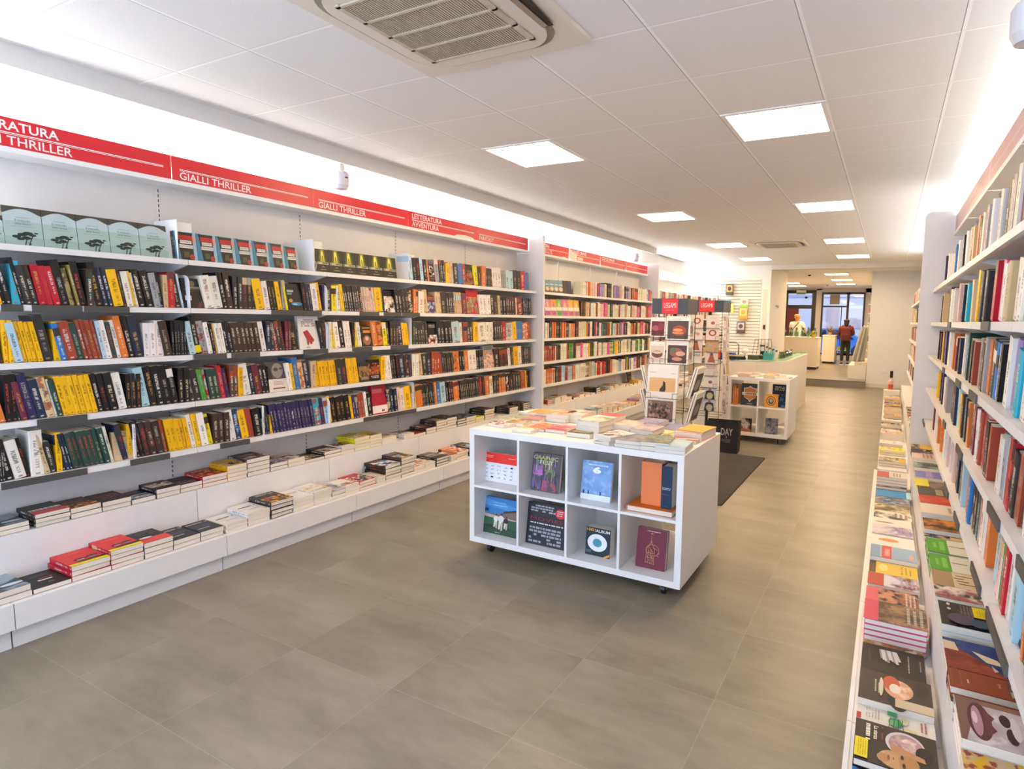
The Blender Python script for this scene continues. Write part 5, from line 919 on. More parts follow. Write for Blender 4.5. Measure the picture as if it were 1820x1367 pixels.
TB = [(862, 747, .15, .21, .012, 1, 4, 'T', 'thin tan booklet at the near corner of the table top', None), (900, 752, .15, .2, .016, 1, -8, 'w', 'open cream booklet curling up on the table edge', None), (941, 760, .14, .2, .02, 1, 3, 'w', 'white booklet on the front edge of the table', None), (965, 757, .14, .2, .02, 1, 0, 'O', 'orange brown cover on the front of the table', G('#c9764a', [(.5, .4, .4, .25, '#a9583a'), (.4, .8, .3, .1, '#e3b48d')])), (1000, 760, .14, .21, .02, 1, 2, 'p', 'pink red cover beside the orange brown one', G('#cf5a6c', [(.5, .5, .36, .14, '#e6b8b8'), (.5, .15, .5, -.1, '#b8344a')])),
      (1040, 765, .16, .21, .03, 1, 2, 'o', 'olive framed cover on the table front edge', G('#5f5238', [(.5, .5, .38, -.34, '#b8a05a'), (.5, .45, .2, .14, '#4f6a4a')])), (1060, 745, .17, .22, .032, 3, -4, 'w', 'tall white stack in the middle of the table, topmost', G('#d9d0c0', [(.4, .6, .3, .2, '#8a9a5c'), (.7, .4, .2, .12, '#c9543a')])), (905, 735, .16, .22, .022, 1, 20, 'F', 'grey green patterned cover near the table corner', G('#a3a48c', [(.5, .5, .4, .3, '#7d8270'), (.4, .6, .2, .12, '#b9b59c')])), (950, 743, .15, .21, .024, 1, 10, 'm', 'rose patterned cover on the table', G('#b98a84', [(.4, .4, .35, .22, '#8d4a4a'), (.7, .7, .2, .15, '#dcc9c0')])),
      (955, 728, .17, .2, .018, 2, -14, 'W', 'white booklet with teal lettering leaning on the stack', G('#e6e6e2', [], [(.2, .8, .3, .5, 1, '#5a9a9c')])), (1000, 733, .16, .22, .03, 2, 5, 'e', 'cream illustrated cover behind the front row', G('#d9c4ac', [(.4, .4, .3, .2, '#b3704a'), (.7, .7, .2, .15, '#8d6a4a')])), (1030, 733, .16, .22, .03, 2, 3, 'w', 'white cover with brown picture beside the tall stack', G('#ddd3c4', [(.5, .4, .35, .2, '#a5653c')])), (1010, 720, .17, .2, .02, 2, 2, 'O', 'bright orange cover at the back of the table', G('#e58a2c', [(.5, .5, .3, .14, '#f0c08a')])), (1100, 733, .16, .21, .03, 2, -5, 'R', 'red and white cover at the back behind the tall stack', G('#c9444a', [(.5, .2, .5, -.2, '#e6ddd6')])),
      (1082, 775, .15, .21, .026, 2, -24, 'w', 'curved white paperback pile slid off the stack', None), (1086, 781, .14, .19, .014, 1, 3, 'L', 'lilac cover with yellow corner on the front edge', G('#a79ac4', [(.7, .7, .25, .2, '#d9a83a')])), (1127, 778, .16, .21, .022, 2, 3, 'S', 'grey patterned cover on the front edge', G('#8d8d90', [(.5, .5, .36, .3, '#6a6a70'), (.4, .6, .2, .1, '#b4b4b8')])), (1165, 783, .16, .22, .026, 2, 6, 'g', 'dark green glossy cover curling on the table', G('#5f6a5c', [(.5, .4, .4, .2, '#8a8f6c'), (.6, .75, .3, .1, '#36566a')])), (1203, 793, .17, .21, .02, 2, 4, 's', 'pale blue cover at the near table corner', G('#a9c4cf', [(.5, .5, .2, .12, '#dcd4b8'), (.4, .3, .3, .1, '#8fb3c4')])),
      (1222, 776, .17, .21, .022, 1, 3, 'r', 'orange red cover with white flower behind the pale blue one', G('#d2542e', [(.5, .45, .24, .1, '#ecdcd2'), (.6, .6, .1, .14, '#e9d4c8')])), (1228, 766, .17, .2, .024, 2, 2, 'w', 'white pink edged pile before the orange box set', None), (1168, 768, .16, .21, .024, 1, -6, 'F', 'cream and green open booklet on the table', G('#d9d6a4', [(.6, .5, .3, .2, '#c4b87c')])), (1120, 752, .16, .21, .03, 2, 2, 'e', 'cream cover with faint drawing beside the tall stack', G('#cdbfae', [(.5, .6, .3, .12, '#a98a74')])), (1150, 760, .16, .21, .034, 2, 1, 'm', 'mauve grey cover in the middle of the table', G('#b0a0a4', [(.5, .5, .36, .2, '#8d8088'), (.4, .7, .2, .1, '#cfc4c4')])), (1160, 748, .16, .2, .03, 2, 2, 'L', 'soft purple cover at the back of the table', G('#8d84a4', [(.5, .5, .3, .2, '#6d6488')])), (1210, 757, .2, .2, .014, 1, 4, 'w', 'large white sheet folder on the table', None),
      (1222, 752, .18, .21, .03, 1, 2, 'L', 'dusty blue cover with white spot by the orange box set', G('#6f6f9c', [(.4, .5, .12, .08, '#e6e4ea')])), (1247, 762, .17, .24, .055, 1, -3, 'O', 'thick bright orange box set on the far table corner', G('#f09c1c', []))]
TB += [(880, 740, .15, .2, .02, 1, -10, 'F', 'pale green booklet at the near left of the table top', G('#c4c9a8', [(.5, .5, .4, .3, '#8f9a7c')])), (925, 748, .14, .2, .022, 1, 6, 'T', 'tan illustrated cover left of the orange brown one', G('#c9b48c', [(.5, .5, .4, .3, '#8d6a4a')])), (1195, 768, .15, .2, .02, 1, -3, 'y', 'yellowish booklet between the glossy green and red ones', G('#d3c98a', [(.5, .5, .4, .3, '#b5a85a')])), (1065, 725, .15, .21, .03, 1, 5, 'b', 'blue grey cover at the back edge of the table', G('#7a8a9c', [(.5, .5, .4, .3, '#4a5a6c')]))]
for px, py, w, h, t, n, rot, c, look, art in TB: table_book(px, py, w, h, t, n, rot, c, look, art=art)
# ---- second cube table
UX0, UX1, UY0, UY1 = -1.86, -1.085, 7.82, 8.6
cell2 = cube_table(UX0, UX1, UY0, UY1, 2, 'white cube display table with four cubes, beside the curved counter', back=())
xa, xb, z = cell2(0, 1); _, _, zl = cell2(0, 0); xc, xd, _ = cell2(1, 1)
def a_shield(w, h):
    a = Art(); a.rect(0, w, 0, h, '#23302e'); o = '#c9793a'
    a.poly([(x * w, z * h) for x, z in ((.5, .9), (.62, .82), (.86, .78), (.84, .6), (.94, .6), (.94, .46), (.84, .46), (.8, .34), (.6, .26), (.5, .14), (.4, .26), (.2, .34), (.16, .46), (.06, .46), (.06, .6), (.16, .6), (.14, .78), (.38, .82))], '#d9c9ac'); a.poly([(x * w, z * h) for x, z in ((.5, .85), (.62, .78), (.8, .74), (.8, .34), (.6, .3), (.5, .2), (.4, .3), (.2, .34), (.2, .74), (.38, .78))], o)
    a.rect(.1 * w, .9 * w, .47 * h, .59 * h, '#d9cdb8').scribble(.14 * w, .86 * w, .49 * h, .57 * h, 1, '#7d5a3a', .9, random.Random(2)); a.rect(.35 * w, .65 * w, .06 * h, .09 * h, '#9aa39c'); return a
def a_badge(w, h):
    a = Art(); a.rect(0, w, 0, h, '#c48d2e'); a.ell(.5 * w, .5 * h, .44 * w, .44 * h, '#e09a24', 30).ell(.5 * w, .5 * h, .36 * w, .36 * h, '#4a3a20', 30).ell(.5 * w, .5 * h, .31 * w, .31 * h, '#d98e2a', 30).ell(.5 * w, .48 * h, .2 * w, .22 * h, '#4d4434', 20).ell(.5 * w, .52 * h, .12 * w, .14 * h, '#a9a08c', 16); return a
for k in range(3): add_book(T((xa + .016 + k * .022, UY0 + .05, z + .001)), .012 if 0 else .2, .26, .02, 'O', ('cube2', 0, k), 'spine', look=f'tall orange spine standing in the second cube table, {ORD[k]} of three') and BOOKS[-1].update(M=T((xa + .016 + k * .022, UY0 + .05, z + .001)) @ Matrix(((0, 1, 0, 0), (1, 0, 0, 0), (0, 0, 1, 0), (0, 0, 0, 1))) if 0 else T((xa + .036 + k * .022, UY0 + .05, z + .001)) @ Matrix(((0, -1, 0, 0), (1, 0, 0, 0), (0, 0, 1, 0), (0, 0, 0, 1))))
add_book(T((xa + .11, UY0 + .09, z + .001)) @ Matrix.Rotation(math.radians(-6), 4, 'X'), .24, .29, .03, 'g', ('cube2', 1, 0), 'face', hard=True, art=a_shield, look='dark square book with orange bar and shield emblem')
add_book(T((xc + .07, UY0 + .04, z + .001)) @ Matrix.Rotation(math.radians(-4), 4, 'X'), .17, .175, .03, 'Y', ('cube2', 2, 0), 'face', hard=True, art=a_badge, look='yellow square book with round orange badge')
add_book(T((xc + .15, UY0 + .12, z + .001)) @ Matrix.Rotation(math.radians(-5), 4, 'X'), .18, .3, .03, 'K', ('cube2', 3, 0), 'face', hard=True, fr=front_of('K'), look='tall black photo book behind the yellow square one')
add_book(T((xa + .12, UY0 + .07, zl + .001)) @ Matrix.Rotation(math.radians(-6), 4, 'X'), .15, .18, .02, 'B', ('cube2', 4, 0), 'face', hard=True, art=G('#3a2320', [(.5, .4, .34, .14, '#c9b8a8'), (.5, .4, .14, .1, '#241a18'), (.5, .1, .5, -.1, '#a9582a')]), look='small dark brown book in the second table bottom cube')
add_book(T((xc + .09, UY0 + .07, zl + .001)) @ Matrix.Rotation(math.radians(-6), 4, 'X'), .16, .21, .02, 'S', ('cube2', 5, 0), 'face', hard=True, art=G('#8d8d92', [(.5, .45, .3, .35, '#4a4a52'), (.5, .6, .16, .2, '#2f2f36'), (.5, .12, .2, .04, '#c9c9cc')]), look='grey book with dark hooded figure in the second table')
r_ = random.Random(3)
for k in range(9):
    px = 1306 + k * 11.5; py = 662 + (k % 3) * 4
    table_book(px, py, .15, .2, .022, 1 + (k % 2), r_.uniform(-12, 12), 'eOwTweOwe'[k], f'{["cream","orange","white","tan","white","cream","orange","white","cream"][k]} booklet on the second cube table, {ORD[k]} along', z=.85)
# ------------------------------------------------------------------ rug
def rug_mat():
    t = NT('rug_pile'); g = t.n('ShaderNodeNewGeometry'); n1 = t.noise(g.outputs['Position'], 60.0, 4.0); n2 = t.noise(g.outputs['Position'], 6.0, 3.0)
    t.princ(t.mix(t.m_('ADD', t.m_('MULTIPLY', n1, .6), t.m_('MULTIPLY', n2, .4)), rgb('#2b2926'), rgb('#5f5b55')), .95, spec=.1, bump=n1, bs=.6); return t.m
b = MB(); b.rbox(-3.0, -1.19, 4.95, 6.96, 0.0005, .014, .012); plain('rug', 'dark grey pile rug under the card spinner racks', 'rug', b, rug_mat())
# ------------------------------------------------------------------ spinner racks
def pocket_card(w, h, t, col, art, name='greeting_card'): ...
HDR = flat('#343a40', .4)
def rack(x, y, rot, hw, ztop, label):
    M = T((x, y, 0)) @ Matrix.Rotation(rot, 4, 'Z'); t = thing('spinner_rack', label, 'display rack', group='card spinner racks', M=M)
    b = MB(); b.cyl((0, 0, .0165), (0, 0, .035), .24, 24); b.cyl((0, 0, .035), (0, 0, .06), .05, 16); b.build('base', BLACK, t)
    b = MB(); b.cyl((0, 0, .05), (0, 0, ztop - .14), .018, 12); b.build('pole', BLACK, t)
    h = quick('box', -hw, hw, -hw, hw, ztop - .145, ztop).build('header_box', HDR, t)
    for a in (0, 2):
        A = Art(.0008); rw = hw * .45; A.rect(-rw, rw, -.1425, -.004, '#d8222c'); A.text('LEGAMI', 0, -.088, .05, '#f4efec', .0, width=rw * 1.5, center=True); A.rect(-rw * .5, rw * .5, -.112, -.108, '#eb8a8c')
        o = A.build('header_logo', h); o.matrix_parent_inverse = Matrix(); o.matrix_local = Matrix.Rotation(a * PI / 2, 4, 'Z') @ T((0, -hw, ztop))
    b = MB(); q = hw * .92
    for sx in (-1, 1):
        for sy in (-1, 1): b.cyl((sx * q, sy * q, .34), (sx * q, sy * q, ztop - .14), .004, 6)
    for z in (.36, .7, 1.05, 1.4): b.tube([(-q, -q, z), (q, -q, z), (q, q, z), (-q, q, z), (-q, -q, z)], .003, 5); b.cyl((0, -q, z), (0, q, z), .003, 5); b.cyl((-q, 0, z), (q, 0, z), .003, 5)
    b.build('wire_frame', WIRE, t); return t, M
def hang(name, label, cat, group, M, w, h, t, col, art):
    """a card or calendar: sheet block with its printed face; stands in a rack pocket"""
    o = thing(name, label, cat, group=group, M=M)
    b = MB(); b.rbox(0, w, 0, t, 0, h, min(.004, t * .4)); b.build('sheets', flat('#e9e5de', .6), o)
    if art: art(w, h).build('printed_face', o)
    return o
def side_M(RM, a, x, z, out, tilt=0): return RM @ Matrix.Rotation(a, 4, 'Z') @ T((x, -out, z)) @ Matrix.Rotation(math.radians(-tilt), 4, 'X')
def wire_pocket(RT, RM, a, x0, w, z, out):
    b = MB(); b.tube([(x0 - .004, -out + .03, z), (x0 - .004, -out - .012, z), (x0 + w + .004, -out - .012, z), (x0 + w + .004, -out + .03, z)], .0022, 5); b.tube([(x0 + .04, -out - .012, z), (x0 + .04, -out - .012, z + .05), (x0 - .004, -out - .012, z + .05), (x0 - .004, -out + .03, z + .05)], .002, 5); b.tube([(x0 + w - .04, -out - .012, z), (x0 + w - .04, -out - .012, z + .05), (x0 + w + .004, -out - .012, z + .05), (x0 + w + .004, -out + .03, z + .05)], .002, 5)
    o = b.build('wire_pocket', WIRE, RT); o.matrix_local = Matrix.Rotation(a, 4, 'Z')
RA, MA = rack(-1.87, 5.55, math.radians(2), .175, 1.79, 'dark wire spinner rack with LEGAMI header holding calendars')
def c_food(bg, blobs, lines=()):
    def f(w, h):
        a = Art(.0006); a.rect(.0, w, 0, h, '#e6e1da'); a.rect(.07 * w, .93 * w, .05 * h, .8 * h, bg)
        for x, z, rx, rz, c in blobs: a.ell(x * w, z * h, rx * w, rz * h, c, 16)
        for p in lines: a.rect(p[0] * w, p[1] * w, p[2] * h, p[3] * h, p[4])
        return a
    return f
cal = [('calendar', 'red vinyl style square calendar, upper row of the front rack', -.185, 1.425, .15, .185, c_food('#641a24', [(.35, .45, .24, .14, '#a5585c'), (.7, .55, .2, .2, '#8d2a3a')])), ('calendar', 'dark calendar with glowing street kiosk, upper row of front rack', -.03, 1.40, .235, .225, c_food('#4a4038', [(.55, .4, .28, .22, '#a5482c'), (.5, .42, .2, .06, '#eaa04c'), (.5, .3, .24, .05, '#d97a5a'), (.45, .86, .2, .05, '#cfc9c0')])),
       ('calendar', 'square calendar with brown open book picture, middle row', -.185, 1.17, .15, .21, c_food('#cfc4b6', [(.5, .42, .36, .17, '#6d4530'), (.5, .5, .3, .06, '#d3bfa0'), (.5, .1, .3, .04, '#c4c6cc')])), ('calendar', 'square calendar with chocolate picture, middle row', -.02, 1.17, .215, .225, c_food('#4d3030', [(.45, .5, .3, .2, '#8d5a48'), (.65, .45, .22, .1, '#d3a08c'), (.5, .22, .24, .08, '#c98a7a'), (.3, .6, .14, .1, '#5a6a4a')]))]
for nm, lab, x, z, w, h, art in cal: hang(nm, lab, 'calendar', 'calendars on the front rack', side_M(MA, 0, x, z, .185, 3), w, h, .012, None, art); wire_pocket(RA, MA, 0, x, w, z - .004, .185)
def c_bird(w, h):
    a = Art(.0006); a.rect(0, w, 0, h, '#e9e7e4'); a.rect(.07 * w, .93 * w, .06 * h, .64 * h, '#d9b27c'); a.rect(.07 * w, .93 * w, .06 * h, .2 * h, '#c4915a'); a.poly([(x * w, z * h) for x, z in ((.42, .06), (.58, .06), (.62, .3), (.6, .5), (.52, .54), (.52, .4), (.42, .28))], '#3a2f26'); a.rect(.06 * w, .3 * w, .8 * h, .815 * h, '#a9a6a2').rect(.8 * w, .92 * w, .78 * h, .79 * h, '#8d8a86'); return a
def c_crowd(w, h):
    a = Art(.0006); a.rect(0, w, 0, h, '#e9e7e4'); a.rect(.08 * w, .92 * w, .06 * h, .72 * h, '#7d665e'); r = random.Random(6)
    for k in range(60): a.ell(r.uniform(.14, .86) * w, r.uniform(.12, .68) * h, r.uniform(.02, .07) * w, r.uniform(.02, .07) * h, r.choice(['#4a3a38', '#a58a7c', '#5f5254', '#b99a90', '#33292c', '#8a7470', '#3f4250']), 9)
    a.rect(.06 * w, .4 * w, .84 * h, .85 * h, '#b5b2ae').rect(.84 * w, .93 * w, .8 * h, .81 * h, '#8d8a86'); return a
for k in range(3):
    hang('calendar', ['large white edged calendar with dark bird on orange, third row', 'pink edged calendar directly behind the bird calendar', 'cream calendar at the back of the bird calendar pocket'][k], 'calendar', 'calendars on the front rack', side_M(MA, 0, -.185, .845 + .012 * k, .235 - .016 * k, 4), .30, .30, .013, None, c_bird if k == 0 else None)
for k in range(2): hang('calendar', ['large white edged calendar with grey crowd picture, lowest pocket', 'white calendar behind the crowd calendar'][k], 'calendar', 'calendars on the front rack', side_M(MA, 0, -.19, .605 + .008 * k, .262 - .016 * k, 4), .30, .30, .014, None, c_crowd if k == 0 else None)
wire_pocket(RA, MA, 0, -.185, .30, .842, .237); wire_pocket(RA, MA, 0, -.19, .30, .602, .264)
for a, sd in ((PI / 2, 'aisle'), (-PI / 2, 'wall')):
    for z, out, k0 in ((.845, .235, 0), (.605, .262, 1)):
        for k in range(2): hang('calendar', f'large calendar seen edge on in the {["third", "lowest"][k0]} pocket, {sd} side, {["outer", "inner"][k]}', 'calendar', 'calendars on the front rack', side_M(MA, a, -.15, z + .006 * k, .215 - .022 * k, -15), .30, .30, .016, None, (c_food('#3a3836', [(.5, .4, .3, .2, '#8d8a88')]) if k == 0 else None))
    for z in (1.17, 1.42): hang('calendar', f'white backed calendar on the {sd} side of front rack, {"upper" if z > 1.3 else "middle"} row', 'calendar', 'calendars on the front rack', side_M(MA, a, -.16, z, .19, 2), .18, .2, .02, None, c_food('#b9b4ac', [(.5, .4, .3, .2, '#8d6a62')]))
for k, (x, c) in enumerate(((-.16, '#c9a05a'), (.02, '#6a6a98'))):
    hang('calendar', ['yellow desk calendar box at the foot of the front rack', 'white and purple calendar box at the foot of front rack'][k], 'calendar', 'calendars on the front rack', side_M(MA, 0, x, .38, .2, 0), .15, .2, .06, None, c_food(c, []) if k else (lambda w, h: Art(.0006).rect(0, w, 0, h, '#c9a868').scribble(.1 * w, .9 * w, .1 * h, .9 * h, 4, '#b08a4a', .5, random.Random(2))))
RB, MB_ = rack(-2.08, 7.60, math.radians(2), .215, 1.84, 'dark wire spinner rack with LEGAMI header holding greeting cards')
def cardart(k):
    r = random.Random(100 + k); bg = r.choice(['#d9cfc8', '#dcd6d0', '#d3c2bc', '#cfc9c4', '#b79a6a', '#e0cfcf', '#a9a4a8', '#d8d2cc'])
    def f(w, h):
        a = Art(.0005); a.rect(0, w, 0, h, bg); m = k % 5
        if m == 0: a.ell(.5 * w, .55 * h, .3 * w, .24 * h, '#8d4a38', 18).ell(.5 * w, .55 * h, .18 * w, .15 * h, bg, 18)
        elif m == 1: a.ell(.5 * w, .4 * h, .16 * w, .12 * h, r.choice(['#8d5a6a', '#5a6a8d', '#a5584a']), 12); a.rect(.25 * w, .75 * w, .78 * h, .81 * h, '#8d8680')
        elif m == 2: a.scribble(.15 * w, .85 * w, .5 * h, .85 * h, 3, r.choice(['#c9707c', '#6f8ab4', '#5a544f']), .6, r)
        elif m == 3: a.poly([(.2 * w, .1 * h), (.8 * w, .1 * h), (.62 * w, .7 * h), (.4 * w, .72 * h)], r.choice(['#8d6a3a', '#4a4440', '#9a5a32'])).ell(.5 * w, .74 * h, .12 * w, .1 * h, '#6d4a34', 12)
        else: a.ell(.4 * w, .5 * h, .2 * w, .1 * h, '#9ab4a0', 12).ell(.62 * w, .44 * h, .16 * w, .1 * h, '#c98a8a', 12)
        return a
    return f
ck = 0; NR = 8
for row in range(NR):
    z = 1.56 - row * .150
    for a, sd in ((0, 'front'), (PI / 2, 'aisle')):
        for cidx in range(2 if a == 0 else 2):
            x = -.20 + cidx * .205; w, h = .165, .165
            special = None
            if a == 0 and row >= NR - 2: special = (lambda w, h: Art(.0005).rect(0, w, 0, h, '#b9c2c9').poly([(.1 * w, 0), (.9 * w, 0), (.8 * w, .6 * h), (.5 * w, .72 * h), (.2 * w, .6 * h)], '#23211f').ell(.52 * w, .25 * h, .26 * w, .25 * h, '#b3ab8c', 14).ell(.5 * w, .72 * h, .1 * w, .1 * h, '#8d5a42', 12)) if cidx else (lambda w, h: Art(.0005).rect(0, w, 0, h, '#c9b8ac').poly([(.15 * w, 0), (.9 * w, 0), (.75 * w, .5 * h), (.3 * w, .5 * h)], '#2f2628').ell(.5 * w, .66 * h, .2 * w, .2 * h, '#a06a4c', 14).ell(.5 * w, .9 * h, .08 * w, .06 * h, '#7d4a32', 10))
            hang('greeting_card', f'greeting card in the {ORD[row]} row down, {["inner", "outer"][cidx]} column, {sd} side of card rack', 'greeting card', 'greeting cards on the spinner rack', side_M(MB_, a, x, z - .07, .222 + .004 * row, 5), w, h, .006, None, special or cardart(ck)); ck += 1
    wire_pocket(RB, MB_, 0, -.20, .37, z - .074, .227 + .004 * row)
# ------------------------------------------------------------------ black carrier bag standing by the racks
bt = thing('carrier_bag', 'black paper carrier bag printed DAY standing by the card rack', 'bag', M=T((-1.93, 6.985, .0005)) @ Matrix.Rotation(math.radians(4), 4, 'Z'))
b = MB(); W_, D_, H_ = .40, .20, .375
P = [(0, 0), (W_, 0), (W_ + .0, D_ / 2), (W_, D_), (0, D_), (0, D_ / 2)]
lo = [Vector((x, y, 0)) for x, y in P]; hi = [Vector((x * 1.02, y if i not in (2, 5) else y, H_)) for i, (x, y) in enumerate(P)]; hi[2].x -= .03; hi[5].x += .03
for i in range(6): j = (i + 1) % 6; b.face([lo[i], lo[j], hi[j], hi[i]])
b.face(lo[::-1]); b.build('bag_body', flat('#24211d', .5), bt)
a = Art(.001); a.text('DAY', .20, .215, .085, '#cfc9bf', .01, width=.14); a.text('FAB', .05, .215, .085, '#cfc9bf', .01) if 0 else None
a.rect(.262, .272, .18, .205, '#a9a298'); a.scribble(.21, .32, .12, .17, 3, '#8d877c', .5, random.Random(3)); a.build('bag_print', bt)
b = MB()
for yy in (.02, D_ - .02): b.tube([Vector((.12 + .16 * k / 10, yy, H_ - .02 - .07 * math.sin(PI * k / 10) * (1 if yy < .1 else 1))) for k in range(11)], .004, 5)
b.build('bag_handle', flat('#6a655c', .6), bt)
# ------------------------------------------------------------------ service counter
CN_ = flat('#e6ddcc', .4); GT = glass_mat('green_edged_glass', '#eaf6f0', .12)
def arc(cx, cy, r, a0, a1, n): return [(cx + r * math.cos(math.radians(a0 + (a1 - a0) * k / n)), cy + r * math.sin(math.radians(a0 + (a1 - a0) * k / n))) for k in range(n + 1)]
cp = [(-2.45, 9.05), (-1.75, 9.05)] + arc(-2.05, 9.65, .66, -62, 0, 10)[1:] + [(-1.39, 12.2)]
ip = [(-1.6, 12.2), (-1.6, 9.75)] + arc(-2.05, 9.65, .45, 0, -62, 8)[1:] + [(-2.45, 9.27)]
ct = thing('service_counter', 'white curved service counter with glass top behind the cube table', 'counter')
quick('prism', cp + ip, .0, .97).build('front', CN_, ct); quick('prism', [(x * 1.0, y) for x, y in cp] + ip, .985, .995).build('glass_top', GT, ct)
# small things on the counter
def box_thing(name, label, cat, x, y, z, w, d, h, col, group=None, rot=0, r=.006):
    t = thing(name, label, cat, group=group, M=T((x, y, z)) @ Matrix.Rotation(rot, 4, 'Z')); quick('rbox', -w / 2, w / 2, -d / 2, d / 2, 0, h, r).build('body', flat(col, .5), t); return t
ZT = .9955
t = thing('hand_truck', 'chrome handled trolley with blue crate behind the counter', 'trolley', (-2.36, 9.8, 0))
b = MB(); b.tube([(-.17, 0, .1), (-.17, 0, 1.18)] + [(-.17 + .05 - .05 * math.cos(math.radians(q)), 0, 1.18 + .05 * math.sin(math.radians(q))) for q in (30, 60, 90)] + [(.12 + .05 * math.sin(math.radians(q)), 0, 1.18 + .05 * math.cos(math.radians(q))) for q in (0, 30, 60, 90)] + [(.17, 0, .1)], .012, 8); b.build('tube_handle', CHROME, t)
quick('box', -.18, .18, -.12, .1, .08, .1).build('toe_plate', CHROME, t)
for sx in (-1, 1): quick('cyl', (sx * .19, .03, .09), (sx * .22, .03, .09), .09, 16).build('wheel', BLACK, t)
t = thing('storage_crate', 'blue plastic crate on the trolley behind the counter', 'crate', (-2.36, 9.65, .102)); quick('rbox', -.16, .16, -.13, .05, .0, .97, .01).build('body', flat('#2a3a8a', .4), t); quick('box', .06, .1, -.135, -.13, .82, .88).build('label_patch', WHITE, t)
t = thing('counter_bin', 'small orange red container at the near end of the counter', 'container', (-2.38, 9.12, ZT)); b = MB(); b.lathe([(.05, 0), (.065, .02), (.07, .10), (.06, .13), (0, .13)], n=18); b.build('body', flat('#d8512c', .4), t, smooth=True); quick('cyl', (0, 0, .13), (0, 0, .145), .03, 12).build('lid', flat('#e58a5a', .4), t)
for k, (x, y, r) in enumerate(((-2.2, 9.16, .2), (-2.02, 9.14, -.1))):
    t = thing('payment_terminal', f'black sloping card reader on the counter, {["nearer the orange container", "nearer the flower pots"][k]}', 'card reader', group='card readers on the counter', M=T((x, y, ZT)) @ Matrix.Rotation(r, 4, 'Z'))
    b = MB(); pr = [(-.05, 0), (.06, 0), (.06, .02), (-.02, .07), (-.05, .05)]; A_ = [Vector((-.08, q, z)) for q, z in pr]; B_ = [Vector((.08, q, z)) for q, z in pr]; b.face(A_); b.face(B_[::-1]); [b.face([A_[i], A_[(i + 1) % 5], B_[(i + 1) % 5], B_[i]]) for i in range(5)]; b.build('body', BLACK, t); quick('box', -.05, .05, -.052, -.048, .015, .045).build('screen', flat('#3a4a44', .2), t)
box_thing('box', 'olive green carton on the counter beside the card readers', 'box', -1.84, 9.3, ZT, .16, .14, .07, '#4a5232'); box_thing('box', 'second dark green carton behind the teal bag', 'box', -1.72, 9.45, ZT, .14, .14, .06, '#3f4a30')
t = thing('desk_lamp', 'white round lamp at the back of the counter', 'lamp', (-2.0, 9.42, ZT)); b = MB(); b.lathe([(.05, 0), (.05, .015), (.012, .02), (.012, .08), (.05, .09), (.06, .12), (.04, .15), (0, .155)], n=18); b.build('shade', WHITE, t, smooth=True)
t = thing('gift_bag', 'teal tissue gift bag on the counter corner', 'bag', (-1.62, 9.28, ZT)); b = MB(); b.prism([(-.07, -.04), (.07, -.04), (.08, .04), (-.06, .05)], 0, .11); b.build('body', flat('#3fa39a', .4), t); b = MB(); [b.face([Vector((-.06 + .04 * k, -.02, .11)), Vector((-.03 + .04 * k, .0, .11)), Vector((-.045 + .04 * k, -.01, .17))]) for k in range(4)]; b.build('tissue', flat('#7cc4bc', .6), t)
t = thing('magazine_rack', 'wire rack holding white leaflets on the counter', 'rack', (-1.78, 9.75, ZT)); b = MB()
for k in range(6): b.tube([(-.16 + .064 * k, .1, 0), (-.16 + .064 * k, -.1, .02), (-.14 + .05 * k, .02, .30)], .004, 5)
b.tube([(-.16, -.1, .02), (.16, -.1, .02)], .004, 5); b.tube([(-.14, .02, .30), (.11, .02, .30)], .004, 5); b.build('wire_frame', WIRE, t)
for k in range(5): t = thing('leaflet', f'white leaflet leaning in the counter wire rack, {ORD[k]} along', 'leaflet', group='leaflets in the wire rack', M=T((-1.86 + .05 * k, 9.72 + .01 * k, ZT + .02)) @ Matrix.Rotation(math.radians(-16), 4, 'X')); quick('box', 0, .11, 0, .006, 0, .26 - .025 * k).build('sheets', flat(['#e6e2da', '#dcd3c4', '#e3ddd2', '#c9cfc4', '#e6e0d4'][k], .6), t); Art(.0008).rect(.02, .09, .17 - .02 * k, .2 - .02 * k, '#4a4a48').build('print', t)
t = thing('dark_basket', 'round black basket under the wire rack leaflets', 'basket', (-1.72, 9.52, ZT + .062)); b = MB(); b.lathe([(.03, 0), (.06, .02), (.07, .06), (.065, .06), (.05, .02), (0, .01)], n=16); b.build('bowl', BLACK, t, smooth=True)
for k in range(6):
    x, y = -1.50, 9.7 + .2 * k; t = thing('glass_jar', f'clear trinket jar on the counter side, {ORD[k]} along', 'jar', (x, y, ZT), 'jars on the counter'); b = MB(); b.lathe([(.03, 0), (.036, .01), (.036, .07), (.026, .085), (.026, .1), (0, .1)], n=14); b.build('body', glass_mat('jar_glass', '#b9d8c9', .2) if k == 0 else bpy.data.materials['jar_glass'], t, smooth=True); quick('cyl', (0, 0, .1), (0, 0, .115), .028, 14).build('lid', flat(['#8d3a32', '#c9a05a', '#3a5a4a', '#5a4a6a', '#d9d3c9', '#7a2a3a'][k], .4), t)
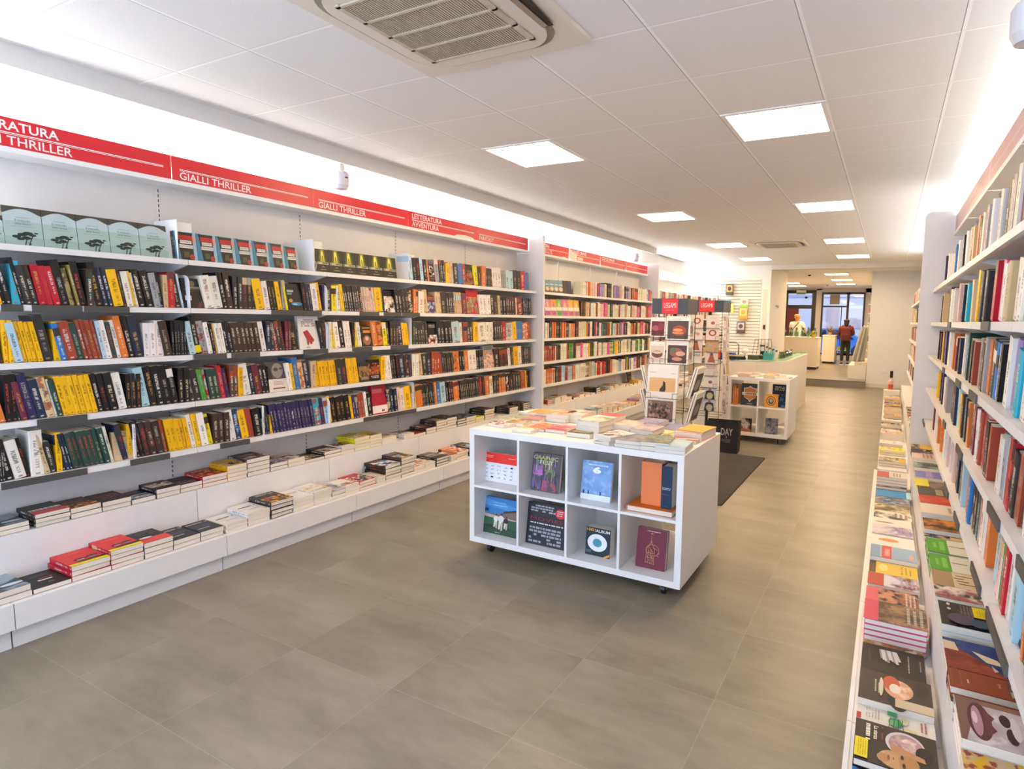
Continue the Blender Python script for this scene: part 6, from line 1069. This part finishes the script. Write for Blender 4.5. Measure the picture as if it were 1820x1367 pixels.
# ------------------------------------------------------------------ slatted display wall
sl = thing('slatwall_panel', 'cream slatted display wall behind the counter', 'slatwall', (-4.0, 13.9, 0))
quick('box', .0, 1.36, -.022, 0, .1, 2.55).build('board', flat('#9a8f7c', .5), sl)
b = MB()
for k in range(34): z = .16 + k * .071; b.box(.01, 1.35, -.026, -.022, z, z + .054)
b.build('slats', flat('#e9e2d5', .5), sl)
b = MB(); b.box(.62, .98, -.12, -.026, 2.095, 2.103); b.build('glass_shelf', GT, sl)
for k, (px, py, w, h, cols, lab) in enumerate(((1294, 515, .17, .25, ('#3a3220', '#c9a05a'), 'brown framed cover on the little glass shelf'), (1291, 541, .17, .2, ('#2a8fb0', '#3fb0c9'), 'turquoise boxed item on the slatted wall'), (1268, 533, .18, .19, ('#8d6a5a', '#d3c0b0'), 'brown animal picture on the slatted wall'), (1321, 538, .18, .2, ('#e0d4c9', '#8fc43a'), 'white item with lime green foot on the slatted wall'), (1320, 557, .2, .27, ('#c99a2a', '#e6c98a'), 'amber square packet on the slatted wall'), (1317, 582, .19, .26, ('#5a4a44', '#c9b8ac'), 'small portrait picture on the slatted wall'), (1299, 548, .09, .2, ('#e3d44a', '#eee08a'), 'yellow strip packet beside the turquoise item'))):
    d_ = 13.72; lo, hi = -5, 2
    for _ in range(50):
        m = (lo + hi) / 2
        if proj((m, d_, 1.8))[0] < px: lo = m
        else: hi = m
    zl_, zh_ = 0, 3
    for _ in range(50):
        m = (zl_ + zh_) / 2
        if proj((lo, d_, m))[1] > py: zl_ = m
        else: zh_ = m
    t = thing('display_packet', lab, 'packet', (lo - w / 2, d_ + .05, zl_ - h / 2), 'packets on the slatted wall'); quick('rbox', 0, w, 0, .03, 0, h, .005).build('box', flat(cols[0], .4), t); a = Art(.0008); a.rect(.1 * w, .9 * w, .3 * h, .92 * h, cols[1]) if k != 3 else a.rect(0, w, 0, .3 * h, cols[1]); a.ell(.5 * w, .6 * h, .25 * w, .2 * h, cols[0] if k != 3 else '#d98a8a', 14); a.build('printed_face', t); quick('box', .4 * w, .6 * w, .03, .09, h * .9, h * .92).build('hook', CHROME, t)
# ------------------------------------------------------------------ back room
PF = .171
def table(x0, x1, y0, y1, h, label, col='#e3dac8'):
    t = thing('display_plinth', label, 'plinth', (x0, y0, PF), 'white plinths of the back room'); quick('box', 0, x1 - x0, 0, y1 - y0, .07, h).build('body', flat(col, .45), t); quick('box', .03, x1 - x0 - .03, .03, y1 - y0 - .03, 0, .07).build('recessed_foot', BLACK, t); quick('box', -.01, x1 - x0 + .01, -.01, y1 - y0 + .01, h, h + .02).build('top', flat('#e9e2d2', .4), t)
table(-2.95, -1.86, 18.7, 19.6, .93, 'wide white plinth with plants and glassware, back room'); table(-2.02, -1.62, 21.7, 22.4, .95, 'narrow white plinth beside the wide one, back room')
for k in range(6):
    x, y = -2.85 + .17 * k, 18.95 + .1 * (k % 2); t = thing('glass_vase', f'greenish glass vase on the wide plinth, {ORD[k]} along', 'vase', (x, y, PF + .951), 'glassware on the plinth'); b = MB(); b.lathe([(.04, 0), (.06, .03), (.065, .14), (.03, .22), (.035, .28), (.03, .28), (.025, .2), (0, .02)], n=14); b.build('body', bpy.data.materials['jar_glass'], t, smooth=True)
r = random.Random(5)
def potted(x, y, z, lab, pot, leaf, n=26, s=.16):
    t = thing('potted_plant', lab, 'plant', (x, y, z), 'small plants of the back room'); b = MB(); b.lathe([(.05, 0), (.07, .10), (.075, .10), (.06, .09), (0, .085)], n=14); b.build('pot', flat(pot, .5), t, smooth=True); b = MB()
    for k in range(n):
        a = r.uniform(0, 2 * PI); l = r.uniform(.5, 1) * s; u = r.uniform(.2, 1.0); d = Vector((math.cos(a) * (1 - u * .6), math.sin(a) * (1 - u * .6), u)).normalized(); sd = d.cross(Vector((0, 0, 1))).normalized() * .018; p = Vector((0, 0, .09)); b.face([p - sd * .4, p + d * l * .5 - sd, p + d * l, p + d * l * .5 + sd, p + sd * .4])
    b.build('leaves', flat(leaf, .5), t)
potted(-2.02, 18.9, PF + .951, 'yellow green plant in a gold pot on the wide plinth', '#b5983a', '#a9a32c'); potted(-2.2, 19.2, PF + .951, 'light green plant behind the gold pot', '#d3c9b8', '#7fa05a'); potted(-1.82, 22.0, PF + .971, 'brown dried bouquet on the narrow plinth', '#b08a52', '#8a7030', 30, .3)
t = thing('low_table', 'small low table with coloured toys by the street window', 'table', (-1.45, 22.6, PF)); quick('box', -.2, .2, -.2, .2, .42, .45).build('table_top', flat('#cfd8d0', .5), t)
for sx in (-1, 1):
    for sy in (-1, 1): quick('box', sx * .18 - .015, sx * .18 + .015, sy * .18 - .015, sy * .18 + .015, 0, .42).build('leg', flat('#8fa4a8', .4), t)
for k in range(5): box_thing('toy_box', f'coloured toy packet on the low table, {ORD[k]} along', 'toy', -1.58 + .07 * k, 22.6, PF + .451, .06, .1, .08 + .04 * (k % 3), ['#c9a03a', '#8fb05a', '#c9584a', '#5a8ab0', '#d9cfa0'][k], 'toy packets on the low table')
# display step against the right wall of the back room, with leaning rolls
t = thing('display_step', 'white low display step along the back room side wall', 'display step', (-.86, 16.3, PF)); quick('box', -.02, .4, 0, 2.2, 0, .34).build('body', flat('#e6dfd0', .5), t); quick('box', .12, .4, .05, 2.2, .34, .42).build('raised_step', flat('#d8cbb4', .5), t)
for k in range(6):
    b = MB(); b.cyl((-.80 + .05 * k, 16.5 + .08 * k, PF + .43), (-.63 + .024 * k, 16.8 + .12 * k, PF + 1.28 + .03 * (k % 3)), .028, 12); plain('wrapping_roll', f'silvery gift paper roll leaning on the wall, {ORD[k]} inward', 'paper roll', b, flat(['#b9b4aa', '#8f948c', '#cfc9bc', '#7d8078', '#a9aeb0', '#c4bda8'][k], .4), 'leaning gift paper rolls')
sh = thing('wall_rack', 'narrow white rack of cards on the back room side wall', 'rack', (-.46, 21.0, PF))
for k in range(6): quick('box', -.2, 0, 0, 1.2, .5 + .3 * k, .515 + .3 * k).build('rack_shelf', WHITE, sh)
for k in range(6):
    for j in range(3): box_thing('card_pack', f'card packet on the side wall rack, {ORD[k]} shelf up, {ORD[j]} along', 'card pack', -.56, 21.2 + .38 * j, PF + .516 + .3 * k, .1, .2, .16, ['#c9b03a', '#5a6a9a', '#d9d3c9', '#7a5a8a', '#b5584a', '#8aa06a'][(k + j) % 6], 'card packs on the wall rack')
t = thing('exit_sign', 'green and white emergency exit sign over the street door', 'sign', (-3.1, 24.1, 2.62)); quick('box', -.17, .17, 0, .05, 0, .16).build('case', flat('#dfe4da', .4), t); Art(.001).rect(-.16, .16, .01, .07, '#3f9a5a').build('green_panel', t)
t = thing('wall_camera', 'small dark dome camera over the street door', 'camera', (-2.9, 24.0, 2.5)); b = MB(); b.lathe([(0, -.05), (.04, -.04), (.05, 0), (.05, .03), (0, .03)], n=14); b.build('dome', BLACK, t, smooth=True); quick('box', -.04, .04, -.02, .16, .03, .05).build('bracket', WHITE, t)
t = thing('intake_vent', 'brown square fan vent in the upper street window pane', 'vent', (-1.9, 24.18, 2.25)); quick('box', -.17, .17, 0, .03, 0, .36).build('housing', flat('#8d7f6a', .5), t); b = MB(); [b.box(-.15, .15, -.012, 0, .03 + .04 * k, .05 + .04 * k) for k in range(8)]; b.build('louvre', flat('#a5967f', .5), t)
t = thing('poster', 'dark red poster hanging beside the street door', 'poster', (-3.55, 23.9, PF + .003)); quick('box', 0, .42, 0, .012, 0, 1.9).build('sheet', flat('#5c1024', .5), t); Art(.001).rect(.28, .42, .72, .92, '#d9d3d0').build('white_panel', t)
t = thing('barrier_rail', 'white horizontal barrier rail near the street door', 'rail', (-3.5, 22.6, PF)); quick('cyl', (-.2, 0, .75), (.55, 0, .75), .014, 10).build('bar', WHITE, t); [quick('cyl', (x, 0, 0), (x, 0, .75), .014, 10).build('post', WHITE, t) for x in (-.15, .5)]
t = thing('ceiling_sensor', 'small black dome sensor on the back room ceiling', 'sensor', (-2.0, 17.0, ZC)); b = MB(); b.lathe([(0, -.04), (.03, -.035), (.045, 0), (0, 0)], n=14); b.build('dome', BLACK, t, smooth=True)
# on the far right tray
t = thing('soap_bottle', 'pump bottle with black top and red label at the tray end', 'bottle', (.08, 11.9, .40)); b = MB(); b.lathe([(.035, 0), (.04, .01), (.04, .16), (.015, .2), (.015, .22), (0, .22)], n=14); b.build('body', flat('#dcb9a8', .4), t, smooth=True); b = MB(); b.lathe([(.042, .02), (.042, .1)], n=14); b.build('label_band', flat('#c9452c', .4), t, smooth=True); b = MB(); b.cyl((0, 0, .22), (0, 0, .34), .026, 12); b.build('pump_cap', BLACK, t)
box_thing('stack_plinth', 'white block under the pump bottle at the tray end', 'plinth', .1, 11.9, .226, .26, .2, .173, '#e0d8ca')
# ------------------------------------------------------------------ outside
tag(quick('box', -25, 20, YF + .25, 60, -.2, -.05).build('street', wall_mat('asphalt', '#8d9096')), kind='structure')
bd = thing('building', 'pinkish street building with shutter seen through the window', 'building', (-1.6, 36, -.05)); quick('box', -8, 12, 0, 1, 0, 10).build('wall', wall_mat('pink_render', '#d8c6c2'), bd); quick('box', 0.6, 4, -.1, 0, 0, 3.4).build('roller_shutter', flat('#4f5058', .6), bd); b = MB(); [b.box(.5, 4, -.14, -.1, 3.5 + .3 * k, 3.62 + .3 * k) for k in range(3)]; b.build('awning_stripes', flat('#f2f2ee', .5), bd); quick('box', -1.6, .3, -.06, 0, 1.3, 2.4).build('painted_panel', flat('#c9a9a0', .6), bd); quick('box', -8, 12, -.05, 0, 3.0, 3.15).build('string_course', flat('#a9a4ac', .6), bd)
b2 = thing('building', 'bluish white building seen through the street door', 'building', (-12, 34, -.05)); quick('box', 0, 5.6, 0, 1, 0, 9).build('wall', wall_mat('pale_render', '#c9d6ea'), b2); b = MB(); [b.box(.8 + 1.6 * k, 1.6 + 1.6 * k, -.05, 0, 1.5, 3.3) for k in range(3)]; b.build('window_recess', flat('#7d8a9c', .4), b2)
cr = thing('car', 'blue parked car seen through the street window', 'car', (-4.4, 29.5, -.05)); pr = [(0, .25), (0, .72), (.5, .8), (1.1, 1.32), (2.6, 1.34), (3.2, .85), (4.0, .75), (4.05, .25)]
b = MB(); b.prism(pr, 0, 1.6, M=Matrix(((1, 0, 0, 0), (0, 0, 1, 0), (0, 1, 0, 0), (0, 0, 0, 1)))); b.build('body', flat('#4a78b8', .25), cr)
b = MB(); b.prism([(.72, .84), (1.18, 1.26), (1.8, 1.27), (1.8, .84)], -.012, 0, M=Matrix(((1, 0, 0, 0), (0, 0, 1, 0), (0, 1, 0, 0), (0, 0, 0, 1)))); b.prism([(1.88, .84), (1.88, 1.27), (2.52, 1.27), (3.0, .86)], -.012, 0, M=Matrix(((1, 0, 0, 0), (0, 0, 1, 0), (0, 1, 0, 0), (0, 0, 0, 1)))); b.build('side_window', flat('#1f2a38', .15), cr)
for x in (.8, 3.2): quick('cyl', (x, -.02, .31), (x, .2, .31), .31, 20).build('wheel', BLACK, cr)
# ------------------------------------------------------------------ people (backs turned, far away)
def skin(name, verts, edges, radii, mat, parent, sub=2):
    me = bpy.data.meshes.new(name); me.from_pydata([Vector(v) for v in verts], edges, []); o = link(name, me, parent); me.materials.append(mat)
    o.modifiers.new('skin', 'SKIN'); sv = me.skin_vertices[0].data
    for i, r in enumerate(radii): sv[i].radius = (r, r) if not isinstance(r, tuple) else r; sv[i].use_root = i == 0
    m = o.modifiers.new('sub', 'SUBSURF'); m.levels = m.render_levels = sub
    o.modifiers['skin'].use_smooth_shade = True; return o
def person(x, y, z, rot, H_, label, skinc, hairc, top, bottom, shoe, pose, longhair=False, pack=None, strap=None):
    p = thing('person', label, 'person', M=T((x, y, z)) @ Matrix.Rotation(rot, 4, 'Z')); s = H_ / 1.7; S = flat(skinc, .6)
    k = lambda *v: tuple(q * s for q in v)
    V = [k(0, 0, .95), k(0, 0, 1.08), k(0, .005, 1.22), k(0, .01, 1.38), k(0, .0, 1.45), k(0, -.01, 1.53), k(0, -.015, 1.60), k(0, -.01, 1.67)]
    E = [(0, 1), (1, 2), (2, 3), (3, 4), (4, 5), (5, 6), (6, 7)]; Rd = [(.15, .10), (.135, .09), (.15, .1), (.12, .09), .05, .075, .095, .07]
    def chain(start, pts, rads):
        prev = start
        for q, rr in zip(pts, rads): V.append(k(*q)); Rd.append(rr); E.append((prev, len(V) - 1)); prev = len(V) - 1
        return prev
    for sd in (-1, 1):
        el, wr, ha = pose[0 if sd < 0 else 1]
        w_ = chain(3, [(sd * .17, 0, 1.38), el, wr, ha], [.06, .042, .03, .03])
        for f in range(4): hv = ha; chain(w_, [(hv[0] + (f - 1.5) * .016, hv[1] - .01, hv[2] - .04), (hv[0] + (f - 1.5) * .018, hv[1] - .02, hv[2] - .075 + abs(f - 1.5) * .008)], [.009, .008])
        chain(w_, [(ha[0] - sd * .03, ha[1] - .02, ha[2] - .02), (ha[0] - sd * .04, ha[1] - .03, ha[2] - .045)], [.01, .009])
        chain(0, [(sd * .09, 0, .86), (sd * .10, -.01, .48), (sd * .10, .02, .09), (sd * .11, -.10, .035)], [.085, .055, .04, .03])
    V2 = [(a * .0 + a, b_, c) for a, b_, c in V]; Rd = [tuple(q * s for q in r_) if isinstance(r_, tuple) else r_ * s for r_ in Rd]
    skin('body', V2, E, Rd, S, p)
    tv = [k(0, 0, .93), k(0, 0, 1.06), k(0, .005, 1.22), k(0, .01, 1.38), k(0, 0, 1.43)]; te = [(0, 1), (1, 2), (2, 3), (3, 4)]; tr = [(q[0] * s * 1.18, q[1] * s * 1.1) for q in ((.175, .125), (.165, .12), (.175, .125), (.15, .11))] + [.065 * s]
    for sd in (-1, 1):
        el, wr, ha = pose[0 if sd < 0 else 1]; sl = [(sd * .175, 0, 1.37), el] + ([wr] if longhair else []); prev = 3; 
        if not longhair: sl[1] = tuple((sl[0][i] + el[i] * 2) / 3 for i in range(3))
        for q in sl: tv.append(k(*q)); tr.append((.09 if q is sl[0] else .072) * s); te.append((prev, len(tv) - 1)); prev = len(tv) - 1
    skin('shirt' if not longhair else 'jacket', tv, te, tr, flat(top, .8), p)
    bv = [k(0, 0, .98), k(0, 0, .90)]; be = [(0, 1)]; br = [(.165 * s, .115 * s), (.165 * s, .12 * s)]
    for sd in (-1, 1):
        prev = 1
        for q, rr in (((sd * .09, 0, .84), .095), ((sd * .10, -.01, .48), .07), ((sd * .10, .02, .12), .06)): bv.append(k(*q)); br.append(rr * s); be.append((prev, len(bv) - 1)); prev = len(bv) - 1
    skin('trousers', bv, be, br, flat(bottom, .85, var=.2), p)
    for sd in (-1, 1): sv_ = [k(sd * .10, .05, .05), k(sd * .105, -.06, .045), k(sd * .115, -.15, .035)]; skin('shoe', sv_, [(0, 1), (1, 2)], [.05 * s, .048 * s, .036 * s], flat(shoe, .5), p); quick('box', sd * .10 * s - .05, sd * .10 * s + .05, -.2, .1, .0, .02).build('shoe_sole', WHITE, p)
    hv = [k(0, .02, 1.56), k(0, .02, 1.63), k(0, .005, 1.69)] + ([k(0, .05, 1.47), k(0, .06, 1.40)] if longhair else []); he = [(0, 1), (1, 2)] + ([(0, 3), (3, 4)] if longhair else []); hr = [.09 * s, .105 * s, .075 * s] + ([.085 * s, .06 * s] if longhair else [])
    skin('hair', hv, he, hr, flat(hairc, .7), p)
    for sd in (-1, 1): b = MB(); b.lathe([(0, -.012), (.022, -.006), (.022, .006), (0, .012)], n=10, M=T(k(sd * .088, 0, 1.57)) @ Matrix.Rotation(PI / 2, 4, 'Y')); b.build('ear', S, p, smooth=True)
    b = MB()
    for sd in (-1, 1): b.lathe([(0, -.008), (.011, 0), (0, .008)], n=8, M=T(k(sd * .032, -.092, 1.585)))
    b.build('eyes', BLACK, p); b = MB(); b.cyl(k(0, -.09, 1.58), k(0, -.115, 1.545), .008, 8, 0, .016); b.build('nose', S, p); b = MB(); b.box(-.025, .025, -.1 * s, -.088 * s, 1.507 * s, 1.515 * s); b.build('mouth', flat('#9a5a50', .5), p)
    if strap: b = MB(); pts = [k(-.13, -.06, 1.42), k(-.10, .10, 1.41), k(.05, .135, 1.22), k(.17, .10, 1.0)]; b.tube([Vector(q) for q in pts], .014 * s, 6); b.build('bag_strap', flat(strap, .6), p)
    return p
def Tm(P, *v): return P @ Vector(v)
p1 = person(-2.66, 20.1, PF, math.radians(-155 + 180 - 20), 1.66, 'person in white t-shirt with dark shoulder strap, back turned', '#c08a66', '#c9924a', '#eae6dd', '#1d2130', '#26242a', [((-.27, -.04, 1.14), (-.2, -.16, .98), (-.18, -.2, .92)), ((.26, -.03, 1.14), (.2, -.16, .98), (.18, -.2, .92))], strap='#5a4550')
p1.rotation_euler.z = math.radians(160)
p2 = person(-1.28, 21.5, PF, math.radians(180), 1.53, 'person in maroon jacket with backpack, facing the street window', '#b98a70', '#2a1812', '#6a2420', '#2b3028', '#141414', [((-.24, -.08, 1.16), (-.16, -.28, 1.12), (-.13, -.34, 1.12)), ((.24, -.08, 1.16), (.16, -.28, 1.12), (.13, -.34, 1.12))], longhair=True)
bp = thing('backpack', 'maroon backpack worn by the person at the street window', 'backpack', M=p2.matrix_world.copy() @ T((0, .13, .0)))
b = MB(); b.rbox(-.15, .15, 0, .15, .80, 1.27, .06); b.build('bag_body', flat('#5e1f1c', .8), bp); b = MB(); b.rbox(-.11, .11, .13, .19, .83, 1.03, .028); b.build('front_pocket', flat('#4d1917', .8), bp)
for sx in (-1, 1): b = MB(); b.tube([Vector((sx * .09, .02, 1.24)), Vector((sx * .1, -.06, 1.325)), Vector((sx * .11, -.16, 1.3)), Vector((sx * .115, -.215, 1.22))], .018, 6); b.build('shoulder_strap', flat('#4a1a18', .8), bp)
bs = thing('shoulder_bag', 'dark shoulder bag hanging at the hip of the white shirt person', 'bag', M=p1.matrix_world.copy() @ T((.24, .02, .80))); b = MB(); b.rbox(-.05, .05, -.13, .13, 0, .24, .03); b.build('bag_body', flat('#1b1c26', .7), bs); quick('box', .051, .056, -.11, .11, .1, .22).build('flap', flat('#242634', .7), bs)
# ------------------------------------------------------------------ build the books: the largest ones singly, the rest as one mass
def corners(b):
    w, h, t = b['w'], b['h'], b['t']; M = b['M']; k = b['kind']
    if k == 'spine': return [[(0, 0, 0), (0, t, 0), (0, t, h), (0, 0, h)]]
    if k == 'face': return [[(0, 0, 0), (w, 0, 0), (w, 0, h), (0, 0, h)]]
    return [[(0, 0, 0), (w, 0, 0), (w, 0, h), (0, 0, h)], [(0, 0, 0), (w, 0, 0), (w, t, 0), (0, t, 0)], [(w, 0, 0), (w, t, 0), (w, t, h), (w, 0, h)]]
def shown(b):
    tot = 0
    for i, q in enumerate(corners(b)):
        P = []
        for c in q:
            p = proj(b['M'] @ Vector(c))
            if p is None: return 0
            P.append((min(max(p[0], 0), W), min(max(p[1], 0), H)))
        a = abs(sum(P[j][0] * P[(j + 1) % 4][1] - P[(j + 1) % 4][0] * P[j][1] for j in range(4))) / 2
        if b['kind'] == 'flat' and i == 0: a *= b['vis'] if b['vis'] == 1 else 0
        if b['kind'] == 'flat' and b['place'][0].startswith(('lower r', 'upper r', 'far r')) and i == 2: continue
        tot += a
    c = b['M'] @ Vector((b['w'] / 2, b['t'] / 2, b['h'] / 2)); p = proj(c)
    if p is None or not (-30 < p[0] < W + 30 and -30 < p[1] < H + 30): return 0
    if c.y > TY1 + .1 and 838 < p[0] < 1275 and 762 < p[1] < 1040: return 0
    if c.y > 5.3 and c.x < -3 and p[1] > 705 and p[0] > 835 : tot *= .2
    return tot * (b['vis'] if b['kind'] != 'flat' else 1)
for b in BOOKS:
    b['a'] = shown(b)
    if b['art'] and b['a'] > 12: b['a'] += 400
LIMIT = 318
order = sorted(BOOKS, key=lambda b: -b['a']); single = [b for b in order[:LIMIT] if b['a'] > 20]; sid = {id(b) for b in single}
def inkword(c):
    r, g, b_ = c[:3]
    if min(r, g, b_) > .5: return 'white'
    if r > .5 and g > .35: return 'gold'
    if r > .35 and g < .2: return 'red'
    return 'dark'
from collections import defaultdict
rowof = defaultdict(list)
for b in BOOKS:
    pl = b['place']
    if b['kind'] in ('spine', 'face') and pl[0] in ('L', 'R') and pl[1] < 5:
        y = pl[2]; p = proj(b['M'] @ Vector((0, b['t'] / 2, b['h'] / 2)))
        if p is None or p[0] < 2 or p[0] > W - 2: continue
        key = ('L', pl[1], bayname(y)[0]) if pl[0] == 'L' and y < 6.07 else ((pl[0], pl[1], 9))
        if pl[0] == 'R' and y > 6.08: continue
        rowof[key].append(b)
used = {}
def ordn(n): return ORD[n - 1] if n <= len(ORD) else f'number {n}'
for key, lst in rowof.items():
    lst.sort(key=lambda b: b['place'][2] if key[0] == 'L' else -b['place'][2])
    for n, b in enumerate(lst, 1):
        thick = 'slim ' if b['t'] < .014 else 'thick ' if b['t'] > .034 else ''
        adj = 'tall ' if b['h'] > .225 and not thick else thick
        kind = 'book' if b['kind'] == 'spine' else 'cover-out book'
        row = ROWN[key[1]]
        if key[0] == 'L' and key[2] < 9: b['lab'] = f'{adj}{CN[b["c"]]} {kind}, {ordn(n)} from left on {row} shelf, {BAYL[key[2]]}'; b['grp'] = f'books on the {row} shelf of the {BAYL[key[2]]}'
        elif key[0] == 'L': b['lab'] = f'{adj}{CN[b["c"]]} {kind}, {ordn(n)} past the FANTASY end panel, {row} shelf'; b['grp'] = f'books on the {row} young adult shelf'
        else: b['lab'] = f'{adj}{CN[b["c"]]} {kind}, {ordn(n)} from the end panel, {row} right wall shelf'; b['grp'] = f'books on the {row} right wall shelf'
PRINTM = {}
def stick_at(b):
    a = Art(.0005); a.rect(.0, b['t'], .0, .045, '#e6d40c'); return a
mass_c, mass_p = MB(), MB()
def label_flat(b):
    nm, k, lev, n = b['place'][:4] if len(b['place']) == 4 else (b['place'][0], 0, 0, 1)
    if nm == 'table top': return None
    side = 'from its near end' if 'thriller' in nm else 'from its far end' if nm in ('lower right tray', 'upper right tray') else 'from the end panel'
    pos = 'topmost' if lev == n - 1 and n > 1 else ('lying alone' if n == 1 else f'{ordn(n - lev)} down')
    return f'{CN[b["c"]]} book {pos} in {ordn(k)} stack {side}, {nm}'
tb = defaultdict(int)
for b in single:
    lab = b['look'] or b.get('lab')
    if not lab and b['kind'] == 'flat':
        if b['place'][0] == 'table top': tb[b['c']] += 1; lab = f'{CN[b["c"]]} book lower in a stack on the front cube table, {ordn(tb[b["c"]])} such'
        else: lab = label_flat(b)
    lab = lab or f'{CN[b["c"]]} book among the display tables'
    if lab in used: used[lab] += 1; lab = lab + f', {ordn(used[lab])} one'
    else: used[lab] = 1
    if len(lab.split()) > 16: lab = ' '.join(lab.split()[:16]).rstrip(',')
    grp = b['group'] or b.get('grp') or ('books lying on the ' + b['place'][0] if b['kind'] == 'flat' else 'books shown in the cube tables')
    nm = 'hardback_book' if b['hard'] else 'paperback_book'
    o = thing(nm, lab, 'book', group=grp, M=b['M'])
    cov, pag = MB(), MB(); book_faces(b, cov, pag)
    cov.build('cover', BOOKM, o); pag.build('page_block', BOOKM, o)
    if b['art']: b['art'](b['w'], b['h']).build('cover_print', o)
    if b['sticker']: 
        st = stick_at(b).build('price_band', o); st.matrix_local = Matrix(((0, 1, 0, 0), (-1, 0, 0, b['t']), (0, 0, 1, .01), (0, 0, 0, 1)))
arts = 0
for b in BOOKS:
    if id(b) in sid: continue
    book_faces(b, mass_c, mass_p, b['M'])
for q in (mass_p,): mass_c.v, off = mass_c.v + q.v, len(mass_c.v); mass_c.f += [tuple(i + off for i in f) for f in q.f]; mass_c.m += q.m; mass_c.uv += q.uv; mass_c.at += q.at
o = mass_c.build('remaining_books', BOOKM); tag(o, 'the many smaller books filling the rest of the shelves and stacks', 'books', kind='stuff')
print('BOOKS', len(BOOKS), 'single', len(single), 'min area', single[-1]['a'], 'objects', len(bpy.data.objects))
